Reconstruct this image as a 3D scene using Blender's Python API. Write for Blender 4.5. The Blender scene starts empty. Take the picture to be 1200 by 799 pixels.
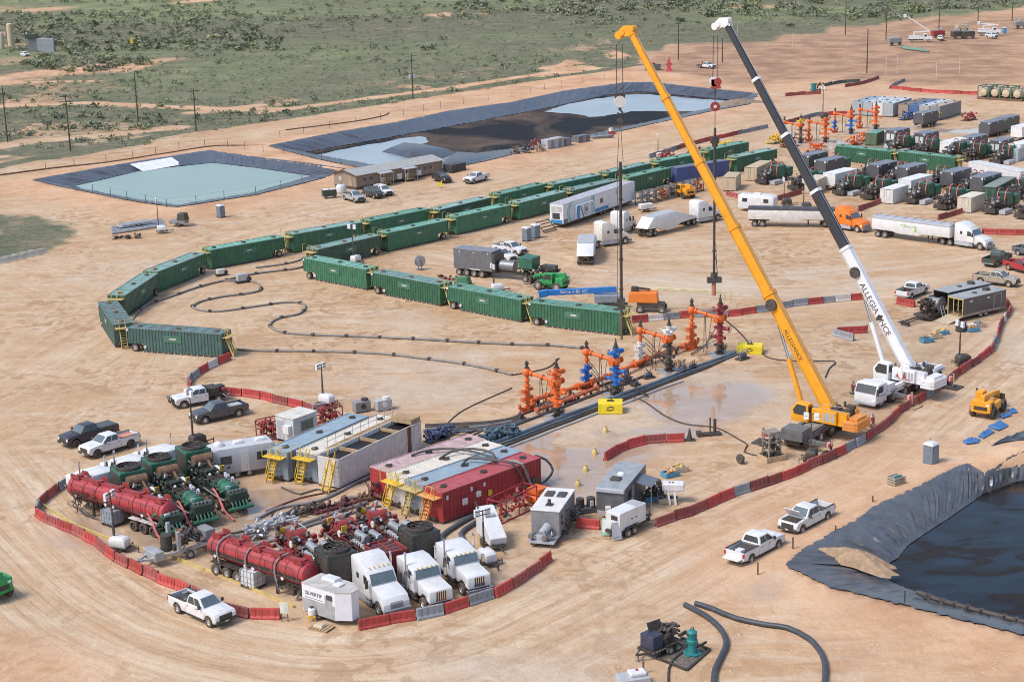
import bpy,bmesh,math,random
import numpy as np
from mathutils import Vector,Matrix
from math import radians as R,pi,sin,cos,atan2,hypot
random.seed(7)
rnd = random.uniform
scene = bpy.context.scene
COL = scene.collection
# ---------------------------------------------------------------- camera
CAM_F,CAM_TH,CAM_RO,CAM_H = 1960.0,R(15.0),R(-1.44),54.0     # focal (px of a 1200 wide picture), pitch, roll, height
cam_d = bpy.data.cameras.new('camera'); cam = bpy.data.objects.new('camera',cam_d); COL.objects.link(cam)
cam_d.sensor_width = 36; cam_d.sensor_fit = 'HORIZONTAL'; cam_d.lens = CAM_F / 1200 * 36
cam_d.clip_start = 1; cam_d.clip_end = 20000
cam.matrix_world = Matrix.Translation((0,0,CAM_H)) @ Matrix.Rotation(pi/2 - CAM_TH,4,'X') @ Matrix.Rotation(CAM_RO,4,'Z')
scene.camera = cam
# ---------------------------------------------------------------- sky, sun, exposure
SUN_AZ,SUN_EL = R(-118),R(52)            # azimuth measured from +Y (view direction) clockwise
SKY_STRENGTH,SUN_STRENGTH,EXPOSURE = 0.12,1.5,0.85
world = bpy.data.worlds.new('World'); scene.world = world; world.use_nodes = True
wn,wl = world.node_tree.nodes,world.node_tree.links
wn.clear()
sky = wn.new('ShaderNodeTexSky'); sky.sky_type = 'NISHITA'; sky.sun_disc = False
sky.sun_elevation = SUN_EL; sky.sun_rotation = SUN_AZ; sky.air_density = 1.0; sky.dust_density = 2.0; sky.ozone_density = 1.0
bg = wn.new('ShaderNodeBackground'); bg.inputs['Strength'].default_value = SKY_STRENGTH
wo = wn.new('ShaderNodeOutputWorld')
wl.new(sky.outputs[0],bg.inputs[0]); wl.new(bg.outputs[0],wo.inputs[0])
sun_d = bpy.data.lights.new('sun','SUN'); sun_d.energy = SUN_STRENGTH; sun_d.angle = R(18); sun_d.color = (1,.96,.91)
sun = bpy.data.objects.new('sun',sun_d); COL.objects.link(sun)
sdir = Vector((sin(SUN_AZ)*cos(SUN_EL),cos(SUN_AZ)*cos(SUN_EL),sin(SUN_EL)))
sun.rotation_euler = sdir.to_track_quat('Z','Y').to_euler(); sun.location = (0,150,200)
scene.view_settings.view_transform = 'Standard'; scene.view_settings.look = 'None'
scene.cycles.filter_width = 1.0; scene.view_settings.exposure = EXPOSURE; scene.view_settings.gamma = 1.0; scene.view_settings.use_curve_mapping = False
# ---------------------------------------------------------------- pixel -> ground
def G(px,py,z=0.0):
    u = px - 600.0; v = py - 399.5
    c,s = cos(CAM_RO),sin(CAM_RO)
    u,v = c*u + s*v,-s*u + c*v
    dx,dy,dz = u,CAM_F*cos(CAM_TH) - v*sin(CAM_TH),-CAM_F*sin(CAM_TH) - v*cos(CAM_TH)
    t = (z - CAM_H)/dz
    return Vector((dx*t,dy*t,z))
def GL(pts,z=0.0): return [G(x,y,z) for x,y in pts]
def between(pa,pb):
    """two pixels on the ground -> midpoint, heading, length"""
    a,b = G(*pa),G(*pb); d = b - a
    return (a + b)/2,atan2(d.y,d.x),d.length
# ---------------------------------------------------------------- materials
def lin(c): return tuple(((x/255)/12.92 if x/255 <= .04045 else ((x/255 + .055)/1.055)**2.4) for x in c)
MATS = {}
def nn(nt,t,**kw):
    n = nt.nodes.new(t)
    for k,v in kw.items(): setattr(n,k,v)
    return n
def paint(name,rgb,rough=.5,metal=0.0,var=.25,dust=.25,rust=0.0,scale=1.2,spec=.5,bump=0.0,ov=0.0):
    """painted or bare surface: colour with uneven fading, settled tan dust, optional rust"""
    if name in MATS: return MATS[name]
    m = bpy.data.materials.new(name); m.use_nodes = True; nt = m.node_tree; L = nt.links
    b = nt.nodes['Principled BSDF']; b.inputs['Metallic'].default_value = metal; b.inputs['Specular IOR Level'].default_value = spec
    tc = nn(nt,'ShaderNodeTexCoord'); oi = nn(nt,'ShaderNodeObjectInfo')
    add = nn(nt,'ShaderNodeVectorMath',operation='MULTIPLY_ADD'); add.inputs[1].default_value = (1,1,1)
    cmb = nn(nt,'ShaderNodeCombineXYZ'); ml = nn(nt,'ShaderNodeMath',operation='MULTIPLY'); ml.inputs[1].default_value = 37.0
    L.new(oi.outputs['Random'],ml.inputs[0]); L.new(ml.outputs[0],cmb.inputs[0]); L.new(ml.outputs[0],cmb.inputs[1])
    L.new(tc.outputs['Object'],add.inputs[0]); L.new(cmb.outputs[0],add.inputs[2])
    n1 = nn(nt,'ShaderNodeTexNoise'); n1.inputs['Scale'].default_value = scale; n1.inputs['Detail'].default_value = 3; n1.inputs['Roughness'].default_value = .65
    n2 = nn(nt,'ShaderNodeTexNoise'); n2.inputs['Scale'].default_value = scale*3.1; n2.inputs['Detail'].default_value = 4; n2.inputs['Roughness'].default_value = .7
    L.new(add.outputs[0],n1.inputs[0]); L.new(add.outputs[0],n2.inputs[0])
    lo = tuple(max(0,c*(1-var)) for c in rgb); hi = tuple(min(1,c*(1+var*.6)+.01*var) for c in rgb)
    r1 = nn(nt,'ShaderNodeValToRGB'); r1.color_ramp.elements[0].position = .32; r1.color_ramp.elements[1].position = .7
    r1.color_ramp.elements[0].color = (*lo,1); r1.color_ramp.elements[1].color = (*hi,1)
    L.new(n1.outputs[0],r1.inputs[0]); col = r1.outputs[0]
    def mixin(colour,fac_socket):
        nonlocal col
        mx = nn(nt,'ShaderNodeMix',data_type='RGBA'); mx.inputs[7].default_value = (*colour,1)
        L.new(fac_socket,mx.inputs[0]); L.new(col,mx.inputs[6]); col = mx.outputs[2]
    if dust > 0:
        r2 = nn(nt,'ShaderNodeValToRGB'); r2.color_ramp.elements[0].position = .38; r2.color_ramp.elements[1].position = .78
        r2.color_ramp.elements[0].color = (dust*.25,)*3+(1,); r2.color_ramp.elements[1].color = (dust,)*3+(1,)
        L.new(n2.outputs[0],r2.inputs[0]); mixin((.42,.31,.21),r2.outputs[0])
    if rust > 0:
        r3 = nn(nt,'ShaderNodeValToRGB'); r3.color_ramp.elements[0].position = .66-.25*rust; r3.color_ramp.elements[1].position = .76-.2*rust
        r3.color_ramp.elements[0].color = (0,0,0,1); r3.color_ramp.elements[1].color = (.85,)*3+(1,)
        n3 = nn(nt,'ShaderNodeTexNoise'); n3.inputs['Scale'].default_value = scale*.9; n3.inputs['Detail'].default_value = 4; n3.inputs['Roughness'].default_value = .72
        mp = nn(nt,'ShaderNodeMapping'); mp.inputs['Location'].default_value = (5,9,2); L.new(add.outputs[0],mp.inputs[0]); L.new(mp.outputs[0],n3.inputs[0])
        L.new(n3.outputs[0],r3.inputs[0]); mixin((.17,.065,.03),r3.outputs[0])
    if ov > 0:
        hv = nn(nt,'ShaderNodeHueSaturation'); mv = nn(nt,'ShaderNodeMapRange'); mv.inputs['To Min'].default_value = 1-ov; mv.inputs['To Max'].default_value = 1+ov
        L.new(oi.outputs['Random'],mv.inputs[0]); L.new(mv.outputs[0],hv.inputs['Value']); L.new(col,hv.inputs['Color']); col = hv.outputs[0]
    L.new(col,b.inputs['Base Color'])
    mr = nn(nt,'ShaderNodeMapRange'); mr.inputs['To Min'].default_value = max(.05,rough-.12); mr.inputs['To Max'].default_value = min(1,rough+.2)
    L.new(n2.outputs[0],mr.inputs[0]); L.new(mr.outputs[0],b.inputs['Roughness'])
    if bump > 0:
        bp = nn(nt,'ShaderNodeBump'); bp.inputs['Strength'].default_value = bump; bp.inputs['Distance'].default_value = .05
        L.new(n2.outputs[0],bp.inputs['Height']); L.new(bp.outputs[0],b.inputs['Normal'])
    MATS[name] = m; return m
P = paint
white   = P('white_paint',(.69,.70,.71),.4,var=.12,dust=.2)
white_d = P('dusty_white_paint',(.72,.71,.69),.5,var=.16,dust=.35)
silver  = P('silver_paint',(.45,.46,.47),.35,.3,var=.1,dust=.2)
tanp    = P('tan_paint',(.52,.42,.29),.6,var=.12,dust=.2)
champ   = P('champagne_paint',(.42,.38,.32),.35,.3,var=.1,dust=.3)
char_p  = P('charcoal_paint',(.055,.058,.066),.3,.2,var=.2,dust=.15)
navy    = P('navy_paint',(.03,.036,.055),.3,.2,var=.2,dust=.16)
blackp  = P('black_paint',(.02,.02,.022),.4,var=.3,dust=.12)
redcar  = P('red_car_paint',(.38,.02,.03),.35,var=.15,dust=.12)
dgreenp = P('dark_green_car_paint',(.02,.055,.045),.35,var=.2,dust=.15)
rubber  = P('rubber',(.025,.024,.024),.85,var=.3,dust=.38)
rim_m   = P('wheel_rim',(.55,.55,.55),.4,.6,var=.2,dust=.25)
steel   = P('steel',(.30,.30,.31),.45,.7,var=.3,dust=.25)
galv    = P('galvanised_steel',(.48,.50,.52),.5,.5,var=.2,dust=.2)
dsteel  = P('dark_steel',(.045,.045,.05),.55,.4,var=.4,dust=.3)
blk     = P('black_steel',(.02,.02,.022),.6,var=.4,dust=.2)
chrome  = P('chrome',(.7,.7,.72),.15,1.0,var=.1,dust=.1)
rusty   = P('rusty_steel',(.17,.085,.05),.8,var=.5,dust=.2,rust=.4)
red_t   = P('red_tank_paint',(.36,.022,.035),.4,var=.25,dust=.12)
red_r   = P('red_roof_paint',(.42,.06,.08),.5,var=.25,dust=.2)
red_m   = P('red_machine_paint',(.30,.02,.028),.45,var=.35,dust=.16)
maroon  = P('maroon_frame',(.10,.012,.02),.5,var=.4,dust=.2)
org     = P('orange_paint',(.72,.13,.015),.4,var=.2,dust=.12)
org_c   = P('crane_yellow_orange',(.80,.34,.01),.35,var=.12,dust=.08)
yel     = P('yellow_paint',(.75,.48,.02),.5,var=.2,dust=.15)
yelb    = P('bright_yellow',(.80,.62,.01),.5,var=.12,dust=.1)
ylw_l   = P('pale_yellow_steel',(.58,.44,.14),.6,var=.25,dust=.3)
blue    = P('blue_paint',(.01,.13,.42),.4,var=.2,dust=.12)
blue_b  = P('boomlift_blue',(.01,.17,.50),.4,var=.12,dust=.1)
bluegr  = P('blue_grey_paint',(.22,.29,.35),.55,var=.2,dust=.22)
bluegr_r= P('blue_grey_roof',(.25,.35,.42),.5,var=.2,dust=.22,rust=.1)
wht_tank= P('white_tank_paint',(.62,.62,.62),.5,var=.15,dust=.25,rust=.05)
wht_roof= P('white_roof',(.68,.63,.54),.5,var=.15,dust=.28,rust=.12)
pink_rf = P('faded_red_white_roof',(.52,.36,.36),.55,var=.3,dust=.2,rust=.25)
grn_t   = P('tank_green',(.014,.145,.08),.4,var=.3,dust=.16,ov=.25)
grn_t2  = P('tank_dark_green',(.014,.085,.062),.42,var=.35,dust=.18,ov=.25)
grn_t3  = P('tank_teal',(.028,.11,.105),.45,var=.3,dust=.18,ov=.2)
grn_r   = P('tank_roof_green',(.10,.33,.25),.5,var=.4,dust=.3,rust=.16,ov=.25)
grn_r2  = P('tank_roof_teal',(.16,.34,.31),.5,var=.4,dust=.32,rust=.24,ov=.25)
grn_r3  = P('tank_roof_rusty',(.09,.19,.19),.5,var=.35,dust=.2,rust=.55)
grn_m   = P('machine_green',(.012,.13,.08),.45,var=.35,dust=.12)
grn_d   = P('machine_dark_green',(.01,.04,.03),.5,var=.4,dust=.15)
grn_b   = P('bright_green',(.01,.30,.08),.4,var=.15,dust=.1)
gry_b   = P('grey_box_paint',(.13,.135,.15),.45,var=.2,dust=.15)
gry_d   = P('dark_grey_box',(.04,.043,.05),.45,var=.25,dust=.12)
gry_l   = P('light_grey_paint',(.40,.42,.45),.45,var=.15,dust=.15)
gry_m   = P('mid_grey_paint',(.22,.23,.25),.5,var=.2,dust=.2)
gry_c   = P('carrier_grey',(.10,.115,.13),.45,var=.2,dust=.25)
wood    = P('timber',(.40,.27,.15),.8,var=.35,dust=.2)
woodp   = P('pole_timber',(.07,.05,.04),.9,var=.4,dust=.05)
hose_b  = P('dark_hose',(.045,.05,.06),.6,var=.3,dust=.25)
hose_g  = P('grey_hose',(.22,.22,.23),.7,var=.25,dust=.3)
blu_p   = P('portable_toilet_blue_grey',(.13,.18,.24),.5,var=.12,dust=.15)
dblue   = P('dark_blue_machine',(.015,.03,.075),.4,var=.25,dust=.15)
teal    = P('teal_paint',(.0,.20,.20),.4,var=.2,dust=.1)
brick_t = P('office_siding',(.27,.205,.155),.8,var=.12,dust=.1)
roof_o  = P('office_roof_metal',(.42,.42,.40),.5,.2,var=.15,dust=.15)
conc    = P('concrete',(.42,.40,.37),.9,var=.2,dust=.3)
b_red   = P('barrier_red',(.42,.028,.03),.55,var=.3,dust=.2,ov=.25)
b_red2  = P('barrier_faded_red',(.28,.035,.042),.6,var=.35,dust=.28,ov=.3)
b_gry   = P('barrier_grey',(.22,.25,.29),.6,var=.25,dust=.25,ov=.2)
b_wht   = P('barrier_white',(.60,.57,.55),.6,var=.2,dust=.3)
b_grn   = P('barrier_dark_green',(.03,.07,.065),.6,var=.2,dust=.2)
ibc     = P('tote_plastic',(.62,.64,.66),.45,var=.15,dust=.2)
lamp_w  = P('lamp_lens',(.75,.76,.78),.2,var=.05,dust=.05)
red_l   = P('red_lens',(.45,.01,.01),.2,var=.1,dust=.05)
fabr    = P('blue_tarp',(.02,.16,.42),.5,var=.25,dust=.2,bump=.4)
def glass_mat(name,col,rough=.08):
    m = P(name,col,rough,0,var=.2,dust=.06,spec=.8); return m
glass = glass_mat('vehicle_glass',(.03,.04,.045)); glass_b = glass_mat('light_windscreen',(.10,.14,.16))
panel_l = P('louvre_panel',(.55,.56,.57),.5,var=.15,dust=.1)
hoopm   = P('red_hose',(.62,.14,.13),.5,var=.2,dust=.15)
# ---------------------------------------------------------------- mesh kit
class MB:
    """collects shapes, then becomes ONE mesh object"""
    def __init__(s): s.v = []; s.f = []
    def add(s,vs,fs):
        o = len(s.v); s.v += [tuple(v) for v in vs]; s.f += [tuple(i+o for i in f) for f in fs]; return s
    def box(s,x0,x1,y0,y1,z0,z1,tx=0,ty=0):
        """box; tx, ty draw the top in"""
        vs = [(x0,y0,z0),(x1,y0,z0),(x1,y1,z0),(x0,y1,z0),(x0+tx,y0+ty,z1),(x1-tx,y0+ty,z1),(x1-tx,y1-ty,z1),(x0+tx,y1-ty,z1)]
        return s.add(vs,[(3,2,1,0),(4,5,6,7),(0,1,5,4),(1,2,6,5),(2,3,7,6),(3,0,4,7)])
    def cbox(s,c,d): return s.box(c[0]-d[0]/2,c[0]+d[0]/2,c[1]-d[1]/2,c[1]+d[1]/2,c[2]-d[2]/2,c[2]+d[2]/2)
    def bar(s,p,q,w,h=None):
        """square bar between two points"""
        h = h or w; p,q = Vector(p),Vector(q); d = (q-p).normalized()
        up = Vector((0,0,1)) if abs(d.z) < .95 else Vector((1,0,0))
        a = d.cross(up).normalized()*w/2; b = a.cross(d).normalized()*h/2
        vs = [p-a-b,p+a-b,p+a+b,p-a+b,q-a-b,q+a-b,q+a+b,q-a+b]
        return s.add(vs,[(3,2,1,0),(4,5,6,7),(0,1,5,4),(1,2,6,5),(2,3,7,6),(3,0,4,7)])
    def cyl(s,p,q,r,n=10,r2=None,caps=True):
        r2 = r if r2 is None else r2; p,q = Vector(p),Vector(q); d = (q-p).normalized()
        up = Vector((0,0,1)) if abs(d.z) < .95 else Vector((1,0,0))
        a = d.cross(up).normalized(); b = a.cross(d).normalized(); vs = []
        for c,rr in ((p,r),(q,r2)):
            for i in range(n):
                t = 2*pi*i/n; vs.append(c + a*cos(t)*rr + b*sin(t)*rr)
        fs = [(i,(i+1) % n,n+(i+1) % n,n+i) for i in range(n)]
        if caps: fs += [tuple(range(n-1,-1,-1)),tuple(range(n,2*n))]
        return s.add(vs,fs)
    def lathe(s,prof,p,axis=(0,0,1),n=12,caps=True):
        """profile [(radius, height)] turned round an axis from p"""
        p = Vector(p); d = Vector(axis).normalized(); up = Vector((0,0,1)) if abs(d.z) < .95 else Vector((1,0,0))
        a = d.cross(up).normalized(); b = d.cross(a); vs = []; m = len(prof)
        for r,h in prof:
            for i in range(n):
                t = 2*pi*i/n; vs.append(p + d*h + a*cos(t)*max(r,.001) + b*sin(t)*max(r,.001))
        fs = [(j*n+i,j*n+(i+1) % n,(j+1)*n+(i+1) % n,(j+1)*n+i) for j in range(m-1) for i in range(n)]
        if caps: fs += [tuple(range(n-1,-1,-1)),tuple(range((m-1)*n,m*n))]
        return s.add(vs,fs)
    def tube(s,pts,r,n=7,caps=True):
        pts = [Vector(p) for p in pts]; vs = []; m = len(pts); prev = None
        for k,p in enumerate(pts):
            d = (pts[min(k+1,m-1)] - pts[max(k-1,0)]).normalized()
            up = Vector((0,0,1)) if abs(d.z) < .98 else (prev or Vector((1,0,0)))
            a = d.cross(up).normalized(); prev = a; b = a.cross(d)
            for i in range(n):
                t = 2*pi*i/n; vs.append(p + a*cos(t)*r + b*sin(t)*r)
        fs = [(j*n+i,j*n+(i+1) % n,(j+1)*n+(i+1) % n,(j+1)*n+i) for j in range(m-1) for i in range(n)]
        if caps: fs += [tuple(range(n-1,-1,-1)),tuple(range((m-1)*n,m*n))]
        return s.add(vs,fs)
    def prism(s,prof,y0,y1,inset=0.0,plane='xz'):
        """outline in x,z (or x,y) pulled along the third axis"""
        n = len(prof); vs = []
        for y in (y0,y1):
            for a,b in prof: vs.append((a,y,b) if plane == 'xz' else ((a,b,y) if plane == 'xy' else (y,a,b)))
        fs = [tuple(range(n)),tuple(range(2*n-1,n-1,-1))] + [(i,n+i,n+(i+1) % n,(i+1) % n) for i in range(n)]
        return s.add(vs,fs)
    def loft(s,secs,caps=True):
        n = len(secs[0]); vs = [p for sec in secs for p in sec]
        fs = [(j*n+i,j*n+(i+1) % n,(j+1)*n+(i+1) % n,(j+1)*n+i) for j in range(len(secs)-1) for i in range(n)]
        if caps: fs += [tuple(range(n-1,-1,-1)),tuple(range((len(secs)-1)*n,len(secs)*n))]
        return s.add(vs,fs)
    def corr(s,x0,x1,y,z0,z1,per=.45,dep=.06,face=-1,th=.04):
        """corrugated sheet in the x-z plane at y; waves towards face"""
        n = max(2,int(round((x1-x0)/per))); w = (x1-x0)/n; pr = []
        for i in range(n):
            a = x0 + i*w; pr += [(a,0),(a+w*.30,0),(a+w*.45,dep),(a+w*.85,dep)]
        pr.append((x1,0)); vs = []; k = len(pr)
        for z in (z0,z1): vs += [(a,y + face*(d - dep),z) for a,d in pr]
        for z in (z0,z1): vs += [(a,y + face*(d - dep - th),z) for a,d in pr]
        fs = []
        for i in range(k-1):
            fs += [(i,i+1,k+i+1,k+i),(2*k+i+1,2*k+i,3*k+i,3*k+i+1),(k+i,k+i+1,3*k+i+1,3*k+i),(i+1,i,2*k+i,2*k+i+1)]
        return s.add(vs,fs)
    def corr_x(s,y0,y1,x,z0,z1,per=.45,dep=.06,face=-1):
        t = MB(); t.corr(y0,y1,0,z0,z1,per,dep,face)
        return s.add([(x+v[1],v[0],v[2]) for v in t.v],t.f)
    def xf(s,M):
        s.v = [tuple(M @ Vector(v)) for v in s.v]; return s
    def mesh(s,name,mat,bevel=0,smooth=None):
        me = bpy.data.meshes.new(name); me.from_pydata(s.v,[],s.f)
        bm = bmesh.new(); bm.from_mesh(me)
        bmesh.ops.recalc_face_normals(bm,faces=bm.faces)
        if bevel:
            es = [e for e in bm.edges if len(e.link_faces) == 2 and e.calc_face_angle(0) > .5]
            bmesh.ops.bevel(bm,geom=es,offset=bevel,segments=2,profile=.5,affect='EDGES',clamp_overlap=True)
        bm.to_mesh(me); bm.free()
        me.materials.append(mat)
        if smooth is not None:
            me.shade_smooth()
            try: me.set_sharp_from_angle(angle=R(smooth))
            except Exception: pass
        return me
    def obj(s,name,mat,parent=None,bevel=0,smooth=None):
        o = bpy.data.objects.new(name,s.mesh(name,mat,bevel,smooth)); COL.objects.link(o)
        if parent is not None: o.parent = parent
        return o
def part(name,mat,parent,fn,bevel=0,smooth=None):
    m = MB(); fn(m); return m.obj(name,mat,parent,bevel,smooth)
def share(src,parent,loc=(0,0,0),rz=0,name=None):
    """a part that shares another part's mesh"""
    o = bpy.data.objects.new(name or src.data.name,src.data if not isinstance(src,bpy.types.Mesh) else src); COL.objects.link(o)
    o.parent = parent; o.location = loc; o.rotation_euler = (0,0,rz); return o
def tag(o,label,cat,group=None,kind=None):
    o['label'] = label
    if cat: o['category'] = cat
    if group: o['group'] = group
    if kind: o['kind'] = kind
    return o
def empty(name,loc=(0,0,0),rz=0):
    o = bpy.data.objects.new(name,None); o.empty_display_size = .5; COL.objects.link(o); o.location = loc; o.rotation_euler = (0,0,rz); return o
def copy_tree(o,parent=None):
    c = o.copy(); COL.objects.link(c); c.parent = parent
    for ch in o.children: copy_tree(ch,c)
    return c
PROTO = {}
def inst(key,build,label,cat,loc,rz,group=None):
    """the first call builds the thing, later ones copy it with its parts"""
    if key in PROTO: r = copy_tree(PROTO[key])
    else:
        r = build(); PROTO[key] = r
    for k in ('group',):
        if k in r: del r[k]
    r.location = loc; r.rotation_euler = (0,0,rz); tag(r,label,cat,group); return r
def spline(pts,step=.6):
    """smooth curve through the points"""
    pts = [Vector(p) for p in pts]; out = []
    P_ = [pts[0]*2-pts[1]] + pts + [pts[-1]*2-pts[-2]]
    for i in range(1,len(P_)-2):
        a,b,c,d = P_[i-1:i+3]; n = max(2,int((c-b).length/step))
        for k in range(n):
            t = k/n
            out.append(.5*((2*b) + (c-a)*t + (2*a-5*b+4*c-d)*t*t + (3*b-a-3*c+d)*t**3))
    out.append(pts[-1]); return out
def text_mesh(parent,body,size,mat,loc,rot,name='lettering',extrude=.01,align='CENTER',sx=1):
    cu = bpy.data.curves.new(name,'FONT'); cu.body = body; cu.size = size; cu.extrude = extrude; cu.align_x = align; cu.align_y = 'CENTER'; cu.resolution_u = 2
    t = bpy.data.objects.new(name+'_tmp',cu); COL.objects.link(t)
    me = bpy.data.meshes.new_from_object(t.evaluated_get(bpy.context.evaluated_depsgraph_get()))
    bpy.data.objects.remove(t); bpy.data.curves.remove(cu); me.name = name
    me.materials.clear(); me.materials.append(mat)
    o = bpy.data.objects.new(name,me); COL.objects.link(o); o.parent = parent; o.location = loc; o.rotation_euler = rot; o.scale = (sx,1,1); return o
WH = {}
def wheel(parent,x,y,z,r,w,side=1,rimmat=None,name='wheel'):
    """tyre with its rim; side = which way the rim faces along y"""
    rimmat = rimmat or rim_m; k = (round(r,3),round(w,3),side,rimmat.name)
    if k not in WH:
        m = MB(); m.lathe([(r*.60,-w/2),(r*.93,-w/2),(r,-w*.32),(r,w*.32),(r*.93,w/2),(r*.60,w/2)],(0,0,0),(0,1,0),16,False)
        t = m.mesh('wheel',rubber,0,40)
        m = MB(); s = side
        m.lathe([(r*.60,-w*.40),(r*.60,w*.40),(r*.52,w*.44),(r*.45,w*.25),(r*.20,w*.28),(r*.16,w*.42),(.01,w*.42)] if s > 0 else
                [(.01,-w*.42),(r*.16,-w*.42),(r*.20,-w*.28),(r*.45,-w*.25),(r*.52,-w*.44),(r*.60,-w*.40),(r*.60,w*.40)],(0,0,0),(0,1,0),14)
        WH[k] = (t,m.mesh('rim',rimmat,0,40))
    t,rm = WH[k]
    o = share(t,parent,(x,y,z),0,name); share(rm,o,(0,0,0),0,'rim'); return o
def axle(parent,x,w,r,tw,rimmat=None,dual=False):
    for s in (-1,1): wheel(parent,x,s*(w/2 - tw/2),r,r,tw*(1.9 if dual else 1),s,rimmat)
# ================================================================ SETTING: ground, ponds, scrub
def fbm(x,y,sc,octv=4,seed=0,gain=.5):
    """value noise on numpy arrays, 0..1"""
    rs = np.random.RandomState(seed); tab = rs.rand(256,256); out = 0; amp = 1; tot = 0
    for o in range(octv):
        fx,fy = x/sc*2**o + 13.7*o,y/sc*2**o + 7.3*o
        ix,iy = np.floor(fx).astype(int),np.floor(fy).astype(int); tx,ty = fx-ix,fy-iy
        tx,ty = tx*tx*(3-2*tx),ty*ty*(3-2*ty)
        g = lambda a,b: tab[(ix+a) % 256,(iy+b) % 256]
        out = out + amp*((g(0,0)*(1-tx)+g(1,0)*tx)*(1-ty) + (g(0,1)*(1-tx)+g(1,1)*tx)*ty); tot += amp; amp *= gain
    return out/tot
def inside(poly,x,y):
    c = np.zeros(x.shape,bool); n = len(poly)
    for i in range(n):
        (x1,y1),(x2,y2) = poly[i],poly[(i+1) % n]
        k = (y1 > y) != (y2 > y)
        with np.errstate(divide='ignore',invalid='ignore'):
            c ^= k & (x < (x2-x1)*(y-y1)/((y2-y1) if y2 != y1 else 1e-9) + x1)
    return c
def polydist(poly,x,y,closed=True):
    """distance, signed side offset and run length to a polyline"""
    best = np.full(x.shape,1e9); bx = np.zeros(x.shape); by = np.zeros(x.shape); lat = np.zeros(x.shape); alo = np.zeros(x.shape); run = 0
    n = len(poly)
    for i in range(n if closed else n-1):
        (x1,y1),(x2,y2) = poly[i],poly[(i+1) % n]; dx,dy = x2-x1,y2-y1; L = hypot(dx,dy)
        t = np.clip(((x-x1)*dx+(y-y1)*dy)/(L*L),0,1); px,py = x1+t*dx,y1+t*dy; d = np.hypot(x-px,y-py)
        k = d < best; best[k] = d[k]; bx[k] = px[k]; by[k] = py[k]; lat[k] = (((x-x1)*dy-(y-y1)*dx)/L)[k]; alo[k] = (run+t*L)[k]; run += L
    polydist.near = (bx,by); return best,lat,alo
xy = lambda pts,z=0: [(p.x,p.y) for p in GL(pts,z)]
# ---- outlines, photographed edge by edge
POND1_O = [(41,211),(96,201.5),(150,192),(245,177),(300,185),(400,200),(372,210),(300,228),(207,242.5),(160,236),(125,229),(90,222)]
POND1_I = [(88,218),(126,209.5),(165,200),(250,191),(300,197),(366,206.5),(345,212),(296,226),(207,240.5),(162,234),(130,228),(97,221.5)]
POND2_O = [(318,171),(400,155),(465,144),(525,131),(600,120.5),(662,107),(730,97.5),(760,97),(825,104),(885,110),(878,122),(830,131),(742,150),(700,160),(637,172),(575,187),(530,197),(440,201),(375,187)]
POND2_I = [(356,179),(425,167),(465,160),(530,148),(600,135),(655,124),(710,112),(752,107.5),(800,112.5),(860,118),(855,122),(818,130),(738,148),(696,157),(632,170),(560,180),(520,189),(440,194),(385,184)]
PIT_O = [(929,662),(952,644),(1005,616),(1030,597),(1080,572),(1120,550.5),(1134,547),(1153,558),(1182,546),(1215,538),(1290,575),(1290,770),(1200,740),(1105,717),(1040,700.5),(982,687)]
PIT_I = [(1032,672),(1036,664),(1052,655),(1064,640),(1090,622),(1112,608),(1135,592),(1152,580),(1180,568),(1215,560),(1285,600),(1285,755),(1200,727),(1105,703),(1075,694),(1050,684)]
PZ1,PZ2,PZ3 = -.5,-1.0,-.75           # liquid levels
p1o,p2o,p3o = xy(POND1_O,.4),xy(POND2_O,.5),xy(PIT_O,.4)
VEG = xy([(-60,214),(0,199),(120,177),(230,155),(330,141),(480,117),(600,98),(690,85),(745,76),(750,62),(830,47),(900,46),(1000,31),(1060,22),(1120,19),(1210,8),(1230,-10),(1230,-85),(-60,-75)])
VEG2 = xy([(-20,249),(20,252),(50,256),(85,263),(108,271),(88,284),(62,293),(30,299),(-20,309)])
def dlin(a,n,r): return [a*r**i for i in range(n)]
xs = np.concatenate([-np.array(dlin(150,34,1.12))[::-1],np.arange(-148,149,1.0),np.array(dlin(150,34,1.12))])
ys = np.concatenate([np.arange(-900,60,60.),np.arange(60,250,1.0),np.arange(250,440,.95),np.arange(440,545,1.6),np.array(dlin(546,62,1.045))])
X,Y = np.meshgrid(xs,ys); nx,ny = len(xs),len(ys); X,Y = X.ravel(),Y.ravel()
Z = (fbm(X,Y,30,3,3)-.5)*.10
far = np.clip((Y-520)/500,0,1); Z += far*(fbm(X,Y,260,3,5)-.5)*7
for po,hb,wb,dep in ((p1o,.4,5,2.2),(p2o,.5,6,3.0),(p3o,.4,4,2.4)):
    k = (X > min(p[0] for p in po)-30) & (X < max(p[0] for p in po)+30) & (Y > min(p[1] for p in po)-30) & (Y < max(p[1] for p in po)+30)
    d,_,_ = polydist(po,X[k],Y[k]); ins = inside(po,X[k],Y[k]); z = Z[k].copy()
    z += np.where(ins,0,hb*np.exp(-(d/wb)**2)); sn = d < np.where(Y[k] > 440,.85,.55)      # the nearest vertices slide onto the rim
    X[k] = np.where(sn,polydist.near[0],X[k]); Y[k] = np.where(sn,polydist.near[1],Y[k]); Z[k] = np.where(sn,hb,np.where(ins,-dep,z))
# sand thrown up behind the near pit
for cxp,cyp,hh,rr in ((1190,540,.7,2.6),(1166,545,.35,2.0),(1212,532,.9,3.2)):
    g = G(cxp,cyp); Z += hh*np.exp(-(((X-g.x)**2+(Y-g.y)**2)/(rr*rr)))
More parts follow.
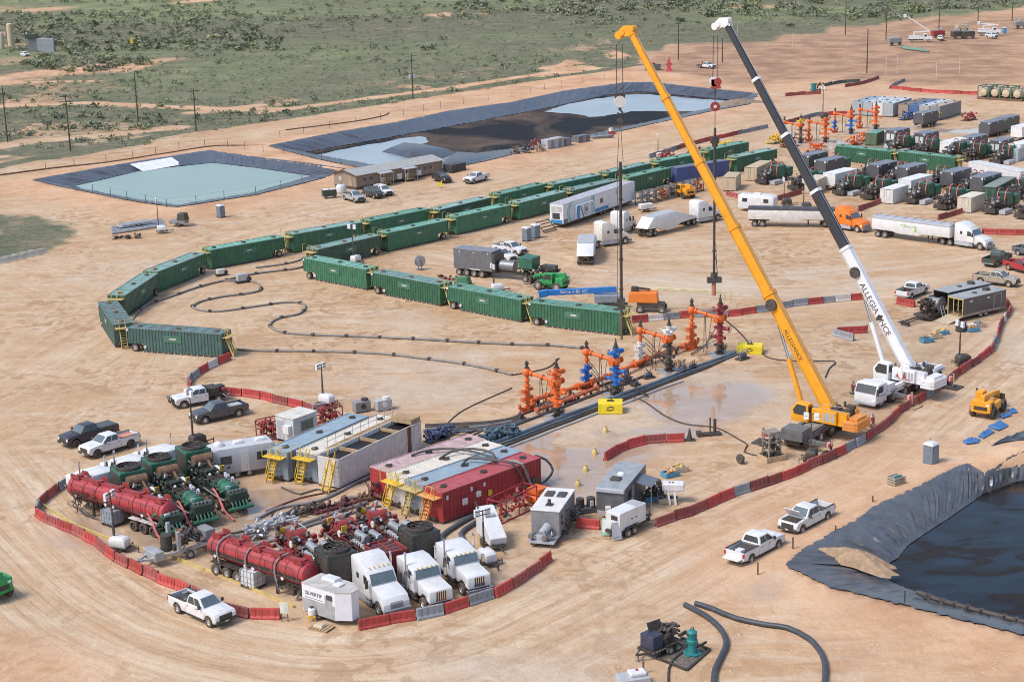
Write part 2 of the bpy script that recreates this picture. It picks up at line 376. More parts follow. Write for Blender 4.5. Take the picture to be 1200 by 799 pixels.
# far embankments at the top right
for pts,hh,rr in (([(1050,25),(1110,18),(1200,12)],2.2,6),([(690,92),(760,88),(800,92)],1.2,6),([(1100,36),(1150,34)],1.0,4)):
    d,_,_ = polydist(xy(pts),X,Y,False); Z += hh*np.exp(-(d/rr)**2)
def ground_z(x,y):
    i = int(np.clip(np.searchsorted(xs,x)-1,0,nx-2)); j = int(np.clip(np.searchsorted(ys,y)-1,0,ny-2))
    tx,ty = (x-xs[i])/(xs[i+1]-xs[i]),(y-ys[j])/(ys[j+1]-ys[j]); z = lambda a,b: Z[(j+b)*nx+i+a]
    return float((z(0,0)*(1-tx)+z(1,0)*tx)*(1-ty)+(z(0,1)*(1-tx)+z(1,1)*tx)*ty)
def soft_in(poly,w):
    d,_,_ = polydist(poly,X,Y); s = np.where(inside(poly,X,Y),d,-d); n = (fbm(X,Y,14,4,21)-.5)*w*2.2
    return np.clip((s+n)/w*.5+.5,0,1)
veg = np.maximum(soft_in(VEG,3.0),soft_in(VEG2,3.0)*.8)
veg[Y > 1100] = 1; veg[(np.abs(X) > 320) & (Y > 330)] = 1
# bare pans, tracks and worn ground inside the scrub
bare = np.zeros_like(X)
for pts,w in (([(-40,78),(60,80),(150,80),(185,72),(240,72)],9),([(-40,62),(30,62),(75,63)],7),([(-30,18),(60,14),(130,9),(250,3),(420,-1)],5),([(0,98),(50,96),(120,95)],2.5),
               ([(0,125),(60,122),(110,121),(180,125),(260,128),(330,128)],6),([(0,172),(40,165),(110,160),(200,150)],6),([(300,133),(420,117),(520,104),(640,86)],4),([(230,132),(300,124)],5),
               ([(380,27),(440,24),(520,20)],6),([(560,17),(700,12),(800,10),(900,9)],12),([(640,80),(740,62),(800,55)],5)):
    d,_,_ = polydist(xy(pts),X,Y,False); bare = np.maximum(bare,np.clip(1.25-d/w*(.6+.9*fbm(X,Y,9,3,33)),0,1))
patch = np.clip((fbm(X,Y,42,4,11)-.53)*5,0,1)*np.where(X < 40,.75,.3)
edge,_,_ = polydist(VEG,X,Y); worn = np.clip(1-edge/85,0,1)*np.clip((fbm(X,Y,22,4,12)-.40)*5,0,1)*np.where(X < 40,1,.0)
veg = veg*(1-np.clip(np.maximum(np.maximum(bare,patch*.6),worn*.85),0,1))
strip,_,_ = polydist(xy([(-60,212),(0,194),(110,173),(230,152),(330,139),(480,115),(600,97),(690,85),(745,76)]),X,Y,False)
veg = np.maximum(veg,np.clip(1.5-strip/2.6,0,1)*.9)
lush = np.clip((fbm(X,Y,90,4,17)-.46)*3.5,0,1)*np.clip((Y-420)/220,0,1)
# reddish subsoil on the banks and the far stripped land; pale crusted caliche; damp ground
d1,_,_ = polydist(p1o,X,Y); d2,_,_ = polydist(p2o,X,Y); d3,_,_ = polydist(p3o,X,Y)
red = np.clip(1.15-np.minimum(d1,d2)/14,0,1)*.9
red = np.maximum(red,np.clip((Y-395)/90,0,1)*np.clip(.35+1.2*fbm(X,Y,60,4,8),0,1))
red = np.maximum(red,np.clip(1.1-d3/16,0,1)*np.clip((X-9)/6,0,1)*np.where(Y < 160,.75,.45))
lowpink,_,_ = polydist(xy([(20,770),(90,790),(60,830)]),X,Y); red = np.maximum(red,np.clip(1.2-lowpink/5,0,1)*.6)
brown = soft_in(xy([(748,80),(770,58),(840,46),(900,45),(1000,31),(1060,24),(1215,14),(1215,95),(1090,100),(960,92),(880,100),(800,92)]),6.0)
pale = np.zeros_like(X)
for cx_,cy_,rx,ry in ((860,465,9,12),(800,480,8,9),(740,510,7,7),(470,455,12,9),(520,430,9,8),(430,380,10,8),(700,350,16,7),(900,120,14,26),(935,125,12,18),(1025,385,5,5),(850,330,20,9),(960,330,18,10),(1190,405,4,8),(1000,160,20,20),(1090,115,30,12),(680,500,7,8),(150,320,8,10),(640,770,10,6),(430,620,9,6),(560,690,6,5)):
    g = G(cx_,cy_); q = ((X-g.x)/rx)**2+((Y-g.y)/ry)**2; pale = np.maximum(pale,np.clip(1.35-q,0,1)*np.clip((fbm(X,Y,6,4,40)-.36)*4.5,0,1))
wet = np.zeros_like(X)
for cx_,cy_,rx,ry in ((700,503,9,10),(650,508,8,5),(735,484,9,8),(662,550,6,11),(690,528,7,8),(800,474,8,8),(848,462,6,6),(760,502,6,6),(610,520,6,4),(215,618,12,8),(300,600,10,7),(880,690,3,3),(1000,170,12,8),(1140,150,14,10)):
    g = G(cx_,cy_); q = ((X-g.x)/rx)**2+((Y-g.y)/ry)**2; wet = np.maximum(wet,np.clip(1.3-q,0,1)*np.clip((fbm(X,Y,6,4,60)-.33)*5,0,1))
TRACKS = [([(-30,560),(40,640),(130,715),(260,765),(400,782),(520,765),(640,715),(770,650),(880,598),(1000,540),(1100,470),(1210,385)],9.5,1.0),
          ([(-40,470),(60,425),(160,360),(260,295),(400,252),(560,222),(700,190),(860,150),(960,118),(1100,70),(1210,45)],11,.6),
          ([(560,300),(650,318),(760,325),(880,335),(1000,330),(1120,315),(1220,300)],10,.8),
          ([(-20,800),(120,740),(300,745),(420,775),(520,799),(620,830)],8,.8),
          ([(-30,300),(80,330),(190,390),(150,470),(60,540),(-30,590)],8.5,.45)]
flows = []
for pts,w,st in TRACKS:
    c = spline([Vector((a,b,0)) for a,b in xy(pts)],4.0); d,la,al = polydist([(p.x,p.y) for p in c],X,Y,False)
    mk = np.clip((1.5-d/w)*1.1+(fbm(X,Y,12,3,71)-.5)*.8,0,1)*st*(1-veg*.7); flows.append(np.stack([la+31*len(flows),al+170*len(flows),mk],1))
fl = np.stack(flows); top = fl[:,:,2].argmax(0); fl = fl[top,np.arange(len(X))]
me = bpy.data.meshes.new('ground')
idx = np.arange(nx*ny).reshape(ny,nx)
q = np.stack([idx[:-1,:-1],idx[:-1,1:],idx[1:,1:],idx[1:,:-1]],-1).reshape(-1,4)
me.from_pydata(np.stack([X,Y,Z],1).tolist(),[],q.tolist())
for nm,arr in (('veg',veg),('lush',lush),('red',red),('pale',pale),('wet',wet),('brown',brown)):
    me.attributes.new(nm,'FLOAT','POINT').data.foreach_set('value',arr.astype(np.float32))
me.attributes.new('track','FLOAT_VECTOR','POINT').data.foreach_set('vector',fl.astype(np.float32).ravel())
me.shade_smooth()
ground = bpy.data.objects.new('ground',me); COL.objects.link(ground)
tag(ground,'tan sandy graded pad with tyre tracks and scrubland beyond',None,kind='structure')
AL = 1.37
def alb(r,g,b): return tuple(c/AL for c in lin((r,g,b)))+(1,)
gm = bpy.data.materials.new('ground'); gm.use_nodes = True; nt = gm.node_tree; LK = nt.links; bs = nt.nodes['Principled BSDF']
bs.inputs['Specular IOR Level'].default_value = .3
geo = nn(nt,'ShaderNodeTexCoord')
def noise(scale,detail=5,rough=.6,vec=None,dist=0):
    n = nn(nt,'ShaderNodeTexNoise'); n.inputs['Scale'].default_value = scale; n.inputs['Detail'].default_value = detail; n.inputs['Roughness'].default_value = rough; n.inputs['Distortion'].default_value = dist
    n.inputs['Detail'].default_value = min(detail,5); LK.new(vec or geo.outputs['Object'],n.inputs['Vector']); return n.outputs[0]
def ramp(fac,*stops):
    r = nn(nt,'ShaderNodeValToRGB'); e = r.color_ramp.elements
    while len(e) < len(stops): e.new(.5)
    for i,(p,c) in enumerate(stops): e[i].position = p; e[i].color = c if isinstance(c,tuple) else (c,c,c,1)
    LK.new(fac,r.inputs[0]); return r.outputs[0]
def mix(f,a,b,mode='MIX'):
    m = nn(nt,'ShaderNodeMix',data_type='RGBA',blend_type=mode)
    for s,i in ((f,0),(a,6),(b,7)):
        if hasattr(s,'links') or hasattr(s,'is_linked'): LK.new(s,m.inputs[i])
        else: m.inputs[i].default_value = s
    return m.outputs[2]
def mth(op,a,b=None,clamp=False):
    m = nn(nt,'ShaderNodeMath',operation=op,use_clamp=clamp)
    for s,i in ((a,0),(b,1)):
        if s is None: continue
        if hasattr(s,'is_linked'): LK.new(s,m.inputs[i])
        else: m.inputs[i].default_value = s
    return m.outputs[0]
def attr(nm,out='Fac'): return nn(nt,'ShaderNodeAttribute',attribute_name=nm).outputs[out]
sand = ramp(noise(.045,6,.6),(.30,alb(206,167,128)),(.5,alb(220,186,149)),(.72,alb(232,205,172)))
sand = mix(ramp(noise(.35,7,.65),(.40,0.),(.66,.55)),sand,alb(188,148,112))
sand = mix(ramp(noise(2.2,6,.75),(.48,0.),(.66,.55)),sand,alb(178,140,106))
sand = mix(ramp(noise(1.1,8,.8),(.56,0.),(.66,.5)),sand,alb(236,214,188))
sand = mix(ramp(noise(.16,6,.7,dist=.6),(.52,0.),(.68,.5)),sand,alb(232,212,186))
blot = mth('MULTIPLY',ramp(noise(.42,4,.55,dist=1.4),(.52,0.),(.58,1.)),ramp(noise(.06,3,.5),(.42,0.),(.6,.75)))
sand = mix(blot,sand,alb(186,148,112))
mpd = nn(nt,'ShaderNodeMapping'); mpd.inputs['Rotation'].default_value = (0,0,R(-44)); mpd.inputs['Scale'].default_value = (.13,1,1); LK.new(geo.outputs['Object'],mpd.inputs[0])
sand = mix(ramp(noise(.55,5,.62,mpd.outputs[0]),(.50,0.),(.64,.4)),sand,alb(234,216,194)); sand = mix(mth('MULTIPLY',ramp(noise(.8,5,.65,mpd.outputs[0],.8),(.54,0.),(.66,.6)),ramp(noise(.05,3,.5),(.45,0.),(.6,1.))),sand,alb(180,142,108))
# wheel ruts and swept streaks that follow each track
for i in range(1):
    v = attr('track','Vector'); mp = nn(nt,'ShaderNodeMapping'); mp.inputs['Scale'].default_value = (1.0,.06,0); mp.inputs['Location'].default_value = (i*31.,i*17.,0)
    LK.new(v,mp.inputs[0]); sp = nn(nt,'ShaderNodeSeparateXYZ'); LK.new(v,sp.inputs[0])
    s1 = noise(.55,5,.6,mp.outputs[0]); s2 = noise(1.5,4,.65,mp.outputs[0])
    col = ramp(s1,(.30,alb(196,158,122)),(.47,alb(222,190,156)),(.60,alb(238,215,186)),(.74,alb(233,216,194)))
    col = mix(ramp(s2,(.50,0.),(.70,.6)),col,alb(172,138,106))
    mp2 = nn(nt,'ShaderNodeMapping'); mp2.inputs['Scale'].default_value = (1.0,.018,0); mp2.inputs['Location'].default_value = (i*11.,i*7.,0); LK.new(v,mp2.inputs[0])
    col = mix(ramp(noise(2.6,3,.5,mp2.outputs[0]),(.53,0.),(.56,.5),(.61,0.)),col,alb(168,134,104))
    col = mix(ramp(noise(1.9,3,.5,mp2.outputs[0]),(.56,0.),(.60,.5),(.66,0.)),col,alb(238,220,198))
    sand = mix(mth('MULTIPLY',mth('MULTIPLY',sp.outputs[2],.9),ramp(noise(.09,4,.6),(.36,.45),(.6,1.))),sand,col)
    if i == 0: sand = mix(mth('MULTIPLY',blot,.7),sand,alb(182,146,112))
sand = mix(mth('MULTIPLY',attr('pale'),.6),sand,ramp(noise(.5,5,.6),(.35,alb(226,210,192)),(.65,alb(208,188,166))))
sand = mix(mth('MULTIPLY',attr('red'),.85),sand,ramp(noise(.12,6,.6),(.35,alb(204,154,120)),(.55,alb(234,188,150)),(.7,alb(238,204,172))))
wetf = attr('wet'); sand = mix(mth('MULTIPLY',wetf,.7),sand,alb(190,164,142)); LK.new(mth('ADD',.3,mth('MULTIPLY',wetf,.5)),bs.inputs['Specular IOR Level'])
sand = mix(mth('MULTIPLY',attr('brown'),.85),sand,ramp(noise(.09,5,.65),(.32,alb(142,112,90)),(.48,alb(172,136,110)),(.60,alb(204,166,134)),(.72,alb(150,140,112))))
# scrub: dry grass, green sward and bare soil at several sizes
gr = ramp(noise(.10,8,.68),(.30,alb(92,98,74)),(.46,alb(114,118,92)),(.58,alb(136,130,104)),(.72,alb(172,146,120)))
gr = mix(ramp(noise(.5,8,.75),(.44,0.),(.60,.7)),gr,alb(82,90,70))
gr = mix(ramp(noise(.22,6,.7),(.54,0.),(.64,.6)),gr,alb(168,150,124))
gr = mix(ramp(noise(1.2,6,.8),(.50,0.),(.62,.6)),gr,alb(160,148,116)); gr = mix(ramp(noise(.8,7,.8),(.55,0.),(.64,.8)),gr,alb(66,76,56))
gr2 = ramp(noise(.07,7,.65),(.32,alb(104,120,76)),(.5,alb(138,148,100)),(.68,alb(180,178,132)))
gr = mix(mth('MULTIPLY',attr('lush'),.75),gr,gr2)
vf = mth('ADD',attr('veg'),mth('MULTIPLY',mth('SUBTRACT',noise(.28,7,.75),.5),.9)); vf = ramp(vf,(.30,0.),(.56,1.))
vcut = mth('MULTIPLY',vf,ramp(attr('veg'),(.05,0.),(.25,1.)))
col = mix(vcut,sand,gr)
hs = nn(nt,'ShaderNodeHueSaturation'); hs.inputs['Saturation'].default_value = 1.03; LK.new(col,hs.inputs['Color']); LK.new(hs.outputs[0],bs.inputs['Base Color'])
rg = mth('SUBTRACT',.95,mth('MULTIPLY',ramp(wetf,(.2,0.),(.6,1.)),.9)); LK.new(rg,bs.inputs['Roughness'])
bp = nn(nt,'ShaderNodeBump'); LK.new(mth('MULTIPLY',mth('SUBTRACT',1.,ramp(wetf,(.2,0.),(.7,1.))),.6),bp.inputs['Strength']); bp.inputs['Distance'].default_value = .25
hsum = mth('ADD',noise(.9,8,.7),mth('MULTIPLY',noise(.2,5,.6),1.5)); LK.new(hsum,bp.inputs['Height']); LK.new(bp.outputs[0],bs.inputs['Normal'])
me.materials.append(gm)
# ---- liners and liquids
def liner_mat(name,c,rough):
    return P(name,c,rough,0,var=.35,dust=.22,scale=.35,spec=.6)
lin_d = liner_mat('pond_liner',(.028,.046,.075),.32); lin_w = P('white_liner',(.75,.76,.77),.6,var=.15,dust=.2)
def resample(pts,k):
    out = []
    for i in range(len(pts)):
        a,b = pts[i],pts[(i+1) % len(pts)]
        for t in range(k): out.append(a.lerp(b,t/k))
    return out
def liner(name,outer,inner,zo,zi,label,mat,k=10,rows=7,wr=.16,sag=0):
    o = resample(GL(outer,zo),k); n_ = resample(GL(inner,zi),k); c = sum(o,Vector())/len(o); m = MB(); N = len(o); rg_ = random.Random(3)
    ph = [rg_.uniform(-1,1) for _ in range(N)]
    for r in range(-1,rows+1):
        for i in range(N):
            t = max(r,0)/rows; p = o[i].lerp(n_[i],t)
            if r == -1:
                d = (o[i]-n_[i]); d.z = 0; d = d.normalized() if d.length > 1e-3 else Vector((0,1,0)); p = o[i]+d*(.7+.2*ph[i]); p.z = max(ground_z(p.x,p.y),.1)+.13
            else:
                p = p.copy(); p.z += wr*(ph[i]*.8+.5*math.sin(i*2.4+r*.6))*(.4+.6*sin(pi*min(t+.1,1))) + .10
                p.z += sag*sin(pi*t)
                p += Vector((ph[(i+5) % N]*.25,ph[(i+9) % N]*.25,0))*sin(pi*t)
            m.v.append(tuple(p))
    R_ = rows+2
    for r in range(R_-1):
        for i in range(N): m.f.append((r*N+i,r*N+(i+1) % N,(r+1)*N+(i+1) % N,(r+1)*N+i))
    ob = m.obj(name,mat,None,0,75); tag(ob,label,'pond liner'); return ob
def sheet(name,pts,z,mat,label,kind='structure',soft=0):
    m = MB(); g = GL(pts,z)
    if soft: g = [p+Vector((random.uniform(-soft,soft),random.uniform(-soft,soft)*1.6,0)) for p in spline(g+[g[0]],2.0)[:-1]]
    m.add(g,[tuple(range(len(g)))]); o = m.obj(name,mat); tag(o,label,None,kind=kind); return o
def liquid(name,c1,c2,rough,scale,bump=.08,spec=.5,stretch=(1,1,1),thr=(.35,.65)):
    m = bpy.data.materials.new(name); m.use_nodes = True; t = m.node_tree; b = t.nodes['Principled BSDF']; b.inputs['Specular IOR Level'].default_value = spec
    tc = nn(t,'ShaderNodeTexCoord'); mp = nn(t,'ShaderNodeMapping'); mp.inputs['Scale'].default_value = stretch
    n = nn(t,'ShaderNodeTexNoise'); n.inputs['Scale'].default_value = scale; n.inputs['Detail'].default_value = 7; n.inputs['Distortion'].default_value = 1.2
    r = nn(t,'ShaderNodeValToRGB'); r.color_ramp.elements[0].position,r.color_ramp.elements[1].position = thr; r.color_ramp.elements[0].color = (*c1,1); r.color_ramp.elements[1].color = (*c2,1)
    t.links.new(tc.outputs['Object'],mp.inputs[0]); t.links.new(mp.outputs[0],n.inputs[0]); t.links.new(n.outputs[0],r.inputs[0]); t.links.new(r.outputs[0],b.inputs['Base Color'])
    mr = nn(t,'ShaderNodeMapRange'); mr.inputs['To Min'].default_value = rough; mr.inputs['To Max'].default_value = rough+.25; t.links.new(n.outputs[0],mr.inputs[0]); t.links.new(mr.outputs[0],b.inputs['Roughness'])
    if name == 'oily_water':
        ms = nn(t,'ShaderNodeMapRange'); ms.inputs['From Min'].default_value = .40; ms.inputs['From Max'].default_value = .6; ms.inputs['To Min'].default_value = .55; ms.inputs['To Max'].default_value = .04; t.links.new(n.outputs[0],ms.inputs[0]); t.links.new(ms.outputs[0],b.inputs['Specular IOR Level'])
    n2 = nn(t,'ShaderNodeTexNoise'); n2.inputs['Scale'].default_value = 2.5; n2.inputs['Detail'].default_value = 3; t.links.new(tc.outputs['Object'],n2.inputs[0])
    bpn = nn(t,'ShaderNodeBump'); bpn.inputs['Strength'].default_value = bump; bpn.inputs['Distance'].default_value = .05; t.links.new(n2.outputs[0],bpn.inputs['Height']); t.links.new(bpn.outputs[0],b.inputs['Normal'])
    return m
liner('pond_liner',POND1_O,POND1_I,.4,PZ1-.15,'wrinkled dark blue liner round the turquoise pond',lin_d,22,7,.17)
sheet('pond_water',POND1_I,PZ1,liquid('turquoise_water',(.25,.335,.295),(.30,.385,.345),.25,.02,.05),'still turquoise water of the left pond')
liner('pond_liner',POND2_O,POND2_I,.5,PZ2-.15,'long dark liner round the wide half empty pond',lin_d,26,7,.2)
mud_m = liquid('dark_mud',(.016,.014,.015),(.13,.09,.066),.6,.06,.6,.15,(1,.6,1),(.45,.68))
sheet('pond_mud',POND2_I,PZ2-.05,mud_m,'dark wet mud on the bed of the wide pond')
pw = liquid('grey_water',(.22,.26,.29),(.36,.39,.41),.12,.03,.03)
sheet('pond_water',[(372,181),(430,170),(480,161),(497,160),(500,168),(478,172),(512,176),(528,182),(520,189),(470,192),(440,193),(405,188)],PZ2+.02,pw,'pale blue water at the left end of the wide pond',soft=.5)
sheet('pond_water',[(640,131),(655,125),(700,116),(748,110.5),(800,114.5),(857,119.5),(850,123),(826,130),(780,130.5),(740,131),(700,137),(668,133.5)],PZ2+.02,pw,'pale grey water at the right end of the wide pond',soft=.5)
def flap(name,pts,z0,label,th=.5):
    m = MB(); g = GL(pts,z0); n = len(g); c = sum(g,Vector())/n
    m.v = [tuple(p) for p in g]+[tuple(p.lerp(c,.25)+Vector((0,0,th))) for p in g]; m.f = [(i,(i+1) % n,n+(i+1) % n,n+i) for i in range(n)]+[tuple(range(n,2*n))]
    return tag(m.obj(name,lin_d,None,.05,60),label,'liner sheet')
flap('liner_island',[(447,178),(468,170),(500,173),(535,180),(520,186),(480,186)],PZ2,'dark liner covered mound standing in the pale blue water',1.0)
flap('liner_apron',[(520,188),(536,178),(566,180),(578,184),(566,191),(540,197)],.3,'dark wrinkled liner apron behind the office building',.35)
m = MB()
for t in range(6):                                              # white ramp mat of the left pond, in six welded strips
    a0,a1 = G(152+8.2*t,192.5-1.35*t,.56),G(152+8.2*(t+1),192.5-1.35*(t+1),.56); b0,b1 = G(168+7.6*t,202-1.4*t,PZ1-.1),G(168+7.6*(t+1),202-1.4*(t+1),PZ1-.1)
    for p in (a0,a1): p.z += .02*(t % 2)
    m.add([a0,a1,b1+Vector((0,0,.16)),b0+Vector((0,0,.16))],[(0,1,2,3)])
tag(m.obj('ramp_mat',lin_w),'white ramp mat laid on the bank of the turquoise pond','mat')
liner('pond_liner',PIT_O,PIT_I,.4,PZ3-.2,'creased black liner over the bank of the oily pit',liner_mat('pit_liner',(.05,.066,.088),.3),18,10,.09,.16)
sheet('pit_oil',PIT_I,PZ3,liquid('oily_water',(.004,.005,.006),(.028,.022,.018),.03,.16,.04,.45,(1,1.9,1),(.46,.66)),'black oily liquid filling the pit')
# sand spilled over the pit liner
def mound(name,px,rx,ry,h,rz,mat,label,z0=0,seed=1,n=26):
    g = G(*px,z0); rg_ = np.random.RandomState(seed); m = MB(); rings = 9
    nz = lambda a,r: 1+.22*math.sin(a*3+seed)+.14*math.sin(a*7+seed*2)
    for j in range(rings+1):
        t = j/rings
        for i in range(n):
            a = 2*pi*i/n; rr = t*nz(a,t); zz = h*(1-t*t)**1.3+rg_.uniform(-.09,.09)*h*(1-t)
            x_,y_ = rx*rr*cos(a),ry*rr*sin(a); m.v.append((g.x+x_*cos(rz)-y_*sin(rz),g.y+x_*sin(rz)+y_*cos(rz),z0+zz-.15*t))
    m.f = [(j*n+i,j*n+(i+1) % n,(j+1)*n+(i+1) % n,(j+1)*n+i) for j in range(rings) for i in range(n)]
    return tag(m.obj(name,mat,None,0,80),label,'sand pile')
rp = random.Random(77); pm = MB()                               # loose stones on the near bank and verges
for _ in range(2600):
    g = G(rp.uniform(560,1215),rp.uniform(660,812)) if rp.random() < .75 else G(rp.uniform(-15,1215),rp.uniform(520,812))
    if g.y > 165 or inside(p3o,np.array([g.x]),np.array([g.y]))[0]: continue
    s = rp.uniform(.025,.07)*(1.8 if rp.random() < .06 else 1); z = ground_z(g.x,g.y); pm.add([(g.x-s,g.y,z),(g.x,g.y-s*.8,z),(g.x+s*.9,g.y,z),(g.x,g.y+s,z),(g.x+s*.1,g.y,z+s*.8)],[(0,1,4),(1,2,4),(2,3,4),(3,0,4)])
tag(pm.obj('loose_stones',P('pale_stone',(.55,.47,.38),.9,var=.4,scale=.4)),'small pale stones scattered over the near sand',None,kind='stuff')
sandm = P('loose_sand',(.34,.225,.14),.95,var=.3,dust=.1,scale=2.0,bump=.8)
mound('sand_slump',(1003,657),4.2,1.3,1.0,-.75,sandm,'tongue of brown sand slumped over the pit liner',.1,4)
mound('sand_pile',(868,122),7,5,1.3,.3,P('grey_spoil',(.22,.17,.12),.95,var=.3,bump=.8),'grey brown spoil heap at the right end of the wide pond',.1,9)
# ---------------------------------------------------------------- scrub bushes
leafs = [P('bush_leaf_dark',(.125,.155,.09),.8,var=.4,dust=.08,scale=.6),P('bush_leaf_olive',(.19,.21,.125),.8,var=.4,dust=.12,scale=.6),P('bush_leaf_grey',(.21,.225,.16),.8,var=.35,dust=.12,scale=.6),P('bush_leaf_light',(.28,.31,.16),.8,var=.35,dust=.1,scale=.6)]
def bush_arrays(rs,n,w,h):
    """leaf clumps through the volume of several lobes"""
    nl = rs.randint(2,5); lob = np.stack([rs.uniform(-.5,.5,nl)*w,rs.uniform(-.5,.5,nl)*w,rs.uniform(.35,.7,nl)*h],1)
    V,F = [],[]
    for i in range(n):
        c = lob[rs.randint(nl)]; d = rs.normal(size=3); d /= np.linalg.norm(d); rr = rs.uniform(.45,1)
        p = c + d*np.array([w*.42,w*.42,h*.42])*rr; p[2] = max(p[2],.05)
        a = rs.normal(size=3); a /= np.linalg.norm(a); b = np.cross(a,rs.normal(size=3)); b /= np.linalg.norm(b)+1e-6
        s1,s2 = rs.uniform(.16,.34)*w*.55,rs.uniform(.10,.26)*w*.55
        k = len(V); V += [p-a*s1-b*s2*.4,p+a*s1*.3-b*s2,p+a*s1+b*s2*.5,p-a*s1*.2+b*s2]; F.append((k,k+1,k+2,k+3))
    return np.array(V),F
rs = np.random.RandomState(5); variants = []
for k in range(12):
    V,F = bush_arrays(rs,46,1.0,rs.uniform(.55,.85)); variants.append((V,F))
cands = []; vgrid = veg.reshape(ny,nx)
def at_grid(arr,x,y): return arr[min(ny-1,max(0,np.searchsorted(ys,y)-1)),min(nx-1,max(0,np.searchsorted(xs,x)-1))]
PXY = np.stack([rs.uniform(-20,1220,9000),rs.uniform(-8,175,9000)],1); GXY = np.array([G(a,b)[:2] for a,b in PXY]); DN = fbm(GXY[:,0],GXY[:,1],55,3,91)
def try_px(px,py,wmin,wmax,force=False):
    g = G(px,py)
    if g.y > 1500: return
    v = at_grid(vgrid,g.x,g.y)
    if force or (v > .35): cands.append((g.x,g.y,rs.uniform(wmin,wmax)))
for _ in range(9000):                                           # even over the picture's scrub, clumped by noise
    px,py = PXY[_]; g = G(px,py)
    if g.y > 1500: continue
    dn = DN[_]; f = 1 if py < 60 else .30
    if px > 760 and py > 52: f *= .2
    if rs.rand() < f*np.clip((dn-.40)*4.2,.02,1): try_px(px,py,1.0,2.4 if py > 60 else 3.6)
for _ in range(420):                                            # the dense band on the left and the row along the top right
    px,py = rs.uniform(15,330),rs.uniform(18,62); try_px(px,py,2.2,4.2)
for _ in range(260):
    px,py = rs.uniform(520,1200),rs.uniform(-2,22); try_px(px,py,2.5,5.0)
for _ in range(150):
    t = rs.rand(); px = 30+145*t; py = 75 + rs.uniform(-1,1)*(2+9*math.sin(pi*min(1,t*1.15))); try_px(px,py,1.8,3.4,True)
for _ in range(70):
    px,py = rs.uniform(30,215),rs.uniform(120,155); try_px(px,py,1.2,2.6,True)
for _ in range(5200):                                           # low tufts that speckle the open grass
    px,py = rs.uniform(-10,1210),rs.uniform(20,170); try_px(px,py,.5,1.15)
size_px = lambda c: c[2]/math.hypot(c[0],c[1])
cands.sort(key=size_px,reverse=True)
bmesh_c = []
for k,(V,F) in enumerate(variants):
    for mt in leafs:
        b = bpy.data.meshes.new('scrub_bush'); b.from_pydata(V.tolist(),[],F); b.materials.append(mt); bmesh_c.append(b)
for i,(x,y,w) in enumerate(cands[:300]):
    o = bpy.data.objects.new('scrub_bush',bmesh_c[rs.randint(len(bmesh_c))]); COL.objects.link(o); o.location = (x,y,ground_z(x,y)-.05); o.scale = (w*rs.uniform(.85,1.3),w*rs.uniform(.85,1.3),w*rs.uniform(.7,1.05)); o.rotation_euler = (0,0,rs.uniform(0,6.28))
    tag(o,'leafy olive green scrub bush growing on the far rangeland','bush','bushes of the far scrubland')
rest = cands[300:10500]
for mi,mt in enumerate(leafs):
    VV,FF,off = [],[],0
    for i,(x,y,w) in enumerate(rest):
        if i % 4 != mi: continue
        V,F = variants[rs.randint(12)]; F = F[:26]; a = rs.uniform(0,6.28); c,s = cos(a),sin(a)
        W = V[:104].copy(); W = np.stack([(W[:,0]*c-W[:,1]*s)*w,(W[:,0]*s+W[:,1]*c)*w,W[:,2]*w*.9],1) + np.array([x,y,ground_z(x,y)-.05])
        VV.append(W); FF += [tuple(j+off for j in f) for f in F]; off += len(W)
    if not VV: continue
    b = bpy.data.meshes.new('scrub'); b.from_pydata(np.concatenate(VV).tolist(),[],FF); b.materials.append(mt)
    o = bpy.data.objects.new('scrub',b); COL.objects.link(o); tag(o,['low dark green','low olive','low grey green','low light green'][mi]+' scrub scattered over the rangeland',None,kind='stuff')
# ================================================================ STORAGE TANKS AND CONTAINERS
TANK_L,TANK_W,TANK_H = 13.3,2.5,2.95
def stairs(name,parent,base,top,w,mat,steps=9,along=(0,1,0),rails=True):
    """steep ladder stair: two stringers, treads, hand rails; base and top are midpoints"""
    b,t,a = Vector(base),Vector(top),Vector(along)*w/2; r = MB()
    for s in (-1,1): r.bar(b+a*s,t+a*s,.06,.18)
    o = r.obj(name,mat,parent)
    tm = MB(); tm.bar(-a,a,.20,.05); tme = tm.mesh('tread',mat)
    for i in range(1,steps): share(tme,o,b.lerp(t,i/steps),0,'tread')
    if rails:
        for s in (-1,1):
            h = MB(); up = Vector((0,0,.95)); h.tube([b+a*s,b+a*s+up,t+a*s+up,t+a*s],.035,5); h.bar(b.lerp(t,.5)+a*s,b.lerp(t,.5)+a*s+up,.05); h.obj('hand_rail',mat,o)
    return o
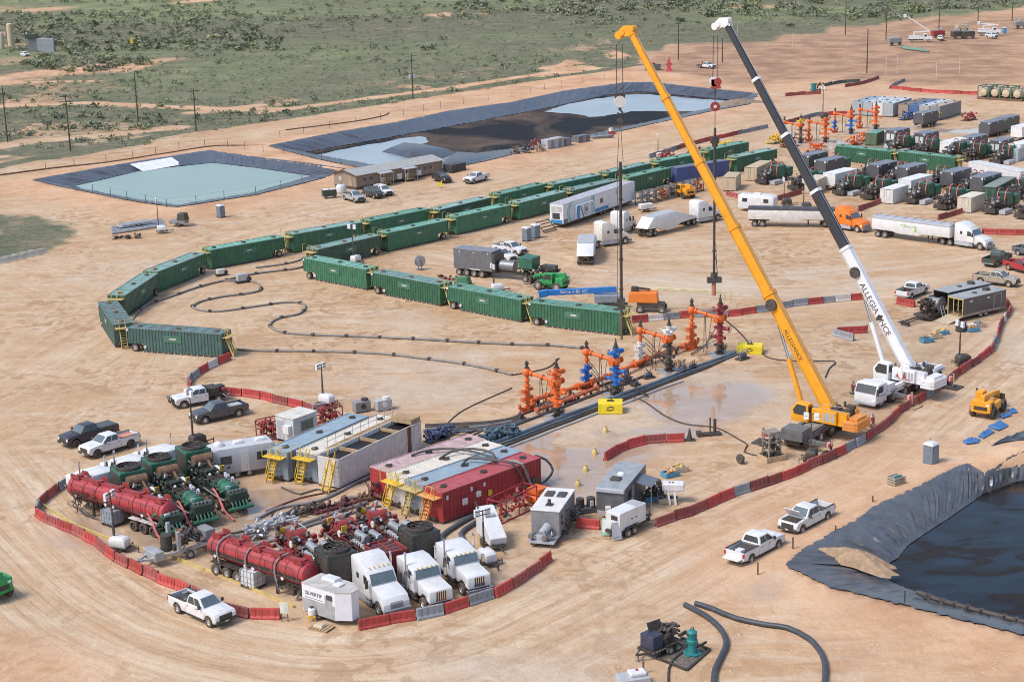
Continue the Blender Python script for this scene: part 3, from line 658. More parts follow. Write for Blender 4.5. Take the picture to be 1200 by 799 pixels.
def make_tank(col,roofc,wheels=True,stair=ylw_l,L=TANK_L,W=TANK_W,H=TANK_H,plate=None,end_stairs=True):
    """box tank on a skid: x 0..L, near side at y 0; wheels under the x=0 end, ladder stairs at x=L"""
    root = empty('storage_tank'); z0 = .22; n = 2.3 if wheels else 0
    for y,f in ((0,-1),(W,1)):
        m = MB(); m.corr(n,L-.08,y,z0,H,.46,.075,f)
        if wheels: m.corr(.05,n,y,1.15,H,.46,.075,f)
        m.obj('side_wall',col,root)
    for x,f,zz in ((0.05,-1,1.15 if wheels else z0),(L-.05,1,z0)):
        m = MB(); m.box(x-.03,x+.03,.08,W-.08,zz,H); m.box(x-.05,x+.05,.0,.12,zz,H); m.box(x-.05,x+.05,W-.12,W,zz,H); m.obj('end_wall',col,root)
    if wheels: part('wheel_well',col,root,lambda m: (m.box(.1,n,.1,W-.1,1.12,1.18),m.box(n-.04,n,.1,W-.1,z0,1.15)))
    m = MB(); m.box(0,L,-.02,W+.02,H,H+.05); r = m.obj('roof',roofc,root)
    sm = MB(); sm.box(-.05,.05,.03,W-.03,0,.035); sme = sm.mesh('roof_seam',roofc)
    for i in range(1,9): share(sme,r,(L*i/9,0,H+.051),0,'roof_seam')
    em = MB(); em.box(0,L,-.03,.05,0,.06); em.box(0,L,W-.05,W+.03,0,.06); em.box(0,.08,.05,W-.05,0,.06); em.box(L-.08,L,.05,W-.05,0,.06); e = em.obj('roof_edge',roofc,r); e.location = (0,0,H+.052)
    for hx in (L*.09,L*.5,L*.90):
        h = part('hatch',rusty if roofc in (grn_r3,grn_r2) else dsteel,root,lambda m: (m.cyl((0,0,0),(0,0,.14),.34,12),m.box(-.42,.42,-.05,.05,.14,.18))); h.location = (hx,W*.5,H+.05)
    m = MB(); m.box(n,L,.05,.3,.02,z0); m.box(n,L,W-.3,W-.05,.02,z0)
    for i in range(9): m.box(n+(L-n-.2)*i/8,n+(L-n-.2)*i/8+.2,.3,W-.3,.05,z0-.02)
    m.obj('skid',dsteel,root)
    gm_ = MB(); gm_.box(0,.10,-.03,.05,0,.12); gme = gm_.mesh('skid_mark',b_wht)
    for i in range(0,13): share(gme,root,(n+.3+i*.8,0,.06),0,'skid_mark')
    if wheels:
        for x in (1.0,):
            for s,y in ((-1,.28),(1,W-.28)): wheel(root,x,y,.52,.52,.5,s)
        part('mudguard',col,root,lambda m: m.box(.2,1.8,-.02,.5,1.08,1.13))
        part('vent_cap',lamp_w,root,lambda m: m.lathe([(.05,0),(.22,.04),(.25,.2),(.12,.34)],(.12,.18,H-.35),(0,0,1),10))
        part('outlet_cap',b_wht,root,lambda m: m.cyl((n+.3,-.02,.75),(n+.3,-.16,.75),.2,12))
    if stair and end_stairs:
        stairs('stairs',root,(L+1.15,W*.42,.1),(L+.12,W*.42,H-.35),.75,stair,8)
        m = MB(); m.box(L,L+.9,.1,W-.1,H-.42,H-.36); m.bar((L+.85,.12,H-.4),(L+.85,.12,H+.75),.05); m.bar((L+.85,W-.12,H-.4),(L+.85,W-.12,H+.75),.05)
        m.bar((L+.02,.12,H+.75),(L+.85,.12,H+.75),.05); m.bar((L+.02,W-.12,H+.75),(L+.85,W-.12,H+.75),.05); m.bar((L+.85,W*.6,H+.75),(L+.85,W-.12,H+.75),.05); m.bar((L+.02,W-.12,H+.2),(L+.85,W-.12,H+.2),.04); m.obj('platform',stair,root)
        m = MB(); m.cyl((L,.6,.5),(L+.55,.6,.5),.12,8); m.cyl((L,1.7,.5),(L+.5,1.7,.5),.12,8); m.cyl((L+.4,.4,.5),(L+.4,1.9,.5),.1,8); m.cyl((L+.4,.6,.5),(L+.4,.6,.95),.07,6); m.obj('valve',dsteel,root)
    if plate:
        for y0,y1,y2 in ((-.045,-.02,-.055),(W+.02,W+.045,W+.055)):
            q = part('name_plate',plate,root,lambda m: m.box(L*.40,L*.58,y0,y1,H*.52,H*.82)); part('plate_mark',b_wht,q,lambda m: m.box(L*.455,L*.525,min(y2,y0),max(y2,y1),H*.64,H*.70))
    return root
def place_tank(pa,pb,kind,label,group,flip=False):
    """pa -> pb: foot of the side facing the camera, left to right with the tank on its left hand"""
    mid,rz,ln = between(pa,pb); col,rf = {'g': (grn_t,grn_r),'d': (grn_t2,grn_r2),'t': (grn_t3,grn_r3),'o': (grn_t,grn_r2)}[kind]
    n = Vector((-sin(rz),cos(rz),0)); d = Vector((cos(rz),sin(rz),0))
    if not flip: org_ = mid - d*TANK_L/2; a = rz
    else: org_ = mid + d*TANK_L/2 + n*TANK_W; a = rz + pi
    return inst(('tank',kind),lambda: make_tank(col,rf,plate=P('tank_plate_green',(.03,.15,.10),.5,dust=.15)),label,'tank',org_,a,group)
OUT = 'green storage tanks of the outer curved row'; INN = 'green storage tanks of the upper inner row'; LOW = 'green storage tanks of the lower inner row'
N_ = ['first','second','third','fourth','fifth','sixth','seventh','eighth','ninth','tenth','eleventh','twelfth','thirteenth']
tA = place_tank((149,411.5),(262,420),'t','teal green tank lying alone at the open end of the curved row',OUT)
place_tank((117.5,381),(134.5,407),'t','rusty topped teal tank at the left bend of the curved row',OUT)
outer = [((151,370),(185,346)),((187,342.6),(243,319.8)),((248,316.3),(335,300)),((345,297),(426,282)),((432,281),(508,265)),((515,267),(577,251.5)),((583,249),(644,234)),((649,236),(706,223.5)),((711,222),(766,209)),((771,208),(825,197)),((829,194),(880,183))]
for i,(a,b) in enumerate(outer): place_tank(a,b,'dogogdgoogg'[i],N_[i]+' green tank of the outer row counted from its left bend',OUT,True)
inner = [((374,315.5),(447,298)),((455,295.5),(526,279.5)),((536,275.7),(599,261)),((607,259),(666,243.7)),((672,243),(726,230)),((735,228),(788,215)),((862,203),(912,192))]
for i,(a,b) in enumerate(inner): place_tank(a,b,'dggodgo'[i],N_[i]+' green tank of the upper inner row counted from the left',INN,True)
lower = [((356,326),(430,340.3)),((436,343.5),(516,359)),((524,361),(611,378)),((622,381),(726,393.7))]
for i,(a,b) in enumerate(lower): place_tank(a,b,'gogg'[i],N_[i]+' green tank of the lower inner row counted from the left',LOW)
place_tank((975,188),(1046,196),'g','left of two green tanks behind the grey pump boxes','green tanks among the far pumps')
place_tank((1048,195),(1121,204),'g','right of two green tanks behind the grey pump boxes','green tanks among the far pumps')
# ---- the two parked sets of tanks by the pumps
def plain_tank(key,pa,pb,col,rf,label,L=12.9,H=2.95,stair=yel,off=0.0,group='tanks parked side by side near the pumps'):
    mid,rz,ln = between(pa,pb); n = Vector((-sin(rz),cos(rz),0)); d = Vector((cos(rz),sin(rz),0))
    o = mid + d*L/2 + n*(TANK_W+off)
    return inst(key,lambda: make_tank(col,rf,False,stair,L,TANK_W,H),label,'tank',o,rz+pi,group)
A0,B0 = (526,612.5),(629,573.5)
mid,rz,ln = between(A0,B0); nv = Vector((-sin(rz),cos(rz),0)); dv = Vector((cos(rz),sin(rz),0)); L0 = 12.6
setB = []
for i,(nm,c,r,st,sh) in enumerate((('bright red tank nearest the camera with hoses over its roof',red_t,red_r,P('stair_orange',(.75,.36,.08),.5),0),('blue grey tank between the red tank and the cream roofed tank',bluegr,bluegr_r,ylw_l,.15),('cream white tank between the blue grey tank and the maroon tank',wht_tank,wht_roof,yel,.25),('dark red tank with faded pink roof beside the open white tank',red_t,pink_rf,None,.5))):
    org_ = mid + dv*(L0/2+sh) + nv*(2.62*(i+1)-.1)
    o = inst(('setB',i),lambda: make_tank(c,r,False,st,L0,2.5,2.9),nm,'tank',org_,rz+pi,'four tanks parked side by side'); setB.append(o)
t = setB[0]
for i,(x,z,s) in enumerate(((10.0,1.5,.55),(8.3,1.75,.5))):       # instrument boxes on the red side (local far side faces the camera)
    part('instrument_box',white_d,t,lambda m: (m.box(x-s/2,x+s/2,2.52,2.75,z-s/2,z+s/2),m.cyl((x,2.75,z),(x,2.80,z),s*.28,10)),.02)
part('instrument_box',yel,t,lambda m: m.box(6.6,7.0,2.52,2.68,1.2,1.7),.02)
for x in (11.9,8.9,7.3): part('sticker',white,t,lambda m: m.box(x,x+.25,2.515,2.53,2.2,2.6))
part('bogie_wheel',rubber,t,lambda m: m.lathe([(.2,-.2),(.5,-.2),(.55,-.1),(.55,.1),(.5,.2),(.2,.2)],(1.0,2.62,.75),(0,1,0),14))
t = setB[3]
m = MB()
for i in range(5): m.bar((L0+.1,.2+.5*i,.3),(L0+.9,.2+.5*i,2.0-.3*(i % 2)),.07)
m.cyl((L0+.5,.4,.6),(L0+.5,2.2,.6),.18,8); m.cyl((L0+.4,1.2,1.3),(L0+.4,1.2,1.8),.3,8); m.obj('end_pipework',maroon,t)
# set A: blue grey, white roofed and the open compartment tank
midA,rzA,lnA = between((393,577),(500,524)); nA = Vector((-sin(rzA),cos(rzA),0)); dA = Vector((cos(rzA),sin(rzA),0)); LA = 13.6
def make_open_tank(L=LA,W=2.6,H=3.0):
    root = empty('open_top_tank')
    for y,f in ((0,-1),(W,1)): part('side_wall',wht_tank,root,lambda m: m.corr(0.06,L-.06,y,.25,H,.42,.07,f))
    for x in (.04,L-.04): part('end_wall',wht_tank,root,lambda m: m.box(x-.04,x+.04,.08,W-.08,.25,H))
    part('floor',dsteel,root,lambda m: m.box(.1,L-.1,.1,W-.1,.2,.3))
    part('skid',rusty,root,lambda m: (m.box(0,L,.1,.35,.02,.2),m.box(0,L,W-.35,W-.1,.02,.2)))
    part('dark_infill',P('interior_shade_black',(.006,.006,.007),.5,dust=.02),root,lambda m: m.box(.1,L-.1,.12,W-.12,1.6,2.62))  # near-black block paints in the shade of the open compartments
    for x in (L*.265,L*.51,L*.755): part('divider',wood,root,lambda m: m.box(x-.07,x+.07,.08,W-.08,2.64,H-.02))
    part('rim',wht_roof,root,lambda m: (m.box(0,L,W-.05,W+.05,H,H+.06),m.box(0,L,-.05,.04,H,H+.05),m.box(0,.12,.05,W-.06,H,H+.05),m.box(L-.12,L,.05,W-.06,H,H+.05)))
    part('walkway',wood,root,lambda m: m.box(.2,L-2.2,-.75,-.02,H-.05,H+.02))
    m = MB()
    for i in range(9):
        x = .4+(L-3)*i/8; m.bar((x,-.72,H),(x,-.72,H+1.05),.05)
    for z in (.55,1.05): m.bar((.4,-.72,H+z),(L-2.6,-.72,H+z),.045)
    m.obj('guard_rail',galv,root)
    c = part('catwalk_box',wood,root,lambda m: m.box(.1,1.7,.1,W-.1,H+.06,H+.5))
    for i in range(7): part('plank',wood,c,lambda m: m.box(.05+i*.24,.26+i*.24,.0,W,H+.505,H+.56))
    part('corner_post',rusty,root,lambda m: (m.box(2.0,2.2,W-.02,W+.1,.25,H),m.box(2.35,2.5,W-.02,W+.1,.25,H)))
    stairs('stairs',root,(L+1.35,W*.75,.1),(L+.1,W*.75,H-.1),.8,yel,9)
    return root
inst('openA',make_open_tank,'open topped white tank showing four black compartments','tank',midA+dA*LA/2+nA*2.6,rzA+pi,'three tanks parked side by side')
inst('setA1',lambda: make_tank(bluegr,wht_roof,False,yel,13.0,2.5,2.9),'pale roofed tank beside the open topped white tank','tank',midA+dA*(LA/2-.3)+nA*5.35,rzA+pi,'three tanks parked side by side')
inst('setA2',lambda: make_tank(bluegr,bluegr_r,False,yel,13.0,2.5,2.9),'blue grey roofed tank beside the white control cabin','tank',midA+dA*(LA/2-1.2)+nA*8.2,rzA+pi,'three tanks parked side by side')
# ---- shipping containers and box units
def make_container(col,rf,L=6.06,W=2.44,H=2.6,doors=True,z0=.06):
    root = empty('shipping_container')
    for y,f in ((0,-1),(W,1)): part('side_wall',col,root,lambda m: m.corr(.1,L-.1,y+.02*(-f),z0+.12,H-.1,.28,.045,f))
    part('frame',col,root,lambda m: [m.box(x,x+.12,y,y+.12,z0,H) for x in (0,L-.12) for y in (0,W-.12)]+[m.box(.12,L-.12,y,y+.1,z,z+.12) for y in (0,W-.1) for z in (z0,H-.12)])
    part('roof',rf,root,lambda m: [m.box(.02,L-.02,.03,W-.03,H-.03,H+.01)]+[m.box(.2+i*.5,.4+i*.5,.12,W-.12,H+.012,H+.035) for i in range(int((L-.3)/.5))])
    part('end_wall',col,root,lambda m: m.corr_x(.12,W-.12,L-.02,z0,H-.05,.3,.04,1))
    if doors:
        for i in range(2):
            d = part('door',col,root,lambda m: m.box(.0,.06,.14+i*(W/2-.12),W/2-.02+i*(W/2-.12),z0+.1,H-.12)); share(PROTO.setdefault('dbar',MB().cyl((-.03,0,.2),(-.03,0,2.35),.025,6).mesh('lock_bar',galv)),d,(0,.5+i*1.1,0),0,'lock_bar')
    else: part('front_wall',col,root,lambda m: m.box(.0,.06,.12,W-.12,z0+.1,H-.05))
    return root
def place_box(key,build,pa,pb,label,cat,L,W,group=None,end='L'):
    """foot of the camera facing long side from pa (left) to pb; x=0 end at the left by default"""
    mid,rz,ln = between(pa,pb); n = Vector((-sin(rz),cos(rz),0)); d = Vector((cos(rz),sin(rz),0))
    if end == 'L': o,a = mid-d*L/2,rz
    else: o,a = mid+d*L/2+n*W,rz+pi
    return inst(key,build,label,cat,o,a,group)
cc = 'small shipping containers by the far pumps'
place_box(('con','w'),lambda: make_container(white_d,white),(1045.5,240),(1064.5,233.5),'white container standing between the dark pump rigs','container',6.06,2.44,cc)
place_box(('con','c'),lambda: make_container(P('cream_paint',(.62,.55,.45),.55,var=.12),P('cream_roof',(.66,.61,.53),.5,var=.12)),(1136.5,250.5),(1155,243),'cream container on the right beside the green topped container','container',6.06,2.44,cc)
place_box(('con','t'),lambda: make_container(tanp,tanp),(860,226.5),(870,216),'tan container standing alone beside the orange crane boom','container',6.06,2.44,cc)
place_box(('con40','t'),lambda: make_container(tanp,tanp,9.0),(884,214),(907,203),'long tan container behind the lone tan container','container',9.0,2.44,cc)
place_box(('con','t2'),lambda: make_container(P('beige_paint',(.60,.50,.37),.55,var=.12),P('beige_roof',(.62,.55,.45),.5,var=.15)),(952,231),(976,219),'beige container partly behind the black crane boom','container',6.06,2.44,cc)
place_box(('con40','g'),lambda: make_container(grn_t2,P('grey_green_roof',(.20,.26,.23),.5,var=.2),12.2),(1156,243),(1200,219),'long dark green container at the right edge','container',12.2,2.44,cc)
place_box(('con','g'),lambda: make_container(P('moss_green',(.05,.12,.06),.5,var=.2),grn_r),(1026,171.5),(1037,166),'small moss green container beside the grey louvred units','container',6.06,2.44,cc)
place_box(('con','b'),lambda: make_container(P('deep_blue',(.02,.07,.26),.5,var=.2),P('deep_blue_roof',(.10,.14,.22),.5,var=.3),13.5,2.44,2.9),(791,215.5),(857,205),'long blue tank with gear stacked on its roof','container',13.5,2.44)
place_box(('con','pb'),lambda: make_container(P('pale_blue',(.40,.47,.53),.5,var=.12),P('pale_blue_roof',(.5,.56,.6),.5,var=.12),9),(1188,192),(1215,181),'pale blue container cut off by the right edge','container',9,2.44,cc)
place_box(('con40','w'),lambda: make_container(white,white,14,2.5,3.0),(1126,206),(1204,222),'long white tank with tan hatch at the right edge','tank',14,2.5)
# ================================================================ VEHICLES
def arc(cx,cz,r,a0,a1,n=7): return [(cx+r*cos(a0+(a1-a0)*i/n),cz+r*sin(a0+(a1-a0)*i/n)) for i in range(n+1)]
def quadp(name,mat,parent,pts,th=.012):
    """thin pane standing proud of the four given corners"""
    p = [Vector(q) for q in pts]; n = (p[1]-p[0]).cross(p[3]-p[0]).normalized()*th
    m = MB(); m.add([q for q in p]+[q+n for q in p],[(3,2,1,0),(4,5,6,7),(0,1,5,4),(1,2,6,5),(2,3,7,6),(3,0,4,7)]); return m.obj(name,mat,parent)
def greenhouse(root,body,x0,x1,xr0,xr1,zb,zt,yb,yt,split=(.5,),back=True):
    """cab top: frustum with windscreen, rear and side panes"""
    m = MB(); m.add([(x0,-yb,zb),(x1,-yb,zb),(x1,yb,zb),(x0,yb,zb),(xr0,-yt,zt),(xr1,-yt,zt),(xr1,yt,zt),(xr0,yt,zt)],[(3,2,1,0),(4,5,6,7),(0,1,5,4),(1,2,6,5),(2,3,7,6),(3,0,4,7)])
    cab = m.obj('cab_roof',body,root,.07,40)
    def P3(u,v,s,face):
        # u along, v up, on a face of the frustum
        if face == 'side':
            xb,xt = x0+(x1-x0)*u,xr0+(xr1-xr0)*u; y = yb+(yt-yb)*v; return Vector((xb+(xt-xb)*v,s*y,zb+(zt-zb)*v))
        xb,xt = (x1,xr1) if face == 'front' else (x0,xr0); y = (yb+(yt-yb)*v)*(2*u-1); return Vector((xb+(xt-xb)*v,y*(1 if face == 'front' else -1),zb+(zt-zb)*v))
    quadp('windscreen',glass_b,cab,[P3(.07,.10,0,'front'),P3(.93,.10,0,'front'),P3(.92,.90,0,'front'),P3(.08,.90,0,'front')],.02)
    if back: quadp('rear_window',glass,cab,[P3(.1,.15,0,'back'),P3(.9,.15,0,'back'),P3(.88,.86,0,'back'),P3(.12,.86,0,'back')],.02)
    us = [.06]+list(split)+[.93]
    for s in (-1,1):
        for a,b in zip(us[:-1],us[1:]):
            q = [P3(a+.02,.12,s,'side'),P3(b-.02,.12,s,'side'),P3(b-.03,.86,s,'side'),P3(a+.03,.86,s,'side')]
            quadp('side_window',glass,cab,q if s < 0 else q[::-1],.018)
    return cab
def car_trim(root,body,xf,zl,w,grille=blk):
    part('grille',grille,root,lambda m: m.box(xf-.03,xf+.03,-w*.62,w*.62,zl-.18,zl+.22),.02)
    part('front_bumper',blk if grille is blk else steel,root,lambda m: m.box(xf-.12,xf+.12,-w*.97,w*.97,zl-.42,zl-.2),.04)
    for s in (-1,1):
        part('headlight',lamp_w,root,lambda m: m.box(xf-.10,xf+.02,s*w*.66-.0 if s > 0 else -w*.94,w*.94 if s > 0 else -w*.66,zl-.08,zl+.2),.02)
def make_pickup(body,wheelm=None,load=None,guard=False,flat=False,bed=None):
    root = empty('pickup_truck'); wb = 2.0; ar = .56
    prof = [(-.85,.48),(1.44,.48)]+arc(2.0,.42,ar,pi-.1,.1)+[(2.86,.50),(2.96,.72),(2.94,1.02),(2.78,1.18),(1.5,1.29),(-.85,1.29)]
    b = part('body',body,root,lambda m: m.prism(prof,-.98,.98),.05,35)
    for s in (-1,1):
        for i,(xa,xb) in enumerate(((.42,1.42),(-.72,.38))):
            d = part('door',body,b,lambda m: m.box(xa,xb,s*.982 if s > 0 else -.995,.995 if s > 0 else -.982,.55,1.27)); part('handle',blk,root if False else b,lambda m: m.box(xa+.08,xa+.26,s*.995 if s > 0 else -1.02,1.02 if s > 0 else -.995,1.08,1.13))
        mi = part('mirror',blk,root,lambda m: m.box(1.05,1.18,s*1.0 if s > 0 else -1.24,1.24 if s > 0 else -1.0,1.28,1.58),.03)
        part('running_board',blk,root,lambda m: m.box(-.8,1.4,s*.86 if s > 0 else -1.0,1.0 if s > 0 else -.86,.34,.42))
        part('tail_light',red_l,root,lambda m: m.box(-3.2,-3.1,s*.84 if s > 0 else -.99,.99 if s > 0 else -.84,.85,1.2)) if not flat else None
    greenhouse(root,body,-.78,1.42,-.62,.62,1.27,1.94,.95,.74)
    part('hood_scoop',body,root,lambda m: m.box(1.6,2.7,-.45,.45,1.14,1.26,.2,.1),.03)
    car_trim(root,body,2.95,.85,.98)
    if not flat:
        wall = [(-3.15,.58),(-2.54,.5)]+arc(-2.0,.42,ar,pi-.1,.1)+[(-1.44,.48),(-.88,.48),(-.88,1.30),(-3.15,1.30)]
        for s in (-1,1): part('bed_side',body,root,lambda m: m.prism(wall,s*.82,s*.98),.02,35)
        part('bed_floor',bed or blk,root,lambda m: (m.box(-3.08,-.88,-.82,.82,.72,.80),m.box(-2.55,-1.45,-.82,-.62,.8,1.02),m.box(-2.55,-1.45,.62,.82,.8,1.02),m.box(-.95,-.88,-.82,.82,.8,1.28)))
        part('bed_rail',blk,root,lambda m: (m.box(-3.15,-.9,.80,.985,1.302,1.33),m.box(-3.15,-.9,-.985,-.80,1.302,1.33)))
        part('tailgate',body,root,lambda m: m.box(-3.16,-3.06,-.81,.81,.66,1.28),.02)
    else:
        part('flat_bed',blk,root,lambda m: (m.box(-3.3,-.95,-1.05,1.05,.95,1.08),m.box(-1.0,-.92,-.95,.95,1.08,1.85)))
    part('rear_bumper',steel,root,lambda m: m.box(-3.3,-3.12,-.9,.9,.48,.66),.03)
    part('number_plate',b_wht,root,lambda m: m.box(3.07,3.09,-.16,.16,.50,.62))
    part('chassis',blk,root,lambda m: (m.box(-3.0,2.7,-.55,.55,.32,.5),m.box(-2.05,-1.95,-.8,.8,.36,.48),m.box(1.95,2.05,-.8,.8,.36,.48)))
    for x in (-wb,wb):
        for s in (-1,1): wheel(root,x,s*.86,.41,.41,.28,s,wheelm)
    if load:
        for (nm,mt,bx) in load: part(nm,mt,root,lambda m: m.box(*bx),.03)
    if guard: part('grille_guard',blk,root,lambda m: (m.tube([(3.1,-.9,.5),(3.2,-.9,1.2),(3.2,.9,1.2),(3.1,.9,.5)],.05,6),m.tube([(3.15,-.35,.5),(3.2,-.35,1.4),(3.2,.35,1.4),(3.15,.35,.5)],.05,6),m.bar((3.2,-.9,.85),(3.2,.9,.85),.06)))
    return root
def make_suv(body):
    root = empty('suv'); prof = [(-2.5,.6),(-1.98,.42)]+arc(-1.5,.40,.48,pi-.05,.05)+[(-.98,.42),(.98,.42)]+arc(1.5,.40,.48,pi-.05,.05)+[(2.2,.42),(2.42,.62),(2.42,.95),(2.2,1.08),(1.15,1.18),(-2.45,1.18),(-2.52,.9)]
    b = part('body',body,root,lambda m: m.prism(prof,-.96,.96),.06,35)
    greenhouse(root,body,-2.4,1.25,-2.05,.35,1.16,1.84,.93,.72,(.33,.66))
    for s in (-1,1):
        part('mirror',body,root,lambda m: m.box(.85,.98,s*.96 if s > 0 else -1.16,1.16 if s > 0 else -.96,1.18,1.36),.03)
        part('tail_light',red_l,root,lambda m: m.box(-2.54,-2.42,s*.78 if s > 0 else -.95,.95 if s > 0 else -.78,.9,1.25))
        part('roof_rail',blk,root,lambda m: m.bar((-1.8,s*.66,1.88),(.2,s*.66,1.88),.05))
        for i,(xa,xb) in enumerate(((.1,1.0),(-.85,.06))): part('door',body,b,lambda m: m.box(xa,xb,s*.962 if s > 0 else -.975,.975 if s > 0 else -.962,.5,1.16))
    car_trim(root,body,2.42,.78,.95)
    part('rear_bumper',blk,root,lambda m: m.box(-2.6,-2.48,-.92,.92,.45,.7),.03)
    part('chassis',blk,root,lambda m: (m.box(-2.2,2.2,-.6,.6,.3,.46),m.box(-1.54,-1.46,-.8,.8,.34,.46),m.box(1.46,1.54,-.8,.8,.34,.46)))
    for x in (-1.5,1.5):
        for s in (-1,1): wheel(root,x,s*.83,.39,.39,.26,s)
    return root
def on_wheels(rear,front,half=.86):
    """near side wheel feet -> centre and heading"""
    mid,rz,ln = between(rear,front); n = Vector((-sin(rz),cos(rz),0))
    if n.dot(mid) < 0: n = -n
    return mid + n*half,rz
VEH = 'cars and pickups parked about the site'
def pickup(key,rear,front,label,**kw):
    p,rz = on_wheels(rear,front); return inst(('pk',key),lambda: make_pickup(**kw),label,'pickup',p,rz,VEH)
def suv(key,rear,front,label,body):
    p,rz = on_wheels(rear,front,.83); return inst(('suv',key),lambda: make_suv(body),label,'car',p,rz,VEH)
tool = [('tool_box',steel,(-1.35,-.98,-.78,.78,.95,1.4)),('cargo',dsteel,(-2.6,-1.7,-.4,.3,.82,1.15)),('cargo_case',gry_m,(-2.9,-2.5,.2,.7,.82,1.2))]
pickup('near',(208,717.5),(247.5,735),'white pickup parked outside the red barriers at the lower left',body=white,load=tool)
pickup('long',(155.5,524),(112,537),'white pickup with orange load parked beside the navy pickup',body=white,wheelm=dsteel,load=[('orange_pad',P('coral_pad',(.7,.25,.15),.6),(-2.8,-1.6,-.6,.5,.95,1.2))])
pickup('navy',(130,512.5),(87.5,524.5),'dark navy pickup parked beside the white pickup',body=navy,wheelm=dsteel,bed=navy,load=[('bed_cover',char_p,(-3.1,-.9,-.82,.82,1.28,1.36))])
pickup('char',(278.7,488.5),(242,496.5),'charcoal pickup parked below the white welding truck',body=P('slate_paint',(.085,.095,.12),.3,.3,var=.15,dust=.15),load=[('cargo',gry_l,(-2.7,-1.4,-.6,.5,.82,1.25))])
weld = pickup('weld',(258,471),(214,479),'white flatbed truck with black grille guard and welding gear',body=white,guard=True,flat=True,load=[('welding_machine',blk,(-2.2,-1.1,-.9,.9,1.08,1.75)),('gas_box',dsteel,(-3.2,-2.4,-.95,.0,1.08,1.6)),('red_can',red_m,(-3.1,-2.6,.3,.8,1.08,1.5))])
pickup('near2',(880.5,660),(910.5,644),'white pickup on the road with open tailgate and white box',body=white,bed=gry_m,load=[('open_tailgate',white_d,(-3.75,-3.18,-.8,.8,.68,.76)),('white_box',white,(-2.9,-2.3,-.5,.1,.82,1.35)),('cargo',dsteel,(-2.0,-1.0,-.6,.6,.82,1.2))])
pickup('hood',(967.5,611),(941,625),'white pickup on the road with its hood raised',body=white,bed=blk)
hk = PROTO[('pk','hood')]; part('engine_bay',blk,hk,lambda m: m.box(1.7,2.75,-.75,.75,1.2,1.275)); quadp('raised_hood',white,hk,[(1.55,-.85,1.3),(1.55,.85,1.3),(2.3,.8,2.15),(2.3,-.8,2.15)],.05)
pickup('r1',(1068,351),(1084,344.5),'white pickup parked behind the white crane boom',body=white,bed=blk)
pickup('champ',(1148.7,332.5),(1182,336.7),'champagne pickup parked beyond the grey workshop trailers',body=champ)
pickup('red',(1184,317),(1203,322),'red pickup at the right edge beside the dark green pickup',body=redcar)
pickup('dgreen',(1166,313.5),(1184,306),'dark green pickup parked beside the red pickup',body=dgreenp)
pickup('blueedge',(1196,300),(1215,304),'slate blue pickup cut by the right edge',body=P('slate_blue_paint',(.10,.14,.2),.3,.2))
pickup('silver',(401,233.7),(419,239),'silver pickup parked in front of the office building',body=silver)
suv('dark',(424,229.5),(443,234.5),'dark blue car between the silver pickup and the white car',P('dark_teal_car',(.02,.035,.045),.3,.2))
suv('white',(436,226.8),(453,231.3),'white sport utility car parked before the office door',white)
suv('black',(507.5,212),(520,215.5),'black sport utility car parked by the office building',blackp)
pickup('wo',(569,212),(555.5,215.5),'white pickup parked alone to the right of the office building',body=white)
pickup('bw',(583,296.5),(604,300.3),'white pickup with blue windscreen behind the grey generator trailer',body=white)
pickup('bw2',(571,305),(591,308.8),'white pickup mostly hidden by the grey generator trailer',body=white_d)
pickup('flat',(818,80),(834,81),'white flatbed pickup far off beside the red stand',body=white,flat=True)
suv('far1',(1103,49),(1107.5,46),'small white car far off between the bucket trucks',white_d)
suv('far2',(1152,44),(1168,45.5),'white sport utility car far off beside the white bucket truck',white)
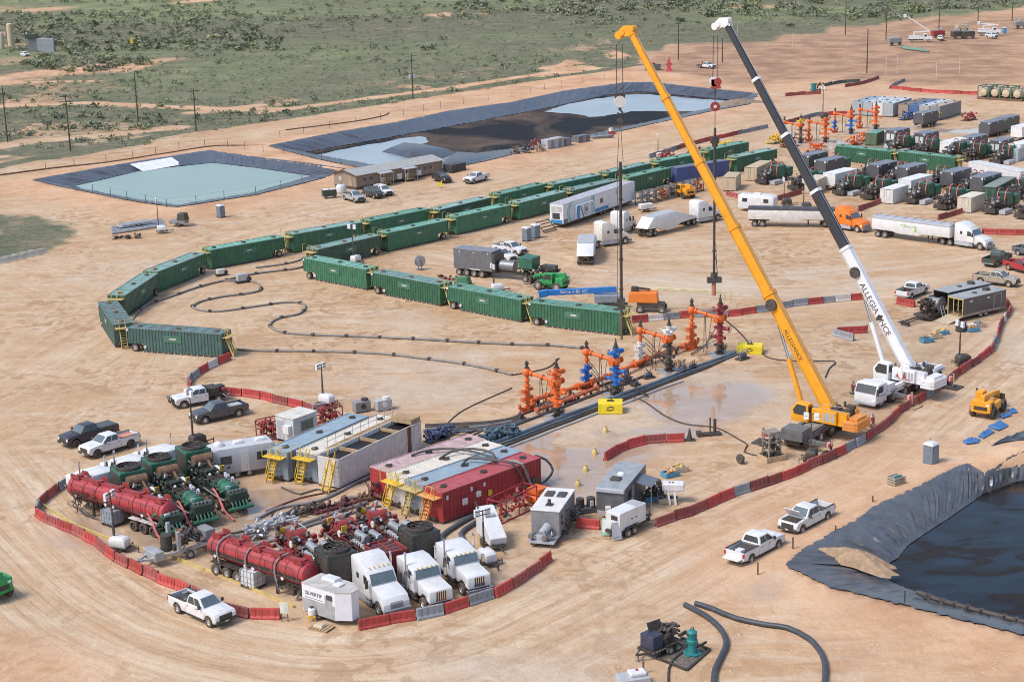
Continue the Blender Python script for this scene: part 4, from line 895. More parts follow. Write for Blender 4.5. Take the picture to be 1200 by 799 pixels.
# ---------------------------------------------------------------- road tractors
def make_tractor(body,classic=False,hood_hi=1.0,roofz=3.75,stack=True):
    """sleeper tractor: steer axle at x=2.9, drive axles at -2.3 and -3.6"""
    root = empty('road_tractor'); W = 1.2
    if classic:
        prof = [(-1.5,1.0),(-1.5,3.05),(-.3,3.12),(.3,2.98),(1.55,2.86),(1.85,2.05),(1.85,1.0)]
        hood = [(1.87,.9),(2.3,.9)]+arc(2.95,.62,.66,pi-.42,.42)+[(3.6,.9),(4.05,.85),(4.08,1.0),(4.05,1.75),(3.95,1.86),(1.87,2.04)]; hw = 1.0
    else:
        prof = [(-1.5,.95),(-1.5,roofz-.15),(-1.2,roofz),(-.2,roofz+.04),(.7,roofz-.45),(1.35,2.95),(1.95,2.05),(1.95,.95)]
        hood = [(1.97,.8),(2.35,.8)]+arc(2.95,.60,.64,pi-.35,.35)+[(3.55,.8),(3.85,.62),(4.0,.75),(3.98,1.2),(3.72,1.62),(3.3,1.80),(1.97,2.05)]; hw = 1.12
    c = part('cab',body,root,lambda m: m.prism(prof,-W,W),.10,40)
    h = part('hood',body,root,lambda m: m.prism(hood,-hw,hw),.10,40)
    # glass
    (xa,za),(xb,zb) = (prof[-3],prof[-2]) if not classic else (prof[4],prof[5])
    d = (Vector((xb,0,zb))-Vector((xa,0,za)))
    a,b_ = Vector((xa,0,za))+d*.10,Vector((xa,0,za))+d*.92
    quadp('windscreen',glass_b,c,[(b_.x+.02,-1.06,b_.z),(b_.x+.02,1.06,b_.z),(a.x+.02,1.0,a.z),(a.x+.02,-1.0,a.z)],.03)
    for s in (-1,1):
        y0,y1 = (W-.01,W+.02) if s > 0 else (-W-.02,-W+.01)
        part('side_window',glass,c,lambda m: m.prism([(.75,1.95),(1.62,1.95),(1.30,2.62),(.75,2.68)],y0,y1))
        part('sleeper_window',glass,c,lambda m: m.box(-.5,-.1,y0,y1,2.1,2.55)) if not classic else None
        part('door',body,c,lambda m: m.box(.65,1.8,y0+.0,y1-.005*s,1.05,1.93))
        part('mirror',chrome if classic else blk,root,lambda m: (m.box(1.75,1.9,s*1.35 if s > 0 else -1.6,1.6 if s > 0 else -1.35,1.95,2.6),m.bar((1.8,s*1.2,2.5),(1.8,s*1.45,2.5),.05)),.02)
        part('fuel_tank',chrome if classic else gry_l,root,lambda m: m.cyl((-1.3,s*.98,.72),(.9,s*.98,.72),.34,14) if classic else m.box(-1.4,1.7,s*.9 if s > 0 else -1.2,1.2 if s > 0 else -.9,.38,.95),.0,40)
        part('step',steel,root,lambda m: (m.box(.95,1.75,s*.95 if s > 0 else -1.2,1.2 if s > 0 else -.95,.45,.52),m.box(.95,1.75,s*.95 if s > 0 else -1.2,1.2 if s > 0 else -.95,.8,.87)))
        part('headlight',lamp_w,root,lambda m: m.box(3.55,3.92,s*.78 if s > 0 else -hw-.01,hw+.01 if s > 0 else -.78,1.0,1.28),.03)
        if classic or s > 0:
            if stack: part('exhaust_stack',chrome,root,lambda m: (m.cyl((-.0+.55,s*1.32,1.0),(.55,s*1.32,2.5),.15,10),m.cyl((.55,s*1.32,2.5),(.55,s*1.32,3.8),.085,8),m.cyl((.55,s*1.32,3.8),(.42,s*1.32,4.0),.085,8)),0,40)
    g = part('grille',chrome if classic else gry_m,root,lambda m: m.box(3.98,4.10,-.48,.48,.95,1.78) if classic else m.prism([(3.70,1.62),(4.02,1.15),(4.03,.72),(3.98,.72)],-.55,.55),.02)
    if classic:
        for i in range(5): part('grille_slot',blk,g,lambda m: m.box(4.101,4.11,-.42+i*.18,-.31+i*.18,1.0,1.72))
    part('bumper',chrome if classic else gry_m,root,lambda m: m.box(3.95,4.2,-1.2,1.2,.38,.78),.05)
    part('marker_light',yel,root,lambda m: [m.box((xa if classic else 1.0),(xa if classic else 1.0)+.12,-.8+i*.4-.05,-.8+i*.4+.05,(za if classic else 3.22),(za if classic else 3.22)+.09) for i in range(5)])
    part('frame',dsteel,root,lambda m: (m.box(-4.4,3.6,-.5,-.36,.75,1.0),m.box(-4.4,3.6,.36,.5,.75,1.0),m.box(-4.4,-4.25,-.36,.36,.75,1.0)))
    part('fifth_wheel',dsteel,root,lambda m: (m.cyl((-2.95,0,1.0),(-2.95,0,1.14),.5,14),m.box(-3.9,-3.4,-.35,.35,1.0,1.08)))
    part('deck_plate',steel,root,lambda m: m.box(-2.3,-1.55,-.45,.45,1.0,1.04))
    part('axles',dsteel,root,lambda m: [m.box(x-.12,x+.12,-.95,.95,.42,.62) for x in (-3.6,-2.3,2.95)])
    for s in (-1,1):
        wheel(root,2.95,s*1.0,.52,.52,.32,s)
        for x in (-2.3,-3.6): wheel(root,x,s*.9,.52,.52,.56,s)
        part('mud_flap',blk,root,lambda m: m.box(-4.42,-4.4,s*.9-.3,s*.9+.3,.25,.95))
    return root
def tractor_at(key,rear,front,label,**kw):
    """near steer wheel foot and any point behind it on the same side"""
    a,b = G(*rear),G(*front); d = (b-a).normalized(); rz = atan2(d.y,d.x); n = Vector((-d.y,d.x,0)); n = n if n.dot(b) > 0 else -n
    return inst(('tr',key),lambda: make_tractor(**kw),label,'truck',b + n*1.0 - d*2.95,rz,'road tractors')
cream = P('cream_truck_paint',(.70,.67,.60),.4,var=.1)
tractor_at('aero',(405,690),(445,721),'white high roof sleeper tractor beside the lettered white trailer',body=white)
tractor_at('classic',(460,684.5),(497,714),'white long hood tractor with chrome stacks between two other tractors',body=white,classic=True)
tractor_at('classic',(505,668),(542,697),'white long hood tractor at the right end of the tractor row',body=white,classic=True)
# ---------------------------------------------------------------- semi trailers
def make_hopper(col,roofc,L=11.6):
    """bottom dump trailer: rear axles at x=0.., kingpin at x=L-1"""
    root = empty('hopper_trailer'); W = 1.25
    prof = [(-.9,1.45),(.7,3.05),(6.6,3.25),(L,1.75),(L,1.5),(7.6,1.25),(5.4,.55),(4.0,.55),(1.8,1.25)]
    part('hopper',col,root,lambda m: m.prism(prof,-W,W),.04,30)
    quadp('tarp',roofc,root,[(.75,-W*.93,3.08),(6.6,-W*.93,3.27),(6.6,W*.93,3.27),(.75,W*.93,3.08)],.05)
    for x in (1.5,3.0,4.6,6.0): part('side_rib',col,root,lambda m: (m.box(x-.05,x+.05,-W-.05,-W-.001,1.2,3.0),m.box(x-.05,x+.05,W+.001,W+.05,1.2,3.0)))
    part('frame',dsteel,root,lambda m: (m.box(-1.0,2.2,-.5,-.35,.9,1.2),m.box(-1.0,2.2,.35,.5,.9,1.2),m.box(7.6,L,-.5,.5,1.2,1.4)))
    part('rear_bumper',blk,root,lambda m: (m.box(-1.1,-1.0,-1.2,1.2,.5,.7),m.box(-1.08,-1.02,-.6,-.5,.6,1.2),m.box(-1.08,-1.02,.5,.6,.6,1.2)))
    part('axles',dsteel,root,lambda m: [m.box(x-.1,x+.1,-.95,.95,.42,.62) for x in (0,1.25)])
    for x in (0,1.25):
        for s in (-1,1): wheel(root,x,s*.9,.5,.5,.56,s)
    return root
def make_box_trailer(col,top,L=12.2,H=3.1,logo=False):
    root = empty('bulk_trailer'); W = 1.25
    prof = [(-1.0,1.25),(-1.0,H),(L,H),(L,1.35),(8.0,1.35),(7.2,1.0),(3.6,1.0),(2.6,1.25)]
    part('body',col,root,lambda m: m.prism(prof,-W,W),.05,30)
    part('tarp',top,root,lambda m: m.loft([[(x,-W-.03,H-.16),(x,-W-.03,H+.02),(x,-W*.5,H+.22),(x,W*.5,H+.22),(x,W+.03,H+.02),(x,W+.03,H-.16)] for x in (-1.05,L*.25,L*.5,L*.75,L+.05)]),0,50)
    for i in range(9): part('tarp_bow',gry_m,root,lambda m: m.tube([(-.6+i*(L+.3)/8,-W-.04,H-.1),(-.6+i*(L+.3)/8,-W*.5,H+.25),(-.6+i*(L+.3)/8,W*.5,H+.25),(-.6+i*(L+.3)/8,W+.04,H-.1)],.035,5))
    part('frame',dsteel,root,lambda m: (m.box(-1.0,2.4,-.5,-.35,.9,1.2),m.box(-1.0,2.4,.35,.5,.9,1.2),m.box(8.2,L,-.5,.5,1.15,1.35)))
    part('landing_leg',dsteel,root,lambda m: (m.box(8.6,8.75,-.75,-.6,.2,1.3),m.box(8.6,8.75,.6,.75,.2,1.3)))
    part('axles',dsteel,root,lambda m: [m.box(x-.1,x+.1,-.95,.95,.42,.62) for x in (0,1.25)])
    for x in (0,1.25):
        for s in (-1,1): wheel(root,x,s*.9,.5,.5,.56,s)
    if logo:
        gl = P('lime_logo',(.22,.55,.10),.5,var=.1)
        yy = -W-.012
        part('logo_script',gl,root,lambda m: (m.tube(spline([(4.1,yy,2.35),(4.5,yy,2.6),(4.9,yy,2.45),(4.7,yy,2.2),(4.4,yy,2.3)],.1),.05,5),m.tube(spline([(4.9,yy,2.7),(5.0,yy,2.25),(5.3,yy,2.45),(5.5,yy,2.2),(5.8,yy,2.4),(6.0,yy,2.2),(6.3,yy,2.4),(6.5,yy,2.2),(6.7,yy,2.5)],.1),.05,5),m.tube(spline([(6.7,yy,2.5),(6.85,yy,2.2),(6.7,yy,1.8)],.1),.08,5)))
        part('logo_drop',gl,root,lambda m: m.prism([(6.5,1.6),(6.75,1.55),(6.95,1.75),(6.8,2.05),(6.55,1.9)],yy-.01,yy+.01))
    return root
def semi_at(key,rear_px,build,fx,label,cat='trailer',front_px=None):
    """rear trailer wheel foot (near side) and a near side wheel foot further forward"""
    a,b = G(*rear_px),G(*front_px); d = (b-a).normalized(); n = Vector((-d.y,d.x,0)); n = n if n.dot(b) > 0 else -n
    return inst(key,build,label,cat,a+n*.9,atan2(d.y,d.x),'bulk trailers')
semi_at('hopA',(761,278),lambda: make_hopper(white,gry_l),0,'white hopper trailer with grey tarp behind the orange boom',front_px=(841,258.7))
tractor_at('aero',(807,264.5),(841,258.7),'white sleeper tractor pulling the hopper trailer behind the orange boom',body=white)
semi_at('hopA',(693,310),lambda: make_hopper(white,gry_l),0,'white hopper trailer seen from behind beside the cream tractor',front_px=(697,291))
tractor_at('cream',(712,289),(732.5,286),'cream sleeper tractor beside the hopper trailer seen from behind',body=cream,roofz=3.85)
tractor_at('aero',(728,277),(742,270),'white tractor half hidden behind the cream tractor and the crane rope',body=white)
semi_at('boxO',(884,265.5),lambda: make_box_trailer(white_d,gry_d,13.0,3.0),0,'long white trailer with dark tarp pulled by the orange tractor',front_px=(971,267.3))
tractor_at('orange',(971,267),(1004.5,272.5),'orange sleeper tractor crossed by the black crane boom',body=P('truck_orange',(.80,.19,.02),.35,var=.08,dust=.06))
semi_at('boxL',(1029,277.5),lambda: make_box_trailer(white,gry_l,12.6,3.15,True),0,'white trailer with green script logo and grey tarp',front_px=(1111,288.5))
tractor_at('aero',(1101,286),(1148.3,293.3),'white sleeper tractor pulling the trailer with the green logo',body=white)
def make_bunk():
    root = empty('travel_trailer')
    part('body',white,root,lambda m: m.prism([(-3.2,.55),(-3.2,2.85),(2.2,2.95),(3.2,2.6),(3.2,.55)],-1.15,1.15),.06,35)
    for x in (-2.4,1.4): part('window',glass,root,lambda m: m.box(x,x+.9,-1.17,-1.14,1.7,2.35))
    part('door',white_d,root,lambda m: m.box(.1,.8,-1.17,-1.14,.6,2.45)); part('roof_vent',white,root,lambda m: m.box(-.6,.6,-.4,.4,2.9,3.2),.06)
    part('chassis',dsteel,root,lambda m: m.box(-3.2,4.2,-.1,.1,.4,.58)); part('axle',dsteel,root,lambda m: m.box(-.1,.1,-.95,.95,.3,.42))
    for s in (-1,1): wheel(root,0,s*1.0,.36,.36,.24,s)
    return root
mid,rz,ln = between((872,248),(902,250)); inst('bunk',make_bunk,'small white travel trailer standing behind the long dark topped trailer','trailer',mid+Vector((.3,1.2,0)),rz)
# ================================================================ CRANES
def pix(p):
    x,y,z = p[0],p[1],p[2]-CAM_H; zc = y*cos(CAM_TH)-z*sin(CAM_TH); up = y*sin(CAM_TH)+z*cos(CAM_TH)
    u,v = CAM_F*x/zc,-CAM_F*up/zc; c,s = cos(CAM_RO),sin(CAM_RO); return 600+c*u-s*v,399.5+s*u+c*v
def z_at(g,py):
    lo,hi = 0.,70.
    for _ in range(40):
        mid_ = (lo+hi)/2
        if pix((g.x,g.y,mid_))[1] > py: lo = mid_
        else: hi = mid_
    return lo
LETTER_M = {}
stripe_m = P('red_white_chevron',(.62,.20,.20),.5,var=.1)
def make_carrier(col,axles,L,cab=True):
    """crane carrier: x forward, centre of slew at x=0"""
    r = empty('crane_carrier'); xf,xb = L*.5,-L*.5
    part('deck',col,r,lambda m: (m.box(xb,xf-2.4,-1.3,1.3,1.05,1.55),m.box(xb+.3,xf-2.6,-1.2,-.8,1.55,1.75),m.box(xb+.3,xf-2.6,.8,1.2,1.55,1.75)),.03)
    part('chassis',dsteel,r,lambda m: (m.box(xb+.2,xf-.5,-.6,.6,.55,1.05),*[m.box(xb+1.3+i*(L-2.6)/(axles-1)-.12,xb+1.3+i*(L-2.6)/(axles-1)+.12,-1.0,1.0,.55,.8) for i in range(axles)]))
    part('deck_grating',gry_m,r,lambda m: [m.box(xb+.5+i*.7,xb+1.1+i*.7,-.7,.7,1.56,1.60) for i in range(int((L-4)/.7))])
    if cab:
        c = part('cab',col,r,lambda m: m.prism([(xf-2.3,.6),(xf-2.3,2.6),(xf-.5,2.65),(xf-.05,1.75),(xf,.6)],-1.32,1.32),.06,35)
        quadp('windscreen',glass,c,[(xf+.0,-1.18,1.72),(xf+.0,1.18,1.72),(xf-.42,1.15,2.52),(xf-.42,-1.15,2.52)],.03)
        for s in (-1,1):
            part('side_window',glass,c,lambda m: m.prism([(xf-1.5,1.7),(xf-.35,1.7),(xf-.65,2.42),(xf-1.5,2.42)],s*1.315,s*1.34)); part('headlight',lamp_w,c,lambda m: m.box(xf-.02,xf+.04,s*1.0-.2,s*1.0+.2,.8,1.0)); part('mirror',blk,c,lambda m: m.box(xf-.1,xf,s*1.5-.12,s*1.5+.12,1.6,2.3))
        part('bumper',gry_l,r,lambda m: m.box(xf-.1,xf+.15,-1.32,1.32,.45,.72),.03)
        part('rear_cabinet',col,r,lambda m: m.box(xf-4.0,xf-2.45,-1.3,1.3,1.56,2.25),.04)
    for i in range(axles):
        x = xb+1.3+i*(L-2.6)/(axles-1)
        for s in (-1,1): wheel(r,x,s*1.08,.66,.66,.46,s)
        part('mudguard',dsteel,r,lambda m: (m.box(x-.75,x+.75,-1.33,-.85,1.36,1.42),m.box(x-.75,x+.75,.85,1.33,1.36,1.42)))
    return r
def outriggers(root,xsn,reach,mat):
    for x in xsn:
        for s in (-1,1):
            o = part('outrigger_beam',mat,root,lambda m: (m.box(x-.28,x+.28,s*.9 if s > 0 else -reach*.55,reach*.55 if s > 0 else -.9,.75,1.25),m.box(x-.22,x+.22,s*reach*.5 if s > 0 else -reach,reach if s > 0 else -reach*.5,.80,1.2)),.02)
            part('jack',chrome,o,lambda m: (m.cyl((x,s*reach,.15),(x,s*reach,1.6),.13,10)))
            for k in range(3): part('chevron',b_wht if k % 2 else b_red,o,lambda m: m.box(x-.32,x+.32,s*(reach-.05-k*.2)-.09,s*(reach-.05-k*.2)+.09,.78,1.24))
            part('float_pad',dsteel,o,lambda m: m.cyl((x,s*reach,.12),(x,s*reach,.2),.38,12)); part('crane_mat',wood if x > 0 else dsteel,o,lambda m: m.box(x-.9,x+.9,s*reach-.9,s*reach+.9,.01,.12))
def make_crane(name,C,tip,carrier_rz,cwt,base_m,ext_m,body,carrier_col,axles,L,cab_carrier,label,reach,secs=5,dz=1.55,orx=None,txt=None,txt_m=blk,tsize=1.0,foot=(-.9,3.0),base_frac=.30,head_m=None):
    root = empty('mobile_crane',(C.x,C.y,0),0)
    car = make_carrier(carrier_col,axles,L,cab_carrier); car.parent = root; car.rotation_euler = (0,0,carrier_rz)
    outriggers(car,orx or (-L*.30,L*.22),reach,gry_c if carrier_col is not white else gry_l)
    d = Vector((tip.x-C.x,tip.y-C.y,0)); az = atan2(d.y,d.x); D = d.length; up = empty('superstructure',(0,0,0),az); up.parent = root
    z = dz
    part('slew_ring',dsteel,up,lambda m: m.cyl((0,0,z-.3),(0,0,z+.15),1.05,20))
    part('platform',body,up,lambda m: (m.box(-4.2,2.6,-1.35,1.35,z+.15,z+.45),m.box(-3.6,-.4,-1.3,-.55,z+.45,z+1.55),m.box(-3.6,-.2,.55,1.3,z+.45,z+1.5)),.04)
    part('machinery_cover',body,up,lambda m: (m.box(-2.6,.2,1.02,1.62,z+.25,z+1.6),m.box(-2.6,.6,-1.62,-1.02,z+.25,z+1.4)),.06)
    for i in range(4): part('cover_vent',gry_l,up,lambda m: m.box(-2.4+i*.35,-2.15+i*.35,1.62,1.64,z+.5,z+1.4))
    part('warning_plate',b_wht,up,lambda m: m.prism([(-.9,z+.55),(-.1,z+.55),(-.5,z+1.3)],1.62,1.645)); part('warning_mark',b_red,up,lambda m: m.prism([(-.72,z+.65),(-.28,z+.65),(-.5,z+1.08)],1.646,1.655))
    part('counterweight',cwt,up,lambda m: (m.prism([(-4.8,-1.3),(-4.5,-1.5),(-3.3,-1.5),(-3.3,1.5),(-4.5,1.5),(-4.8,1.3)],z-.1,z+.9,plane='xy'),m.box(-4.6,-3.6,-1.0,1.0,z+.9,z+1.15)),.05)
    for i in range(3): part('counterweight_slab',cwt,up,lambda m: m.prism([(-4.86,-1.32),(-4.54,-1.56),(-3.3,-1.56),(-3.3,1.56),(-4.54,1.56),(-4.86,1.32)],z-.08+i*.32,z+.17+i*.32,plane='xy'),.02)
    for x in (-3.0,-1.7): part('winch',dsteel,up,lambda m: (m.cyl((x,-.55,z+1.2),(x,.55,z+1.2),.42,14),m.cyl((x,-.6,z+1.2),(x,-.52,z+1.2),.6,14),m.cyl((x,.52,z+1.2),(x,.6,z+1.2),.6,14)))
    part('engine_gear',dsteel,up,lambda m: (m.box(-3.4,-2.6,-1.0,-.3,z+1.55,z+1.9),m.cyl((-2.2,-.9,z+1.5),(-2.2,-.9,z+2.1),.14,8),m.box(-1.2,-.5,-1.2,-.7,z+1.5,z+1.8)))
    part('hand_rail',galv,up,lambda m: (m.tube([(-4.0,1.6,z+1.4),(-4.0,1.6,z+2.3),(-1.0,1.6,z+2.3),(-1.0,1.6,z+1.5)],.03,5),m.bar((-4,1.6,z+1.85),(-1,1.6,z+1.85),.035)))
    cb = part('operator_cab',body,up,lambda m: m.prism([(.4,z+.1),(.4,z+2.0),(1.7,z+2.1),(2.35,z+1.3),(2.3,z+.1)],1.05,2.0),.06,35)
    quadp('windscreen',glass,cb,[(2.37,1.15,z+1.25),(2.37,1.9,z+1.25),(1.78,1.9,z+2.0),(1.78,1.15,z+2.0)],.02)
    part('cab_window',glass,cb,lambda m: m.prism([(.6,z+.85),(1.95,z+.85),(2.1,z+1.25),(1.65,z+1.9),(.6,z+1.85)],1.985,2.02)); part('cab_rear_window',glass,cb,lambda m: m.box(.38,.41,1.2,1.85,z+1.0,z+1.8))
    # boom in the x-z plane of the superstructure
    A = Vector((foot[0],0,foot[1])); B = Vector((D,0,tip.z)); u = (B-A).normalized(); Lb = (B-A).length; w = Vector((-u.z,0,u.x))
    bm_e = empty('boom'); bm_e.parent = up
    def sect(a0,a1,hw,hh,mat,nm):
        def ring(t):
            c = A+u*t; return [c+w*hh*.9+Vector((0,s*hw,0)) if False else c+w*(hh*q)+Vector((0,hw*s,0)) for s,q in ((-.75,1),(.75,1),(1,.8),(1,-.45),(.55,-1),(-.55,-1),(-1,-.45),(-1,.8))]
        m = MB(); m.loft([ring(a0),ring(a1)]); return m.obj(nm,mat,bm_e,0,30)
    lens = [0,base_frac]+[base_frac+(1-base_frac)*(i+1)/(secs-1) for i in range(secs-1)]
    for i in range(secs):
        hw,hh = .50-.055*i,.66-.075*i; a0 = 0 if i == 0 else lens[i]*Lb-.3
        sect(a0-(1.2 if i == 0 else 0),lens[i+1]*Lb,hw,hh,base_m if i == 0 else ext_m,'boom_section')
        sect(lens[i+1]*Lb-.35,lens[i+1]*Lb,hw+.07,hh+.08,base_m if i == 0 else (ext_m if head_m is None else head_m),'boom_collar')
    hm = head_m or base_m; m = MB()
    for s in (-.22,.22):
        m.loft([[T_+Vector((0,s-.04,0)) for T_ in (B-u*.6+w*.5,B+u*.5+w*.45,B+u*1.0-w*.3,B+u*.9-w*1.1,B-w*.8)],[T_+Vector((0,s+.04,0)) for T_ in (B-u*.6+w*.5,B+u*.5+w*.45,B+u*1.0-w*.3,B+u*.9-w*1.1,B-w*.8)]])
    for q in (B+u*.55-w*.85,B+u*.2+w*.35): m.cyl(q-Vector((0,.36,0)),q+Vector((0,.36,0)),.36,14)
    fj = B+Vector((1.5,0,-.35)); m.bar(B+u*.3-w*.6,fj,.5,.45); m.cyl(fj-Vector((0,.3,0)),fj+Vector((0,.3,0)),.42,14)
    m.obj('boom_head',hm,bm_e,0,30)
    # luffing cylinder
    p0 = Vector((1.9,0,z+.4)); p1 = A+u*(.235*Lb)-w*.55; q = p0.lerp(p1,.58)
    part('luffing_cylinder',base_m,up,lambda m: m.cyl(p0,q,.27,14),0,40); part('luffing_rod',chrome,up,lambda m: m.cyl(q,p1,.17,12),0,40)
    part('boom_pivot',base_m,up,lambda m: (m.prism([(-2.0,z+.4),(.4,z+.4),(-.5,foot[1]+.5),(-1.3,foot[1]+.5)],-.75,-.58),m.prism([(-2.0,z+.4),(.4,z+.4),(-.5,foot[1]+.5),(-1.3,foot[1]+.5)],.58,.75)))
    part('hoist_line',galv,up,lambda m: m.tube([(-1.7,.1,z+1.6)]+[tuple(A+u*(Lb*k/6)+w*(.75-.05*k)) for k in range(1,7)]+[tuple(B+u*.3+w*.7)],.025,4))
    part('hose_reel',dsteel,bm_e,lambda m: m.cyl(A+u*(.27*Lb)+Vector((0,.52,0)),A+u*(.27*Lb)+Vector((0,.75,0)),.62,18))
    if txt:
        # lettering on the side of the base section that faces the camera, reading down the boom
        n = Vector((0,1,0)); xa = -u; ya = n.cross(xa)
        t = text_mesh(bm_e,txt,tsize,txt_m,(0,0,0),(0,0,0),'boom_lettering',.008)
        c = A+u*(.165*Lb)+Vector((0,.515,0)); LETTER_M[label] = t.matrix_local = Matrix(((xa.x,ya.x,n.x,c.x),(xa.y,ya.y,n.y,c.y),(xa.z,ya.z,n.z,c.z),(0,0,0,1)))
    tag(root,label,'crane','mobile cranes'); return root,az
g1 = G(729,461); g2 = G(836,413)
tip1 = Vector((g1.x,g1.y,39.6)); tip2 = Vector((g2.x,g2.y,39.0))
C1 = G(962,489,1.8); C2 = G(1056,441,1.8)
def back_off(C,tip,d):
    """boom tip so that the hook sheave, ahead of it, hangs over the well"""
    v = Vector((tip.x-C.x,tip.y-C.y,0)).normalized(); return Vector((tip.x-v.x*d,tip.y-v.y*d,tip.z))
cr_white = P('crane_white',(.76,.76,.77),.4,var=.08,dust=.12); cr_black = P('crane_black_boom',(.028,.034,.045),.35,var=.15,dust=.06)
cw_o = P('counterweight_orange',(.72,.27,.05),.45,var=.15,dust=.15)
crane1,az1 = make_crane('crane',C1,back_off(C1,tip1,1.5),R(54),cw_o,org_c,org_c,org_c,gry_c,5,12.5,False,'orange yellow telescopic crane on grey outriggers with raised boom',3.7,txt='ALLEGIANCE',txt_m=P('letter_dark',(.05,.035,.02),.5),tsize=.62,orx=(-5.4,4.6),head_m=org_c)
crane2,az2 = make_crane('crane',C2,back_off(C2,tip2,1.5),R(47+180),cr_white,cr_white,cr_black,cr_white,cr_white,6,15.0,True,'white telescopic crane with black extended boom sections',3.6,txt='ALLEGIA   NCE',txt_m=blk,tsize=.98,base_frac=.34,orx=(-5.0,4.0),head_m=cr_white)
up2 = [c for c in crane2.children if c.name.startswith('superstructure')][0]; boom2 = [c for c in up2.children if c.name.startswith('boom') and c.type == 'EMPTY'][0]
# emblem between the letters, red mark on the side cover
let = [c for c in boom2.children if c.name.startswith('boom_lettering')][0]
e = part('emblem',blk,boom2,lambda m: m.prism([(-.34,.1),(0,.52),(.34,.1),(.18,-.35),(0,-.55),(-.18,-.35)],0,.02,plane='xy')); e.matrix_local = LETTER_M['white telescopic crane with black extended boom sections'] @ Matrix.Translation((1.02,0,0))
part('company_mark',b_red,up2,lambda m: m.prism([(-1.6,2.2),(-1.15,2.2),(-1.3,2.75),(-1.42,2.95)],1.645,1.655))
text_mesh(up2,'ALLEGIANCE',.26,b_red,(-1.35,1.66,2.05),(pi/2,0,pi),'cover_lettering',.004)
# rear gear box of the orange crane's carrier
part('tool_cabinet',gry_c,[c for c in crane1.children if c.name.startswith('crane_carrier')][0],lambda m: (m.box(-6.6,-4.6,-1.15,1.15,1.2,2.3),m.box(-6.62,-6.6,-1.0,1.0,1.9,2.05)),.04)
# ---------------------------------------------------------------- hanging loads
def hung(name,g,parts_,label,cat):
    r = empty(name,(g.x,g.y,0),0)
    for nm,mt,fn in parts_: part(nm,mt,r,fn,0,40)
    tag(r,label,cat); return r
Z1 = lambda py: z_at(g1,py); Z2 = lambda py: z_at(g2,py)
hung('hook_block',g1,[('rope',dsteel,lambda m: (m.cyl((-.35,0,Z1(112)),(-.3,0,Z1(52)),.045,5),m.cyl((.35,.1,Z1(112)),(.3,.1,Z1(52)),.045,5))),
     ('block',blk,lambda m: m.box(-.55,.55,-.3,.3,Z1(116),Z1(109))),('sheave_cover',white_d,lambda m: (m.cyl((0,-.35,Z1(119)),(0,.35,Z1(119)),.62,16),m.prism([(-.3,Z1(126)),(.3,Z1(126)),(.55,Z1(117)),(-.55,Z1(117))],-.3,.3))),
     ('hook',dsteel,lambda m: (m.cyl((0,0,Z1(129)),(0,0,Z1(124)),.16,8),m.tube([(0,0,Z1(129)),(.28,0,Z1(132)),(0,0,Z1(135)),(-.26,0,Z1(132))],.1,6)))],'black and white hook block hanging from the orange crane','hook block')
hung('wireline_tool',g1,[('sling',dsteel,lambda m: (m.cyl((-.3,0,Z1(190)),(0,0,Z1(135)),.03,5),m.cyl((.3,0,Z1(190)),(0,0,Z1(135)),.03,5),m.cyl((-.45,0,Z1(360)),(-.3,0,Z1(190)),.025,4))),('sheave',dsteel,lambda m: m.cyl((0,-.12,Z1(142)),(0,.12,Z1(142)),.3,12)),
     ('lubricator',blk,lambda m: (m.cyl((0,0,Z1(352)),(0,0,Z1(190)),.17,10),*[m.cyl((0,0,Z1(y)),(0,0,Z1(y-2)),.24,10) for y in (200,235,270,305,340)])),('valve',dsteel,lambda m: (m.box(-.4,.4,-.3,.3,Z1(362),Z1(350)),m.cyl((-.7,0,Z1(356)),(.7,0,Z1(356)),.16,8))),('tail_pipe',rusty,lambda m: m.cyl((0,0,Z1(398)),(0,0,Z1(362)),.13,8))],'long black lubricator pipe hanging under the orange crane boom','pipe')
hung('hook_block',g2,[('rope',dsteel,lambda m: (m.cyl((-.3,0,Z2(93)),(-.25,0,Z2(42)),.045,5),m.cyl((.3,.1,Z2(93)),(.25,.1,Z2(42)),.045,5))),
     ('sheave_cover',white_d,lambda m: (m.cyl((-.1,-.3,Z2(96)),(-.1,.3,Z2(96)),.55,16),m.box(-.5,.3,-.3,.3,Z2(102),Z2(93)))),('red_plate',b_red,lambda m: (m.cyl((.25,-.34,Z2(96)),(.25,.34,Z2(96)),.45,16),m.box(-.5,.6,-.32,.32,Z2(104),Z2(101)))),
     ('hook',dsteel,lambda m: m.cyl((0,0,Z2(113)),(0,0,Z2(104)),.1,8))],'red and white hook block hanging from the white crane','hook block')
hung('wireline_sheave',g2,[('line',dsteel,lambda m: m.cyl((0,0,Z2(150)),(0,0,Z2(112)),.045,5)),('wheel',b_red,lambda m: (m.cyl((0,-.15,Z2(125)),(0,.15,Z2(125)),.55,18))),('hub',white_d,lambda m: m.cyl((0,-.2,Z2(125)),(0,.2,Z2(125)),.2,12))],'round red sheave wheel hanging below the white crane hook','sheave')
